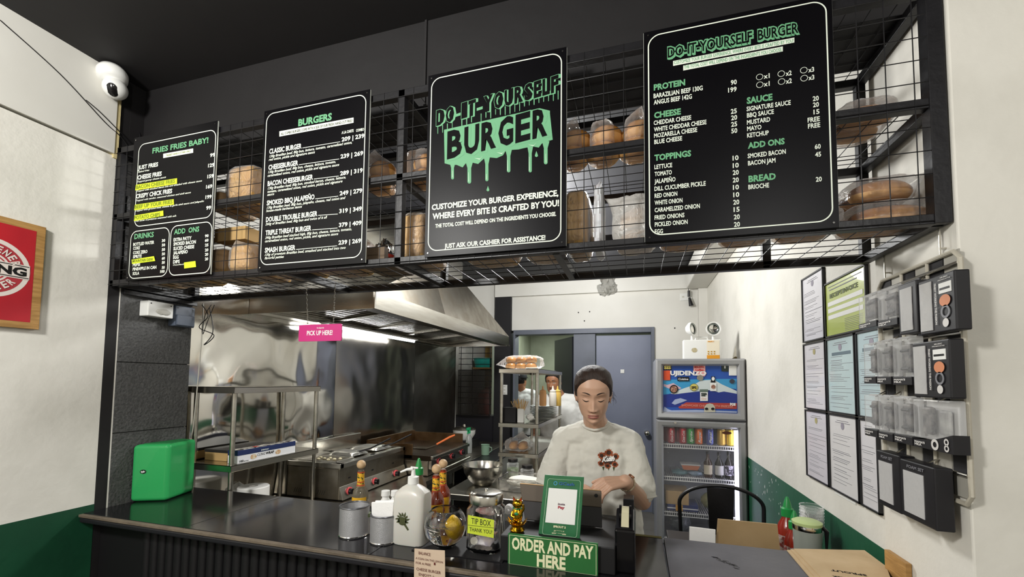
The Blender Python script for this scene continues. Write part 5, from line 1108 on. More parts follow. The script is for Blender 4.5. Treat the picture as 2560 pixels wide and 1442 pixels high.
for i in range(9):
    a = PI*(1.12-i*1.24/8); r0, r1 = .012, .025+(.004 if i % 2 else 0); w_ = .17
    em_.add([(ex+r0*math.cos(a-w_*1.4), EY, ez+r0*math.sin(a-w_*1.4)), (ex+.020*math.cos(a-w_), EY, ez+.020*math.sin(a-w_)), (ex+r1*math.cos(a+.1), EY, ez+r1*math.sin(a+.1)), (ex+.019*math.cos(a+w_), EY, ez+.019*math.sin(a+w_)), (ex+r0*math.cos(a+w_*1.4), EY, ez+r0*math.sin(a+w_*1.4))], [(0, 1, 2, 3, 4)])
em_.add([(ex, EY, ez-.003)]+[(ex+.016*math.cos(2*PI*i/24), EY, ez-.004+.014*math.sin(2*PI*i/24)) for i in range(24)], [(0, i+1, (i+1) % 24+1) for i in range(24)])
em_.add([(ex+.006, EY, ez-.016), (ex+.02, EY, ez-.033), (ex+.025, EY, ez-.029), (ex+.012, EY, ez-.012)], [(0, 1, 2, 3)])
em_.build('emblem', mat('emblem dark olive', '#454a2c', .5), pb, merge=False)
# fishbowl with lemon
c = at(1106, 1376, Z=ZT); R_ = .070; x, y = c.x-.004, c.y+.028; z = ZT+.003
mt = thing('black_mat', 'thin black mat under the fishbowl and the tip jar', 'mat', (1.45, .08, ZT)); MB().box((1.325, .035, ZT+.0005), (1.635, .2, ZT+.003)).build('mat', mat('matte black', '#0f0e10', .6), mt)
t = thing('glass_fishbowl', 'round glass bowl of water with a floating lemon', 'bowl', (x, y, z))
def bowlprof(r, h0, top):
    return [(max(.0005, r*math.sin(a)), z+h0+r-r*math.cos(a)) for a in [i*top/18 for i in range(19)]]
po = bowlprof(R_, .0, 2.38); pi_ = bowlprof(R_-.002, .002, 2.36)
MB().lathe([(.0005, z+.0005), (.026, z+.0005), (.036, z+.008)]+po[6:]+[(po[-1][0]-.001, po[-1][1]+.002)]+pi_[::-1], (x, y, 0), 48).build('glass', GLASSM, t, smooth=True)
wl = z+.078
wp = [p for p in bowlprof(R_-.0016, .0024, 2.36) if p[1] < wl]
MB().lathe(wp+[(math.sqrt(max(0, (R_-.0016)**2-(wl-z-.0024-R_+.0016)**2)), wl), (.0005, wl)], (x, y, 0), 48).build('water', mat('water', '#ffffff', 0, trans=1, ior=1.33), t, smooth=True)
l = thing('lemon', 'yellow lemon floating against the right side of the glass bowl', 'lemon', (x+.035, y-.005, z+.05))
MB().grid(lambda u, v: (x+.032+.0275*math.sin(PI*v)*math.cos(2*PI*u), y-.008+.0275*math.sin(PI*v)*math.sin(2*PI*u), z+.071-(.031+.004*abs(math.cos(PI*v))**6)*math.cos(PI*v)), 28, 18, cu=True).build('fruit', mat('lemon skin', '#e0b81c', .4, bump=.25, bs=260, c2='#cfa312', cs=40), l, smooth=True)
for i in range(7):
    co = thing('coin', ['silver coin on the bowl floor, left front', 'silver coin on the bowl floor, leaning at the centre', 'brass coin under the lemon', 'silver coin at the back of the bowl floor', 'small coin by the bowl wall on the right', 'tilted coin at the left of the bowl', 'coin lying in the middle of the bowl floor'][i], 'coin', (x-.012+.005*i, y-.012+.006*(i % 3), z+.006+.001*i))
    mb = MB(); mb.M = Matrix.Translation((x-.02+.006*i, y-.014+.012*(i % 3), z+.0075+.0014*i)) @ Matrix.Rotation(.5*math.sin(i*2.), 4, 'X') @ Matrix.Rotation(.4*math.cos(i*3.), 4, 'Y'); mb.lathe([(.0005, 0), (.012, 0), (.012, .0016), (.0005, .0016)], n=20); mb.build('coin', CHROME, co, smooth=True)
# tip jar
c = at(1200, 1388, Z=ZT); x, y = c.x, c.y+.052; z = ZT+.003
tj = thing('tip_jar', 'square glass tip jar with steel lid and yellow hand lettered label', 'jar', (x, y, z))
rings = [(.0005, .0005, z, 2), (.050, .046, z, 3.5), (.056, .051, z+.01, 5), (.0565, .0515, z+.132, 5), (.052, .049, z+.145, 2.6), (.05, .05, z+.15, 2), (.05, .05, z+.156, 2), (.047, .047, z+.156, 2), (.047, .047, z+.147, 2), (.053, .048, z+.13, 5), (.053, .048, z+.014, 5), (.046, .042, z+.007, 3.5), (.0005, .0005, z+.007, 2)]
vs = []
for r in rings: vs += sq(*r)
MB().add(vs, [(i*n_+j, i*n_+(j+1) % n_, (i+1)*n_+(j+1) % n_, (i+1)*n_+j) for i in range(len(rings)-1) for j in range(n_)]).build('glass', GLASSM, tj, smooth=True)
MB().lathe([(.056, z+.152), (.0565, z+.178), (.053, z+.183), (.040, z+.186), (.001, z+.187)], (x, y, 0), 44).build('lid', mat('brushed steel lid', '#c4c1b8', .22, 1, bump=.2, bs=2, stretch=(8, 8, .1)), tj, smooth=True, angle=.9)
MB().lathe([(.005, z+.187), (.0055, z+.193), (.001, z+.195)], (x, y, 0), 14).build('lid_stud', CHROME, tj, smooth=True)
yl = y-.0523
MB().add([(x-.044, yl, z+.062), (x+.045, yl, z+.056), (x+.046, yl, z+.112), (x-.043, yl, z+.119)], [(0, 1, 2, 3)]).build('paper_label', mat('lime yellow paper', '#c3d33a', .7), tj, merge=False)
MKR = mat('marker ink', '#1d211c', .6)
MB().box((x-.043, yl-.0004, z+.0865), (x+.045, yl-.0002, z+.0878)).build('label_line', MKR, tj)
k = textpart('handwriting', MKR, tj); text(k, 'TIP BOX', (x-.031, yl-.0006, z+.093), .066, .0185, bold=.0, R=(1, 0, -.03)); text(k, 'THANK YOU!', (x-.037, yl-.0006, z+.069), .077, .0125, bold=.0, R=(1, 0, -.02))
for i, (c_, dz, dy, w_, h_, rz) in enumerate((('#c98a86', .118, .01, .034, .013, .3), ('#b98d9b', .075, .012, .036, .018, -.3), ('#cfc7d6', .034, -.014, .032, .02, .15), ('#d9a07c', .056, -.005, .036, .008, -.1))):
    b_ = thing('banknote', ['reddish folded banknote high in the tip jar', 'purple banknote at the back of the tip jar', 'pale violet banknote at the bottom of the tip jar', 'orange banknote edge behind the lime label'][i], 'banknote', (x, y+dy, z+dz))
    crumple((x+.004*i-.006, y+dy, z+dz), (w_, .012, h_), 20+i, .25, 20, 10).build('note', mat('banknote '+c_, c_, .7, c2='#e0d3cf', cs=60), b_, smooth=True)
for i in range(4):
    co = thing('coin', ['large silver coin leaning inside the tip jar', 'coin at the jar bottom, left', 'coin at the jar bottom, centre', 'coin at the jar bottom, right'][i], 'coin', (x-.018+.012*i, y-.026, z+.014))
    mb = MB(); mb.M = Matrix.Translation((x-.026+.016*i, y-.036, z+(.036 if i == 0 else .016))) @ Matrix.Rotation(1.3 if i == 0 else .3, 4, 'X'); mb.lathe([(.0005, 0), (.0125, 0), (.0125, .0017), (.0005, .0017)], n=20); mb.build('coin', mat('coin silver', '#a9a69c', .3, 1), co, smooth=True)
# small handwritten card hanging over the counter edge
a, b, c_, d = [at(px, py, Y=-.062) for px, py in ((1036, 1371), (1112, 1376), (1113, 1445), (1035, 1442))]
t = thing('hand_card', 'small beige card hand lettered about balancing a coin on the lemon', 'card', (a.x+.03, -.062, d.z))
MB().prism([(a.x, a.z), (b.x, b.z), (c_.x, c_.z-.006), (d.x, d.z-.006)], lambda p, q, r: (p, -.062+r, q), .0012).build('card', mat('beige card', '#cdb7a0', .8), t)
k = textpart('handwriting', mat('dark red ink', '#5e1a17', .6), t)
for s_, x0_, y0_, x1_, ch in (('BALANCE', 1460, 1215, 1578, 30), ('A COIN ON THE LEMON', 1430, 1262, 1702, 20), ('FOR A FREE', 1432, 1308, 1580, 22), ('1', 1612, 1322, 1626, 26), ('CHEESE BURGER', 1437, 1372, 1680, 28), ('ENJOY!! :)', 1462, 1425, 1612, 26)):
    p, q = at(680+x0_/3.983, 1080+y0_/3.983, Y=-.0632), at(680+x1_/3.983, 1080+y0_/3.983, Y=-.0632); r = at(680+x0_/3.983, 1080+(y0_-ch)/3.983, Y=-.0632); text(k, s_, (p.x, -.0636, p.z), q.x-p.x, r.z-p.z, bold=.0, R=(1, 0, -.02))
# cash drawer, sign, tablet, card, tape
POSY = .05
x0, x1 = at(1250, 1400, Y=POSY).x, at(1520, 1400, Y=POSY).x; zt_ = at(1262, 1338, Y=POSY).z
dr = thing('cash_drawer', 'low black cash drawer carrying the tablet stand', 'cash drawer', ((x0+x1)/2, .2, ZT))
MB().box((x0, POSY, ZT+.001), (x1+.02, .36, zt_)).build('body', mat('matte black', '#0f0e10', .6), dr, bevel=.003)
SG = mat('sign green', '#2b6a35', .45, c2='#27612f', cs=4); CRM = mat('cream print', '#e3e2b9', .5)
sy_ = POSY-.012
A = [at(px, py, Y=sy_) for px, py in ((1269, 1412), (1493, 1441), (1496, 1358), (1271, 1333))]
t = thing('order_sign', 'green sign with large cream letters reading order and pay here', 'sign', ((A[0].x+A[1].x)/2, sy_, A[0].z))
L0, L1, Zb, Ztp = (A[0].x+A[3].x)/2, (A[1].x+A[2].x)/2, (A[0].z+A[1].z)/2-.001, (A[2].z+A[3].z)/2
MB().box((L0, sy_, Zb), (L1, sy_+.006, Ztp)).build('board', SG, t)
mb = MB(); e = .004
ring(mb, [(L0+e, Zb+e), (L1-e, Zb+e), (L1-e, Ztp-e), (L0+e, Ztp-e)], [(L0+e+.0012, Zb+e+.0012), (L1-e-.0012, Zb+e+.0012), (L1-e-.0012, Ztp-e-.0012), (L0+e+.0012, Ztp-e-.0012)], lambda a, b, q: (a, sy_-.0004, b), 0); mb.build('sign_border', CRM, t, merge=False)
k = textpart('lettering', CRM, t); W_ = L1-L0; H_ = Ztp-Zb
text(k, 'ORDER AND PAY', (L0+W_*.045, sy_-.0008, Zb+H_*.53), W_*.91, H_*.36, bold=.035); text(k, 'HERE', (L0+W_*.335, sy_-.0008, Zb+H_*.10), W_*.32, H_*.36, bold=.04)
# tablet on a stand, seen from its back, leaning
def quadslab(par, n, pts, th, m, bevel=.002):
    P_ = [Vector(p) for p in pts]; nn = (P_[1]-P_[0]).cross(P_[3]-P_[0]).normalized()*th
    return MB().add(P_+[p+nn for p in P_], [(0, 3, 2, 1), (4, 5, 6, 7), (0, 1, 5, 4), (1, 2, 6, 5), (2, 3, 7, 6), (3, 0, 4, 7)]).build(n, m, par, bevel=bevel)
ty = .20
TL, TR = at(1299, 1208, Y=ty+.045), at(1503, 1226, Y=ty+.045); BR_, BL = at(1505, 1330, Y=ty), at(1312, 1318, Y=ty)
zb_ = zt_+.001; BR_.z = BL.z = zb_+.004
tbt = thing('tablet', 'tablet in olive brown folio case leaning back on the cash drawer', 'tablet', ((TL.x+TR.x)/2, ty, zb_))
CASE = mat('olive brown case', '#54483a', .6, bump=.05, bs=90); mid = .5
mL, mR = TL.lerp(BL, .48), TR.lerp(BR_, .46)
quadslab(tbt, 'case_upper', [mL, mR, TR, TL], -.008, CASE); quadslab(tbt, 'case_lower', [BL, BR_, mR, mL], -.010, mat('dark case flap', '#231f1f', .6))
q_ = TL.lerp(TR, .93).lerp(BR_, .15); MB().cyl(q_+Vector((0, -.0005, 0)), q_+Vector((0, -.003, 0)), .006, n=16).build('camera_lens', BKN, tbt, smooth=True)
MB().tube([TL+Vector((.003, 0, 0)), TR-Vector((.003, 0, 0))], .0018, 6).build('case_edge', mat('gold edge', '#a8875c', .4, .4), tbt, smooth=True)
quadslab(tbt, 'stand_leg', [BL+Vector((.03, .03, 0)), BR_+Vector((-.03, .03, 0)), mR+Vector((-.03, .03, 0)), mL+Vector((.03, .03, 0))], .004, BKN)
# payment card on its stand
cy = .095
C_ = [at(px, py, Y=cy+dy) for px, py, dy in ((1345, 1342, 0), (1449, 1353, 0), (1460, 1192, .03), (1362, 1186, .03))]
cd_ = thing('payment_card', 'green standing card with blank white square and shop name below', 'card', ((C_[0].x+C_[1].x)/2, cy, C_[0].z))
CG = mat('card green', '#2a6a42', .4, c2='#246039', cs=30); quadslab(cd_, 'card', C_, -.004, CG, .001)
MB().box((C_[0].x+.01, cy+.004, zt_+.001), (C_[1].x-.01, cy+.05, zt_+.006)).build('foot', BKN, cd_)
ux, uy = (C_[1]-C_[0]), (C_[3]-C_[0]); nn = ux.cross(uy).normalized()
def cp(a, b, o=-.0008):
    p = C_[0]+ux*a+uy*b+(C_[2]-C_[3]-ux)*a*b; return p+nn*(-abs(o)) if nn.y > 0 else p+nn*abs(o)
def cquad(n, a0, b0, a1, b1, m, o): return MB().add([cp(a0, b0, o), cp(a1, b0, o), cp(a1, b1, o), cp(a0, b1, o)], [(0, 1, 2, 3)]).build(n, m, cd_, merge=False)
cquad('white_square', .14, .24, .86, .79, PLAST_W, .0012)
mb = MB(); vs = []
for r in (.065, .058):
    pass
rr_o, rr_i = rrect(.09, .05, .93, .94, .05), rrect(.10, .055, .92, .935, .045)
mb.add([cp(a, b, .001) for a, b in rr_o]+[cp(a, b, .001) for a, b in rr_i], [(j, (j+1) % 28, (j+1) % 28+28, j+28) for j in range(28)]); mb.build('card_border', mat('pale green line', '#9fbf9f', .5), cd_, merge=False)
BL_ = mat('print cyan', '#3f8fb0', .5)
mb = MB(); mb.add([cp(.30+.05*math.cos(2*PI*i/20)*r, .87+.034*math.sin(2*PI*i/20)*r, .0014) for r in (1, .62) for i in range(20)], [(j, (j+1) % 20, (j+1) % 20+20, j+20) for j in range(20)]); mb.build('round_mark', BL_, cd_, merge=False)
def ct(s_, a, b, w, ch, m, bold=.02, n='print'): k = textpart(n, m, cd_); text(k, s_, cp(a, b, .0022), ux.length*w, uy.length*ch, R=ux, Uv=uy, bold=bold, align='C')
ct('GCash', .58, .85, .38, .045, mat('print blue', '#2a5c92', .5), .03); ct('insta', .5, .53, .17, .035, mat('insta grey', '#6d5560', .5), .03); ct('Pay', .5, .475, .16, .04, mat('pay red', '#a83a48', .5), .05)
ct('SPROUT 2', .5, .175, .30, .03, CRM, .04); ct('JA******1 P.', .5, .115, .26, .02, CRM, .02); ct('099* ****686', .5, .075, .34, .02, CRM, .02)
# lucky cat
c = at(1292, 1328, Y=.085); z = zt_+.001; x, y = c.x, .09
LK = thing('lucky_cat', 'tiny golden lucky cat figurine on a lotus base', 'figurine', (x, y, z)); GO = mat('gold plating', '#c79a22', .18, 1, bump=.2, bs=90)
s = 1.2
MB().lathe([(.001, 0), (.017*s, 0), (.02*s, .006*s), (.014*s, .014*s), (.02*s, .022*s), (.012*s, .026*s), (.001, .026*s)], (x, y, z), 24).build('base', GO, LK, smooth=True)
for i in range(9):
    a = 2*PI*i/9; d = Vector((math.cos(a), math.sin(a)*.8, 0)); q = Vector((x, y, z+.012*s)); pr = Vector((-d.y, d.x, 0))
    MB().add([q+d*.008, q+d*.022+pr*.009+Vector((0, 0, .01)), q+d*.031*s+Vector((0, 0, .024*s)), q+d*.022-pr*.009+Vector((0, 0, .01)), q+d*.016+Vector((0, 0, .003))], [(0, 1, 4), (1, 2, 4), (2, 3, 4), (3, 0, 4), (0, 3, 2, 1)]).build('petal', GO, LK, smooth=False)
mb = MB(); mb.ball((x, y, z+.045*s), (.0145*s, .013*s, .021*s), 20, 14); mb.ball((x-.007*s, y-.009*s, z+.030*s), (.006, .008, .006), 12, 8); mb.ball((x+.007*s, y-.009*s, z+.030*s), (.006, .008, .006), 12, 8); mb.tube([(x+.012*s, y-.004, z+.052*s), (x+.018*s, y-.007, z+.062*s), (x+.017*s, y-.008, z+.073*s)], [.0045, .004, .0045], 10); mb.tube([(x-.012*s, y-.004, z+.052*s), (x-.013*s, y-.012, z+.042*s), (x-.004*s, y-.014, z+.040*s)], [.0042, .004, .004], 10)
mb.build('body', GO, LK, smooth=True)
hd = MB(); hd.ball((x, y-.002, z+.073*s), (.0135*s, .0115*s, .0115*s), 20, 14); hd.build('head', GO, LK, smooth=True)
RI = mat('red enamel ear', '#9c2a1a', .4)
for sx in (-1, 1):
    MB().add([(x+sx*.004*s, y, z+.082*s), (x+sx*.013*s, y, z+.078*s), (x+sx*.0115*s, y-.002, z+.092*s), (x+sx*.009*s, y+.006, z+.079*s)], [(0, 1, 2), (1, 3, 2), (3, 0, 2), (0, 3, 1)]).build('ear', GO, LK)
    MB().add([(x+sx*.006*s, y-.0015, z+.0825*s), (x+sx*.0118*s, y-.0015, z+.0805*s), (x+sx*.0108*s, y-.003, z+.089*s)], [(0, 1, 2)]).build('inner_ear', RI, LK, merge=False)
    MB().ball((x+sx*.005*s, y-.0128*s, z+.075*s), (.0022, .001, .0012), 8, 6).build('eye', BKN, LK)
MB().ball((x, y-.0135*s, z+.070*s), .0014, 8, 6).build('nose', RI, LK)
MB().tube([(x+.0115*s*math.cos(2*PI*i/20), y-.002+.0105*s*math.sin(2*PI*i/20), z+.062*s) for i in range(20)], .0015, 6, closed=True).build('collar', mat('green enamel', '#1d7a4a', .3), LK, smooth=True)
MB().ball((x+.001, y-.0135*s, z+.050*s), (.007, .003, .005), 12, 8).build('bib', mat('green enamel', '#1d7a4a', .3), LK, smooth=True)
# roll of tape / white ring behind the cat
c = at(1272, 1270, Y=.22); t = thing('paper_tape_roll', 'white paper tape roll behind the golden cat', 'tape roll', (c.x, .3, zt_+.03))
mb = MB(); mb.M = Matrix.Translation((c.x-.012, .26, zt_+.0165)) @ Matrix.Rotation(1.57, 4, 'X'); mb.lathe([(.006, -.012), (.016, -.012), (.016, .012), (.006, .012), (.006, -.012)], n=24); mb.build('roll', NP, t, smooth=True)
# box on the drawer right: card printer and tape dispenser
t = thing('receipt_printer', 'grey topped black receipt printer beside the tablet', 'printer', (1.925, .25, ZT)); 
pa, pb_ = at(1508, 1345, Y=.16), at(1540, 1345, Y=.16)
x0p, x1p = x1+.024, pb_.x+.024
c1_, c2x = at(1500, 1280, Z=1.02), at(1538, 1280, Z=1.02)
MB().box((x1+.026, .22, ZT+.001), (x1+.075, .38, 1.05)).build('body', BKN, t, bevel=.004); MB().box((x1+.028, .215, 1.0), (x1+.073, .219, 1.045)).build('front_plate', mat('grey plate plastic', '#8c8b8a', .4), t, bevel=.001)
MB().box((x1+.035, .30, 1.051), (x1+.07, .36, 1.10)).build('paper_slot', BKN, t, bevel=.002)
t = thing('tape_dispenser', 'tall black tape dispenser with pale tape at the counter edge', 'tape dispenser', (1.99, .14, ZT))
xa, xb = at(1537, 1400, Y=.07).x, at(1588, 1400, Y=.07).x; zt2 = at(1560, 1325, Y=.07).z; zt3 = at(1560, 1280, Y=.14).z
MB().add([(xa, .07, ZT+.001), (xb, .07, ZT+.001), (xb, .19, ZT+.001), (xa, .19, ZT+.001), (xa, .07, zt2), (xb, .07, zt2), (xb, .19, zt3), (xa, .19, zt3)], [(0, 3, 2, 1), (0, 1, 5, 4), (1, 2, 6, 5), (2, 3, 7, 6), (3, 0, 4, 7), (4, 5, 6, 7)]).build('body', mat('glossy black', '#0e0d0f', .15), t, bevel=.006)
xm = (xa+xb)/2; MB().cyl((xm-.011, .14, zt3-.006), (xm+.011, .14, zt3-.006), .024, n=32).build('tape_roll', mat('pale tape', '#c9c3a4', .35), t, smooth=True)
for sx in (-1, 1): MB().cyl((xm+sx*.012, .14, zt3-.006), (xm+sx*.018, .14, zt3-.006), .027, n=28).build('side_wheel', mat('glossy black', '#0e0d0f', .15), t, smooth=True)
quadslab(t, 'tape_strip', [(xm-.011, .084, zt2+.004), (xm+.011, .084, zt2+.004), (xm+.011, .121, zt3+.006), (xm-.011, .121, zt3+.006)], .001, mat('pale tape', '#c9c3a4', .35))
# ------------------------------------------------------------ left wall things
c = at(283, 208, X=XL+.055)
dc = thing('security_camera', 'white dome security camera high on the left wall', 'camera', (XL+.05, c.y, c.z))
ax = Vector((.55, -.25, -.8)).normalized()
cc = at(292, 190, X=XL+.03)
Mx = Matrix.Translation(at(281, 190, X=XL+.045)) @ Vector((.25, -.1, -1)).to_track_quat('Z', 'Y').to_matrix().to_4x4()
mb = MB(); mb.M = Mx; mb.lathe([(.001, -.03), (.045, -.028), (.052, -.012), (.05, .012), (.036, .026), (.001, .028)], n=36); mb.build('base', PLAST_W, dc, smooth=True, angle=1.2)
hb_ = at(288, 222, X=XL+.055)
MB().ball(hb_, .042, 32, 22).build('dome', PLAST_W, dc, smooth=True)
dv = (CAM-hb_).normalized(); dv = (dv+Vector((0, 0, -.1))-CR*.28).normalized()
mb = MB(); mb.M = Matrix.Translation(hb_+dv*.026) @ dv.to_track_quat('Z', 'Y').to_matrix().to_4x4(); mb.lathe([(.027, .0), (.025, .010), (.014, .016), (.001, .0175)], n=30, sx=.8, sy=1); mb.build('lens_window', mat('glossy black', '#0e0d0f', .15), dc, smooth=True)
MB().bar((XL, hb_.y, c.z+.02), (XL+.04, hb_.y, c.z+.02), .04).build('wall_mount', PLAST_W, dc, bevel=.004)
def cable(lb, pts, r=.0018, name='cable', m=None, n=None, cat='cable'):
    P_ = [Vector(p) for p in pts]; q = []
    for i in range(len(P_)-1):
        p0, p1, p2, p3 = P_[max(i-1, 0)], P_[i], P_[i+1], P_[min(i+2, len(P_)-1)]
        for k in range(8):
            t = k/8; q.append(.5*((2*p1)+(-p0+p2)*t+(2*p0-5*p1+4*p2-p3)*t*t+(-p0+3*p1-3*p2+p3)*t**3))
    q.append(P_[-1]); o = MB().tube(q, r, 6).build(name, m or BKN, None, smooth=True); tag(o, lb, cat); return o
X1 = XL+.014
cable('thin dark cable running down the left wall to the wire shelf', [at(0, 50, X=X1), at(150, 185, X=X1), at(260, 303, X=X1), at(300, 340, X=XL+.01), at(322, 372, X=XL+.01)])
cable('second thin cable splitting off beside the first near the wood edge', [at(215, 250, X=X1), at(250, 280, X=X1+.002), at(300, 330, X=XL+.012), at(330, 362, X=XL+.012)])
cable('black cable looping in the corner beside the dome camera', [at(325, 240, Y=.085), at(341, 290, Y=.085), at(350, 340, Y=.085), at(353, 365, Y=.085)], .003)
# beer sign
a, b, c_, d = [at(px, py, X=XL+.016) for px, py in ((0, 537), (110, 565), (105, 828), (0, 818))]
yR = (b.y+c_.y)/2; zT = b.z; zB = c_.z
zT, zB = at(108, 567, X=XL+.016).z, at(106, 825, X=XL+.016).z
yL = yR-.44
ws = thing('beer_sign', 'red beer sign on a pale wooden board at the left edge', 'sign', (XL, (yL+yR)/2, zB))
def sp(y, z, x=0): return (XL+.018+x, y, z)
for i in range(3):
    ya_, yb_ = yL+(yR-yL)*i/3, yL+(yR-yL)*(i+1)/3-.0012; MB().box((XL+.003, ya_, zB+.002*(i % 2)), (XL+.018, yb_, zT-.003*(i % 2))).build('plank', WOOD, ws, bevel=.002)
MB().box((XL+.018, yL+.028, zB+.024), (XL+.0186, yR-.028, zT-.024)).build('red_field', mat('sign red', '#b8202b', .5, c2='#a61c28', cs=6), ws)
yc, zc = at(-28, 672, X=XL+.018).y, at(10, 672, X=XL+.018).z
def disc(n, r, m, x, r2=None): 
    mb = MB(); N_ = 48
    if r2: mb.add([sp(yc+q*math.cos(2*PI*i/N_), zc+q*math.sin(2*PI*i/N_), x) for q in (r, r2) for i in range(N_)], [(j, (j+1) % N_, (j+1) % N_+N_, j+N_) for j in range(N_)])
    else: mb.add([sp(yc, zc, x)]+[sp(yc+r*math.cos(2*PI*i/N_), zc+r*math.sin(2*PI*i/N_), x) for i in range(N_)], [(0, i+1, (i+1) % N_+1) for i in range(N_)])
    mb.build(n, m, ws, merge=False)
SW = mat('sign cream', '#ded4cc', .5); SR = mat('sign ring red', '#a8343c', .5)
Rr = abs(at(76, 672, X=XL+.018).y-yc)
disc('cream_disc', Rr, SW, .001); disc('red_ring', Rr*.86, SR, .0014, Rr*.50); disc('inner_ring', Rr*.44, SR, .0014, Rr*.40)
MB().box((XL+.0198, yc-Rr, zc-.026), (XL+.0202, yc+Rr*.98, zc+.026)).build('cream_band', SW, ws)
MB().box((XL+.0203, yc-Rr, zc-.0225), (XL+.0206, yc+Rr*.96, zc-.0195)).build('band_line', BKN, ws); MB().box((XL+.0203, yc-Rr, zc+.0195), (XL+.0206, yc+Rr*.96, zc+.0225)).build('band_line', BKN, ws)
k = textpart('lettering', BKN, ws); yN = at(2, 690, X=XL+.02).y; yG = at(64, 690, X=XL+.02).y
text(k, 'NG', (XL+.0208, yN-.012, zc-.014), (yG-yN)+.014, .028, R=(0, 1, 0), bold=.05)
k = textpart('lettering', SW, ws)
for s_, sign in (('PILSENER', 1), ('BEER', -1)):
    n__ = len(s_)
    for i, ch in enumerate(s_):
        if s_ == 'PILSENER': ang = math.radians(150-118*i/(n__-1)-10); U2 = Vector((0, math.cos(ang), math.sin(ang)))
        else: ang = math.radians(-88+50*i/(n__-1)-0); U2 = -Vector((0, math.cos(ang), math.sin(ang)))
        R2 = Vector((0, U2.z, -U2.y)); pr = Vector(sp(yc+math.cos(ang)*Rr*.66, zc+math.sin(ang)*Rr*.66, .003)); text(k, ch, pr-U2*Rr*.10-R2*Rr*.07, Rr*.14, Rr*.22, R=R2, Uv=U2, bold=.03)
# junction boxes under the wire shelf on the tiled pillar
XT = XL+.001
def wbox(name, lb, ya_, yb_, za, zb_, dp, m, inner=None):
    t = thing(name, lb, 'box', (XT+dp/2, (ya_+yb_)/2, za)); MB().box((XT, ya_, za), (XT+dp, yb_, zb_)).build('casing', m, t, bevel=.004)
    for yy in (ya_+.012, yb_-.012): MB().cyl((XT+dp, yy, zb_-.012), (XT+dp+.001, yy, zb_-.012), .003, n=10).build('screw', BKN, t)
    return t
xj = XT+.05
p1, p2, p3 = at(342, 745, Y=.12), at(342, 790, Y=.12), at(412, 765, X=xj)
w1 = wbox('junction_box', 'white plastic junction box with worn tape on the tiled pillar', .125, .235, 1.775, 1.845, .055, PLAST_W)
crumple((XT+.0565, .19, 1.80), (.003, .03, .012), 3, .5, 14, 8).build('tape_scrap', mat('worn tape', '#b9b7ae', .5, c2='#2a2a2a', cs=40, lo=.55, hi=.6), w1, smooth=True)
w2 = wbox('switch_box', 'blue grey switch box beside the white junction box', .25, .345, 1.745, 1.845, .045, mat('blue grey plastic', '#565f6e', .35))
MB().box((XT+.045, .255, 1.75), (XT+.052, .340, 1.80)).build('flap', mat('blue grey plastic', '#565f6e', .35), w2, bevel=.002)
# wires hanging at the pillar end
cable('pale cable hanging down past the steel shelf on the left', [at(508, 758, Y=.4), at(507, 800, Y=.4), at(502, 870, Y=.4), at(495, 950, Y=.4), at(484, 1060, Y=.4), at(478, 1092, Y=.41)], .003, m=mat('pale cable', '#b5b2a6', .5))
cable('black kinked wire hanging under the shelf corner', [at(505, 762, Y=.38), at(520, 790, Y=.38), at(498, 818, Y=.38), at(535, 838, Y=.38), at(510, 862, Y=.38), at(532, 830, Y=.38), at(524, 768, Y=.38)], .0022)
cable('thin black wire hanging beside the kinked one', [at(536, 762, Y=.38), at(520, 800, Y=.38), at(507, 835, Y=.38), at(512, 790, Y=.38), at(528, 762, Y=.38)], .0018)
# pink hanging sign, chains
yk = .20; A = [at(px, py, Y=yk) for px, py in ((746, 853), (853, 852), (854, 808), (748, 813))]
pk = thing('hanging_sign', 'pink hanging sign with white words pick up here', 'sign', ((A[0].x+A[1].x)/2, yk, A[0].z)); PK = mat('pink acrylic', '#c22a78', .3)
x0, x1, z0, z1 = A[0].x, A[1].x, (A[0].z+A[1].z)/2, (A[2].z+A[3].z)/2
MB().prism(rrect(x0, z0, x1, z1, .006), lambda a, b, q: (a, yk+q, b), .005).build('plate', PK, pk)
k = textpart('lettering', WW, pk); text(k, 'PICK UP HERE!', (x0+(x1-x0)*.20, yk-.0008, z0+(z1-z0)*.36), (x1-x0)*.60, (z1-z0)*.27, bold=.02)
k = textpart('small_print', WW, pk); text(k, 'foodpanda', (x0+(x1-x0)*.43, yk-.0008, z0+(z1-z0)*.75), (x1-x0)*.17, (z1-z0)*.09, bold=.01)
for sx, px in ((.2, 766), (.8, 838)):
    top = Vector((at(px, 716, Y=yk).x, yk, 1.888)); bot = Vector((x0+(x1-x0)*sx, yk+.0025, z1-.004)); n__ = 16
    for i in range(n__):
        c = top.lerp(bot, (i+.5)/n__); d = (bot-top).normalized(); w_ = Vector((1, 0, 0)) if i % 2 else Vector((0, 1, 0)); L_ = (bot-top).length/n__*.62
        MB().tube([c+d*(L_*math.cos(2*PI*j/10))+w_*(.0022*math.sin(2*PI*j/10)) for j in range(10)], .0006, 5, closed=True).build('chain_link', CHROME, pk, smooth=True)
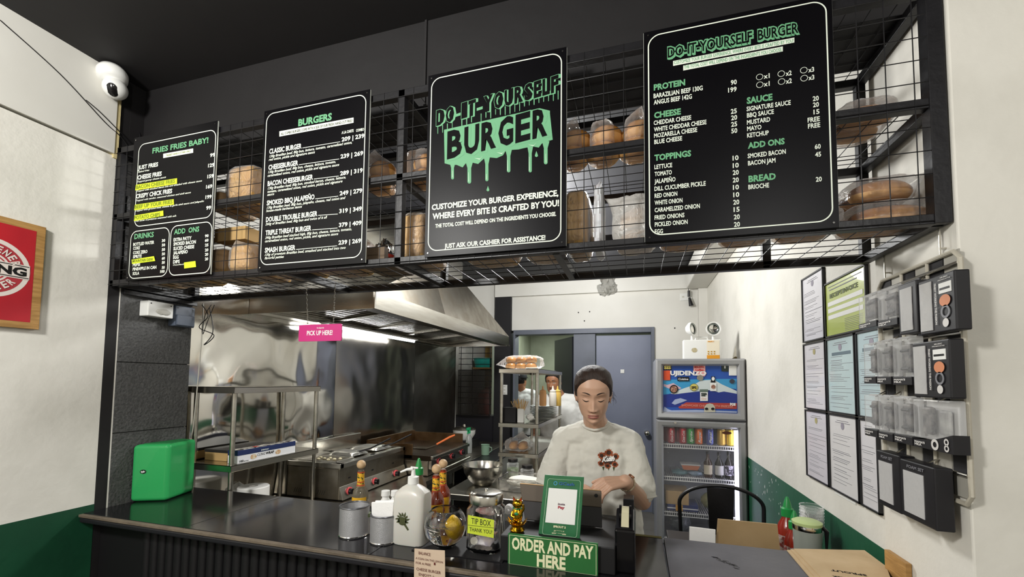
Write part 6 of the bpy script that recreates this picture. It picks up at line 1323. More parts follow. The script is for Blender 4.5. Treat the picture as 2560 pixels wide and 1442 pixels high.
# ------------------------------------------------------------ right wall: certificates and product rack
FRM = mat('thin black frame', '#1b1b1d', .4)
def cert(y0, y1, z0, z1, col, lb, kind=0):
    X = XR-.004; t = thing('certificate', lb, 'picture frame', (X, (y0+y1)/2, z0)); w_ = .006
    for a, b in (((y0, z0), (y1, z0+w_)), ((y0, z1-w_), (y1, z1)), ((y0, z0), (y0+w_, z1)), ((y1-w_, z0), (y1, z1))): MB().box((XR-.012, a[0], a[1]), (XR-.001, b[0], b[1])).build('frame_side', FRM, t)
    MB().box((XR-.007, y0+w_, z0+w_), (XR-.003, y1-w_, z1-w_)).build('sheet', mat('paper '+col, col, .25, bump=.3, bs=6, coat=.5), t)
    GI = mat('grey print', '#7d7c82', .6); r = random.Random(int(y0*1000+z0*77)); Wd, Hd = y1-y0, z1-z0
    def ln(u0, u1, v, th=.0012, m=GI, n='print_line'):
        MB().box((XR-.0078, y1-Wd*u1, z0+Hd*v), (XR-.0072, y1-Wd*u0, z0+Hd*v+th)).build(n, m, t)
    if kind == 1:
        k = textpart('lettering', mat('olive dark print', '#4d5a1c', .6), t); text(k, 'RECEIPT/INVOICE', (XR-.0085, y1-Wd*.14, z0+Hd*.70), Wd*.68, Hd*.075, R=(0, -1, 0), bold=.03)
        ln(.10, .90, .90, .003); ln(.12, .8, .84, .004)
        for v in (.56, .44, .32):
            MB().box((XR-.0079, y1-Wd*.92, z0+Hd*v), (XR-.0072, y1-Wd*.08, z0+Hd*(v+.075))).build('white_bar', PLAST_W, t); ln(.35, .65, v+.025, .006, mat('grey dark print', '#55555a', .6))
        for i in range(8): ln(.5, .9, .06+i*.028)
    else:
        ln(.3, .7, .92, .002); ln(.25, .75, .895, .002)
        mb = MB(); cz = z0+Hd*.86; cy_ = (y0+y1)/2; mb.add([(XR-.0077, cy_, cz)]+[(XR-.0077, cy_+.014*math.cos(2*PI*i/16), cz+.014*math.sin(2*PI*i/16)) for i in range(16)], [(0, i+1, (i+1) % 16+1) for i in range(16)]); mb.build('seal', mat(['seal grey', 'seal gold', 'seal violet'][r.randrange(3)], ['#8a8a92', '#a39a6a', '#8f8a96'][r.randrange(3)], .6), t, merge=False)
        if kind == 2: MB().box((XR-.0079, y1-Wd*.85, z0+Hd*.76), (XR-.0072, y1-Wd*.2, z0+Hd*.80)).build('title_bar', mat('slate print', '#5d6f78', .6), t)
        v = .74
        while v > .08:
            if r.random() < .82: ln(.08+r.random()*.1, .5+r.random()*.42, v, .0012+.0008*(r.random() < .15))
            v -= r.choice((.02, .024, .05))
cz = [(1.69, 1.99), (1.386, 1.684), (1.08, 1.382)]
cert(.822, 1.062, *cz[0], '#d6d4da', 'pale lilac framed certificate, upper left of the wall group'); cert(.478, .812, 1.688, 1.912, '#b0bd5c', 'wide lime green framed receipt notice', 1)
cert(.822, 1.062, *cz[1], '#dad7da', 'white framed permit, left of the middle row'); cert(.572, .812, *cz[1], '#bdd0d1', 'pale blue framed permit, centre of the middle row', 2); cert(.36, .562, *cz[1], '#b9ccd0', 'pale blue framed permit partly behind the hanging packs', 2)
cert(.822, 1.062, *cz[2], '#d3cfd6', 'pale lilac framed certificate, left of the bottom row'); cert(.572, .812, *cz[2], '#dbd9d9', 'white framed certificate with round seal, centre of the bottom row'); cert(.44, .562, *cz[2], '#d8d6d9', 'white framed certificate, bottom row, cut off by the pillar')
t = thing('loose_paper', 'narrow paper tucked under the bottom certificate frame', 'paper', (XR-.003, .70, 1.04)); MB().box((XR-.003, .62, 1.065), (XR-.001, .79, 1.079)).build('paper', PLAST_W, t)
# product rack
XK = 2.738
rk = thing('product_rack', 'narrow wire rack on the white pillar hung with packets', 'rack', (XK, .07, 1.24)); RC = mat('cream rack paint', '#b9b3a4', .5, bump=.2, bs=60); 
ry0, ry1 = -.035, .305; rz0, rz1 = 1.235, 1.81
def ry(px, py): p = at(px, py, X=XK); return (XK, p.y, p.z)
MB().tube([(XK, ry0+.015, rz0), (XK, ry0, rz0+.02), (XK, ry0, rz1-.02), (XK, ry0+.02, rz1), (XK, ry1-.02, rz1), (XK, ry1, rz1-.02), (XK, ry1, rz0+.02), (XK, ry1-.015, rz0)], .0055, 8, closed=True).build('rack_frame', RC, rk, smooth=True)
for yy in (.08, .19): MB().cyl((XK, yy, rz0), (XK, yy, rz1), .004, n=8).build('rack_bar', RC, rk, smooth=True)
for zz in (1.78, 1.62, 1.46, 1.30): MB().cyl((XK-.004, ry0, zz), (XK-.004, ry1, zz), .004, n=8).build('rack_bar', STEEL, rk, smooth=True)
for zz, yy in ((1.845, .27), (1.845, .03)):
    MB().bar((XK, yy, rz1), (XK, yy, 1.885), .003).build('hook', STEEL, rk); MB().bar((XK, yy, rz1+.02), (2.75, yy, rz1+.02), .004).build('hook', STEEL, rk)
for zz in (1.35, 1.7): MB().bar((XK, .05, zz), (2.75, .05, zz), .008).build('wall_bracket', RC, rk)
BLK_ = mat('black fabric tape', '#232224', .8); GRT = mat('grey fabric tape', '#a3a097', .7)
for r_, zz in enumerate([1.79-i*.052 for i in range(11)]):
    for c__, yy in enumerate((.0, .055, .110, .165, .220, .275)):
        MB().box((XK+.004, yy-.024, zz-.024), (XK+.007, yy+.026, zz+.024)).build('tape_square', BLK_ if (r_+c__) % 2 else GRT, rk)
CB = mat('clear blister', '#c9c9c6', .12, trans=.0, c2='#77767a', cs=22, lo=.3, hi=.75); MU = mat('dull contents', '#3f3e45', .4, c2='#a8a4a0', cs=34, bump=.6, bs=30)
PKB = mat('pack black print', '#1e1d20', .4); PKW = mat('pack white print', '#cfccc8', .5)
def pack(px0, px1, pt, pbm, kind, lb, X=2.699, dpt=.028, tilt=0):
    a, b = at(px0, (pt+pbm)/2, X=X), at(px1, (pt+pbm)/2, X=X); pm = (px0+px1)/2; zt_, zb_ = at(pm, pt, X=X).z, at(pm, pbm, X=X).z
    y1, y0 = a.y-.001, b.y+.001; H_ = zt_-zb_; W_ = y1-y0
    t = thing('product_pack', lb, 'packet', (X+dpt/2, (y0+y1)/2, zb_), group='packets hanging on the wire rack')
    def bx(n, u0, v0, u1, v1, x0, x1_, m, bev=0): return MB().box((X+x0, y1-W_*u1, zb_+H_*v0), (X+x1_, y1-W_*u0, zb_+H_*v1)).build(n, m, t, bevel=bev)
    MB().bar((X+dpt*.5, (y0+y1)/2, zt_-.004), (XK, (y0+y1)/2, zt_+.012), .003).build('peg_hook', STEEL, t)
    if kind == 'clear':
        bx('blister', 0, .17, 1, 1, 0, dpt, BLIS, .003); bx('contents', .25, .26, .75, .86, dpt*.3, dpt*.8, MU, .006)
        bx('base_card', 0, 0, 1, .17, -.001, dpt+.001, PKB, .001); bx('header', .05, .97, .95, 1.02, dpt*.4, dpt*.5, BLIS)
        for v in (.34, .72): MB().cyl((X+dpt*.3, y0+W_*.3, zb_+H_*v), (X+dpt*.3, y1-W_*.3, zb_+H_*v), .004, n=8).build('tie', BKN, t)
        k = textpart('print', PKW, t); text(k, "MAMA'S", (X-.002, y1-W_*.08, zb_+H_*.095), W_*.62, H_*.035, R=(0, -1, 0), bold=.05); text(k, 'MILK', (X-.002, y1-W_*.08, zb_+H_*.045), W_*.42, H_*.035, R=(0, -1, 0), bold=.05)
    elif kind == 'wide':
        bx('blister', 0, .2, .97, 1, 0, dpt, BLIS, .003); bx('contents', .12, .28, .36, .85, dpt*.3, dpt*.8, MU, .006); bx('contents', .48, .3, .72, .8, dpt*.5, dpt*.9, mat('clear blister', '#c9c9c6', .12), .006)
        mb = MB().prism([(0, 0), (1, 0), (1, .36), (.42, .17), (0, .15)], lambda u, v, q: (X-.001+q, y1-W_*u, zb_+H_*v), dpt+.002); mb.build('base_card', PKB, t)
        k = textpart('print', PKW, t); text(k, "MAMA'S", (X-.002, y1-W_*.04, zb_+H_*.09), W_*.28, H_*.04, R=(0, -1, 0), bold=.05); text(k, 'MILK', (X-.002, y1-W_*.04, zb_+H_*.04), W_*.2, H_*.04, R=(0, -1, 0), bold=.05)
        for u, v, r in ((.58, .12, .013), (.86, .21, .008), (.86, .09, .008)):
            mb = MB(); cy_, cz_ = y1-W_*u, zb_+H_*v; mb.add([(X-.0022, cy_+q*math.cos(2*PI*i/18), cz_+q*math.sin(2*PI*i/18)) for q in (r, r*.5) for i in range(18)], [(j, (j+1) % 18, (j+1) % 18+18, j+18) for j in range(18)]); mb.build('round_print', PKW, t, merge=False)
    elif kind == 'window':
        bx('carton', 0, 0, 1, 1, 0, dpt, PKB, .002); bx('window', .14, .06, .78, .9, -.0012, 0, MU); bx('window_film', .14, .06, .78, .9, -.0024, -.0014, BLIS); bx('header', .1, 1, .9, 1.05, dpt*.4, dpt*.5, mat('glossy dark film', '#3a3a3c', .2))
    elif kind == 'logo':
        bx('carton', 0, 0, 1, 1, 0, dpt, PKB, .003); bx('window', .05, .06, .40, .93, -.0012, 0, MU); bx('window_film', .05, .06, .40, .93, -.0024, -.0014, BLIS)
        bx('white_label', .60, .66, .92, .84, -.0015, 0, PLAST_W); bx('car_print', .63, .72, .89, .755, -.0022, -.0016, BKN, .0)
        k = textpart('print', PKW, t); text(k, 'MUSIC', (X-.0022, y1-W_*.66, zb_+H_*.92), W_*.2, H_*.022, R=(0, -1, 0), bold=.03); text(k, 'PRODUCTS', (X-.0022, y1-W_*.60, zb_+H_*.885), W_*.32, H_*.018, R=(0, -1, 0), bold=.03)
        k = textpart('print', PKW, t); text(k, 'FINEST WORKING THE PASSION', (X-.003, y1-W_*.5, zb_+H_*.86), H_*.72, W_*.05, R=(0, 0, -1), Uv=(0, -1, 0), bold=.03)
        for u, v, r, m, sy in ((.76, .53, .018, mat('orange print', '#cf8358', .5), .75), (.76, .34, .015, mat('grey print 2', '#77777c', .5), .9), (.76, .15, .010, PKW, 1)):
            mb = MB(); cy_, cz_ = y1-W_*u, zb_+H_*v
            if v == .34: mb.add([(X-.0022, cy_+q*math.cos(2*PI*i/18), cz_+q*math.sin(2*PI*i/18)) for q in (r, r*.65) for i in range(18)], [(j, (j+1) % 18, (j+1) % 18+18, j+18) for j in range(18)])
            else: mb.add([(X-.0022, cy_, cz_)]+[(X-.0022, cy_+r*math.cos(2*PI*i/18), cz_+r*sy*math.sin(2*PI*i/18)) for i in range(18)], [(0, i+1, (i+1) % 18+1) for i in range(18)])
            mb.build('round_print', m, t, merge=False)
    else:
        bx('carton', 0, 0, 1, 1, 0, dpt*1.3, PKB, .003); bx('window', .12, .10, .72, .82, -.0012, 0, mat('silver pouch', '#b3b0b0', .25, .5, bump=1, bs=14, c2='#8b8990', cs=9)); bx('window_film', .12, .10, .72, .82, -.0024, -.0014, BLIS)
        k = textpart('print', mat('grey print 2', '#77777c', .5), t); text(k, 'FOAM SET', (X-.0022, y1-W_*.25, zb_+H_*.88), W_*.5, H_*.05, R=(0, -1, 0), bold=.03)
    return t
pack(2146, 2191, 735, 820, 'clear', 'clear packet with black base, first from the left in the top row'); pack(2193, 2243, 718, 816, 'clear', 'clear packet with black base, second in the top row'); pack(2246, 2293, 706, 834, 'window', 'black windowed carton, third in the top row'); pack(2297, 2390, 688, 832, 'logo', 'black carton with logo column at the right of the top row')
pack(2159, 2189, 858, 958, 'clear', 'narrow clear packet, first in the second row'); pack(2191, 2227, 850, 960, 'clear', 'clear packet, second in the second row'); pack(2231, 2279, 843, 962, 'clear', 'clear packet, third in the second row, next to the logo carton'); pack(2282, 2376, 852, 994, 'logo', 'black carton with logo column in the second row')
pack(2161, 2193, 987, 1090, 'clear', 'narrow clear packet, first in the third row'); pack(2195, 2231, 989, 1100, 'clear', 'clear packet, second in the third row'); pack(2234, 2280, 992, 1108, 'clear', 'clear packet, third in the third row'); pack(2283, 2383, 1000, 1125, 'wide', 'wide clear packet with round prints at the right of the third row')
pack(2193, 2250, 1132, 1270, 'foam', 'black carton with silver pouch window, left of the bottom row'); pack(2252, 2338, 1158, 1305, 'foam', 'larger black carton with silver pouch window, right of the bottom row', X=2.692)
# ------------------------------------------------------------ bread in the wire shelf
zL, zU = CZ0+.027, zs+.016
def X_(px, py=420, Y=.12): return at(px, py, Y=Y).x
# upper tier
loaf_bag('big wrapped loaf with gathered bag end between the first two boards', (X_(590), .05, zU), (X_(670), .28, zU+.175), 1, neck=(X_(632), .02, zU+.095), amp=.05)
loaf_bag('small wrapped loaf beside the big gathered loaf, upper tier', (X_(545), .06, zU), (X_(586), .26, zU+.085), 2)
def brioche(px0, px1, y, z, n_, row2=True, r=.052, seed=0):
    xa, xb = X_(px0), X_(px1); out = []
    for i in range(n_):
        x = xa+(xb-xa)*(i+.5)/n_; out.append(((x, y, z+.004), dict(rx=r, h=.055, rz=i)))
        if row2: out.append(((x+.01, y+.01, z+.055), dict(rx=r, h=.062, rz=i*2)))
    return out, (xa+.009, y-.062, z), (xb-.009, y+.066, z+(.118 if row2 else .07))
for (p0, p1, n_, r2, lb, sd) in ((680, 800, 2, True, 'bagged buns behind the burger list board, upper tier', 3), (800, 905, 1, True, 'bagged buns behind the right half of the burger list board', 4), (918, 985, 1, True, 'bag of stacked glazed buns right of the burger list board', 5), (1022, 1100, 1, True, 'bag of stacked buns left of the green dripping poster', 6), (1110, 1230, 2, True, 'bagged buns hidden behind the dripping poster, left', 7), (1240, 1395, 2, True, 'bagged buns hidden behind the dripping poster, right', 8), (1400, 1465, 1, True, 'first bag of glossy brioche buns between the right boards', 9), (1471, 1545, 1, True, 'second bag of glossy brioche buns, largest bun in view', 10), (1554, 1625, 1, True, 'third bag of glossy brioche buns beside the price board', 11)):
    b_, lo, hi = brioche(p0, p1, .115, zU, n_, r2, .054 if 'brioche' in lb else .05)
    bread_bag(lb, b_, lo, hi, sd, neck=((lo[0]+hi[0])/2+.02, .05, hi[2]+.012) if sd % 2 else None)
for i, (p0, p1, lb) in enumerate(((1700, 1850, 'flat bag of long rolls behind the price board, upper tier'), (1880, 2060, 'flat bag of long rolls behind the right half of the price board'), (2080, 2225, 'flat bag of long rolls right of the price board, upper tier'))):
    xa, xb = X_(p0, 260), X_(p1, 260); bread_bag(lb, [(((xa+xb)/2, .10+.075*j, zU+.004), dict(rx=(xb-xa)/2*.92, ry=.034, h=.045)) for j in range(2)], (xa, .05, zU), (xb, .23, zU+.058), 20+i)
# lower tier
cb = thing('cardboard_box', 'plain cardboard box lying on the wrapped loaves, lower tier', 'box', (X_(595, 560), .17, zL+.145)); xa, xb = X_(560, 560), X_(645, 560)
loaf_bag('large wrapped loaf pair under the cardboard box', (X_(520, 640), .04, zL), (X_(600, 640), .29, zL+.125), 31, m=FILM)
loaf_bag('large wrapped loaf with shiny film right of its neighbour, lower tier', (X_(603, 640), .04, zL), (X_(668, 640), .29, zL+.13), 32, neck=(X_(640, 600), .03, zL+.13))
MB().box((xa, .08, zL+.150), (xb-.02, .25, zL+.205)).build('carton', CARD, cb, bevel=.002)
for i, (p0, p1, h_, lb) in enumerate(((378, 404, .12, 'wrapped loaf at the far left, lower tier behind the fries board'), (412, 515, .14, 'wrapped loaf behind the right half of the fries board'), (675, 780, .15, 'wrapped loaf behind the burger list board, lower tier'), (785, 900, .15, 'second wrapped loaf behind the burger list board'), (1012, 1085, .185, 'tall wrapped loaf left of the dripping poster'), (1150, 1290, .17, 'wrapped loaf behind the dripping poster, lower tier'), (1300, 1410, .17, 'second wrapped loaf behind the dripping poster'), (1412, 1478, .2, 'tall paper wrapped loaf right of the dripping poster'))):
    loaf_bag(lb, (X_(p0, 620), .05, zL), (X_(p1, 620), .27, zL+h_), 40+i)
t = thing('crate_strip', 'low wooden tray on the lower tier left of the centre post', 'tray', (X_(960, 640), .10, zL)); MB().box((X_(918, 640), .045, zL), (X_(990, 640), .07, zL+.055)).build('front', mat('grey wood', '#6d5b47', .7), t); MB().box((X_(918, 640), .07, zL), (X_(990, 640), .25, zL+.006)).build('bottom', mat('grey wood', '#6d5b47', .7), t)
f_ = thing('foil_bundle', 'crumpled silver foil beside the low wooden tray', 'foil', (X_(936, 600), .13, zL+.01)); crumple((X_(930, 600), .20, zL+.075), (.035, .035, .05), 5, .5, 30, 20).build('foil', mat('crumpled foil', '#b8b8b4', .22, 1, bump=.8, bs=20), f_, smooth=True)
t = thing('red_utensil', 'small red tipped tool lying on the wooden tray', 'tool', (X_(965, 610), .16, zL+.06)); MB().tube([(X_(950, 605), .15, zL+.062), (X_(985, 625), .2, zL+.05)], [.008, .005], 10).build('handle', mat('red plastic', '#cc3a2a', .4), t, smooth=True); MB().tube([(X_(950, 605), .15, zL+.062), (X_(925, 590), .14, zL+.075)], .004, 8).build('rod', STEEL, t, smooth=True)
WB = mat('white carrier bag', '#dcdde0', .35, sub=.2)
t = thing('white_bag', 'white plastic bag standing beside the tall paper wrapped loaf', 'bag', (X_(1493, 580), .16, zL)); bagshell((X_(1487, 600), .07, zL), (X_(1508, 600), .24, zL+.21), 61, amp=.25).build('bag', WB, t, smooth=True)
xx = X_(1592, 560); bread_bag('white bag of two stacked glossy buns beside the price board', [((xx, .13, zL+.008), dict(rx=.055, h=.055)), ((xx, .135, zL+.063), dict(rx=.055, h=.07))], (xx-.07, .06, zL), (xx+.065, .21, zL+.16), 62, m=MILKY, neck=(xx-.10, .1, zL+.165))
for i, (p0, p1, lb) in enumerate(((1650, 1790, 'bag of long brown rolls behind the price board, lower tier'), (1800, 1930, 'second bag of long brown rolls behind the price board'), (1940, 2090, 'third bag of long brown rolls behind the price board'))):
    xa, xb = X_(p0, 560), X_(p1, 560); bread_bag(lb, [(((xa+xb)/2, .09+.07*j, zL+.004), dict(rx=(xb-xa)/2*.92, ry=.036, h=.05)) for j in range(2)], (xa, .04, zL), (xb, .21, zL+.066), 70+i)
xa, xb = X_(2098, 500), X_(2318, 500)
bread_bag('bag of long pale rolls at the right end, lower of two', [(((xa+xb)/2, .09+.072*j, zL+.004), dict(rx=(xb-xa)/2*.95, ry=.036, h=.052)) for j in range(2)], (xa, .04, zL), (xb, .205, zL+.064), 80)
xa, xb = X_(2098, 450), X_(2268, 450)
bread_bag('bag of long golden rolls lying on top at the right end', [(((xa+xb)/2, .09+.072*j, zL+.072), dict(rx=(xb-xa)/2*.93, ry=.036, h=.052)) for j in range(2)], (xa, .045, zL+.068), (xb, .20, zL+.13), 81, neck=(X_(2320, 420), .10, zL+.15))
# ------------------------------------------------------------ people
SKIN = mat('skin', '#c29b82', .45, sub=.12, bump=.03, bs=120); SKIN2 = mat('tanned skin', '#9a6a4c', .5, sub=.1)
LIPS = mat('lips', '#9c5f55', .45); HAIR = mat('dark brown hair', '#241914', .55, bump=.5, bs=60, stretch=(9, 1, 1), c2='#35251c', cs=30); HAIRB = mat('black hair', '#17120f', .5, bump=.3, bs=60)
TEE = mat('white cotton tee', '#cdcbc1', .85, bump=.12, bs=9, det=3); LASH = mat('lash black', '#1b1411', .6); BROW = mat('brow brown', '#2b1d16', .8)
def rnd_limb(mb, a, b, ra, rb, n=16):
    a, b = Vector(a), Vector(b); d = b-a; L_ = d.length; d.normalize(); pts, rs = [], []
    for i in range(6, -1, -1): t = PI/2*i/6; pts.append(a-d*ra*math.sin(t)); rs.append(max(ra*math.cos(t), .0004))
    for i in range(7): t = PI/2*i/6; pts.append(b+d*rb*math.sin(t)); rs.append(max(rb*math.cos(t), .0004))
    mb.tube(pts, rs, n)
def chain(mb, pts, rs):
    for i in range(len(pts)-1): rnd_limb(mb, pts[i], pts[i+1], rs[i], rs[i+1])
def ell(mb, M_, c, r, n=22, m=16):
    old = mb.M; mb.M = M_; mb.ball(c, r, n, m); mb.M = old
_PZ = [-.112, -.106, -.095, -.08, -.06, -.04, -.02, 0, .025, .05, .08, .100, .110, .1135]
_PW = [.006, .024, .040, .0505, .0582, .0625, .0645, .0675, .0705, .0715, .0640, .044, .022, .002]
_PF = [.066, .076, .0815, .0825, .0835, .0845, .0845, .0830, .0870, .0850, .0690, .045, .022, .002]
_PB = [-.03, -.015, .010, .035, .060, .078, .088, .096, .101, .098, .080, .052, .026, .002]
def _g(x, c, s_): return math.exp(-((x-c)/s_)**2)
def head_pt(a, z, male=False, off=0):
    """point of the head surface at angle a (0 = face, PI = back) and height z, eye level = 0"""
    w_, f_, b_ = (float(np.interp(z, _PZ, q)) for q in (_PW, _PF, _PB))
    if male: w_ *= 1.03+.09*max(0, min(1, (-z-.03)/.05))
    sa, ca = math.sin(a), math.cos(a); e = .93
    x = (w_+off)*math.copysign(abs(sa)**e, sa)
    if ca > 0: y = -(f_+off)*abs(ca)**.80
    else: y = (b_+off)*abs(ca)**.9
    if ca > 0:
        ax = abs(x); d = 0
        t = max(0, min(1, (.008-z)/.048))
        if z > -.056: d += (.004+.0165*t**1.3)*_g(x, 0, .0068+.0056*t)*(1 if z > -.043 else _g(z, -.043, .0065))*(1 if z < .008 else _g(z, .008, .012))
        d += .0095*_g(ax, .0135, .0062)*_g(z, -.0425, .0065)
        d -= .0075*_g(ax, .031, .0165)*_g(z, .005, .0115); d += .0062*_g(ax, .031, .0125)*_g(z, -.0005, .0075)
        d += (.0045 if male else .0028)*_g(ax, .027, .020)*_g(z, .022, .008)
        d += .0048*_g(ax, .004, .0135)*_g(z, -.0648, .0042)*(1-.15*_g(ax, 0, .003)); d += .0055*_g(ax, 0, .0145)*_g(z, -.0752, .0048); d -= .0022*_g(ax, 0, .022)*_g(z, -.0700, .0017)
        d -= .0030*_g(ax, 0, .02)*_g(z, -.0865, .0055); d += .0045*_g(ax, 0, .018)*_g(z, -.100, .010)
        d += .0035*_g(ax, .046, .018)*_g(z, -.022, .016); d -= .0012*_g(ax, .027, .004)*_g(z, -.055, .014)
        y -= d*min(1, ca*3)
    return Vector((x, y, z))
def face_y(x, z, male=False):
    lo, hi = 0, 1.4
    for _ in range(22):
        m = (lo+hi)/2
        if head_pt(m, z, male).x < abs(x): lo = m
        else: hi = m
    return head_pt(lo, z, male).y
def head_into(mb, H, s=1, male=False):
    old = mb.M; mb.M = H
    N_, M2 = 170, 150
    def f(u, v): z = -.112+.2255*(v if v > .0 else 0); return head_pt(2*PI*u, z, male)*s
    k = len(mb.v); mb.grid(f, N_, M2, cu=True)
    mb.add([head_pt(2*PI*i/N_, -.112, male)*s for i in range(N_)], [tuple(range(N_))]); mb.add([head_pt(2*PI*i/N_, .1135, male)*s for i in range(N_)], [tuple(range(N_))])
    mb.M = old
    for sx in (-1, 1):
        ell(mb, H, Vector((sx*.071, .012, -.014))*s, Vector((.006, .016, .026))*s); ell(mb, H, Vector((sx*.076, .018, -.006))*s, Vector((.005, .013, .019))*s)
def rnd_limb_M(mb, H, a, b, ra, rb, s=1):
    old = mb.M; mb.M = H; rnd_limb(mb, Vector(a)*s, Vector(b)*s, ra*s, rb*s, 12); mb.M = old
def fpatch(par, n, H, s, m, cen, wid, hgt, male=False, off=.0009, nu=18, nv=6):
    """soft patch lying on the face: cen(u) -> (x, z), hgt(u) half height"""
    mb = MB(); mb.M = H
    def f(u, v):
        x, z = cen(u); z += (v*2-1)*hgt(u); return Vector((x, face_y(x, z, male)-off*(1-(v*2-1)**2)**.5*1.0-.0006, z))*s
    mb.grid(f, nu, nv); return mb.build(n, m, par, smooth=True, merge=False)
def face_bits(par, H, s=1, hair_m=BROW, closed=True, lips=LIPS, male=False):
    for sx in (-1, 1):
        fpatch(par, 'eyebrow', H, s, hair_m, lambda u: (sx*(.0125+.034*u), .0235+.0075*math.sin(PI*min(1, u*1.1)*.6)-.0025*u*u), 0, lambda u: (.0036 if male else .0031)*(1-u)**.5*min(1, .4+u*3), male, .0012)
        if closed:
            fpatch(par, 'eyelashes', H, s, LASH, lambda u: (sx*(.0175+.027*u), -.0030-.0048*math.sin(PI*u)+.001*u), 0, lambda u: .0021*math.sin(PI*(.06+.88*u))+.0002, male, .0014)
            fpatch(par, 'eyelid_crease', H, s, mat('skin fold', '#8f6650', .6), lambda u: (sx*(.018+.026*u), .0045+.0022*math.sin(PI*u)), 0, lambda u: .0005, male, .0004)
        else:
            fpatch(par, 'eye', H, s, mat('eye white', '#c9c2b8', .3), lambda u: (sx*(.019+.024*u), .0), 0, lambda u: .0044*math.sin(PI*u)**.7+.0001, male, .001)
            fpatch(par, 'iris', H, s, LASH, lambda u: (sx*(.0265+.0095*u), .0003), 0, lambda u: .0044*math.sin(PI*u)**.5+.0001, male, .0016)
            fpatch(par, 'eyelashes', H, s, LASH, lambda u: (sx*(.018+.026*u), .0012+.0040*math.sin(PI*u)), 0, lambda u: .0009, male, .002)
    fpatch(par, 'upper_lip', H, s, lips, lambda u: ((u*2-1)*.0235, -.0668), 0, lambda u: .0042*(1-abs(u*2-1)**2)**.7*(1-.12*_g(u, .5, .06))+.0002, male, .0006, 24)
    fpatch(par, 'lower_lip', H, s, lips, lambda u: ((u*2-1)*.0225, -.0752), 0, lambda u: .0053*(1-abs(u*2-1)**2)**.6+.0002, male, .0006, 24)
    fpatch(par, 'mouth_line', H, s, mat('mouth line', '#5b302b', .6), lambda u: ((u*2-1)*.0235, -.0702+.0006*math.cos((u-.5)*9)), 0, lambda u: .0006, male, .0012, 24)
    for sx in (-1, 1): fpatch(par, 'nostril', H, s, mat('mouth line', '#5b302b', .6), lambda u: (sx*(.0045+.0065*u), -.0505), 0, lambda u: .0019*math.sin(PI*u)+.0001, male, .0006, 8)
def hair_shell(mb, H, s, zf, th, male=False):
    """hair as an offset of the head surface above the hair line zf(angle)"""
    old = mb.M; mb.M = H
    def f(u, v):
        a = 2*PI*u; z = -.085+.1995*v; aa = a if a < PI else 2*PI-a; k = (z-zf(aa))/(.012+.022*max(0, math.cos(aa))); k = max(0, min(1, k)); k = k*k*(3-2*k)
        p = head_pt(a, z, male); c = Vector((0, .01, .01)); o = (p-c).normalized()*(-.005+(th+.005)*k); part = .0025*_g(p.x, 0, .0035)*(1 if p.y < .02 and z > .096 else 0)*k
        p = p+o; p.z -= part; return p*s
    mb.grid(f, 150, 110, cu=True); mb.add([f(i/150, 1) for i in range(150)], [tuple(range(150))]); mb.add([f(i/150, 0) for i in range(150)], [tuple(range(150))]); mb.M = old
def hand_into(mb, w, d, pn, side, s=1, curl=.5, spread=.12):
    """w wrist, d direction towards the knuckles, pn back-of-hand normal, side +1: thumb on the side of d x pn"""
    w, d, pn = Vector(w), Vector(d).normalized(), Vector(pn); pn = (pn-d*pn.dot(d)).normalized(); r = d.cross(pn)*side
    for k, off in enumerate((.026, .009, -.009, -.025)):
        a = w+d*.012*s+r*off*.55*s; kn = w+d*(.088-.004*abs(k-1))*s+r*off*s; rnd_limb(mb, a, kn, .0145*s, .0105*s, 12)
        dd = (d+r*(1.5-k)*spread*.5).normalized(); p = kn; L3 = [(.044, .027, .02), (.048, .030, .022), (.045, .028, .021), (.036, .022, .018)][k]; rr = .0088-.0006*(k == 3); ang = .15
        for j, L_ in enumerate(L3):
            ang += curl*(.75 if j else .7); q = p+(dd*math.cos(ang)-pn*math.sin(ang))*L_*s; rnd_limb(mb, p, q, (rr-.0007*j)*s, (rr-.0007*(j+1))*s, 10); p = q
    b = w+d*.022*s+r*.022*s-pn*.004*s; td = (d*.75+r*.6-pn*.3).normalized(); p = b
    for L_, ra, rb in ((.04, .0135, .011), (.032, .0105, .0092), (.026, .0092, .0072)):
        q = p+td*L_*s; rnd_limb(mb, p, q, ra*s, rb*s, 10); p = q; td = (td*.8+d*.35-r*.12-pn*.15).normalized()
def blend(o, vox, it, fac=.5, tex=None):
    m = o.modifiers.new('r', 'REMESH'); m.mode = 'VOXEL'; m.voxel_size = vox; m.use_smooth_shade = True
    m = o.modifiers.new('s', 'SMOOTH'); m.iterations = it; m.factor = fac
    if tex:
        st, sc = tex; t_ = bpy.data.textures.new('folds', 'CLOUDS'); t_.noise_scale = sc; t_.noise_depth = 2
        m = o.modifiers.new('d', 'DISPLACE'); m.texture = t_; m.strength = st; m.mid_level = .5; m.texture_coords = 'LOCAL'
        m = o.modifiers.new('s2', 'SMOOTH'); m.iterations = 3
    return o
def hmat(c, yawd, pitchd, rolld=0):
    return Matrix.Translation(c) @ Matrix.Rotation(math.radians(yawd), 4, 'Z') @ Matrix.Rotation(math.radians(pitchd), 4, 'X') @ Matrix.Rotation(math.radians(rolld), 4, 'Y')
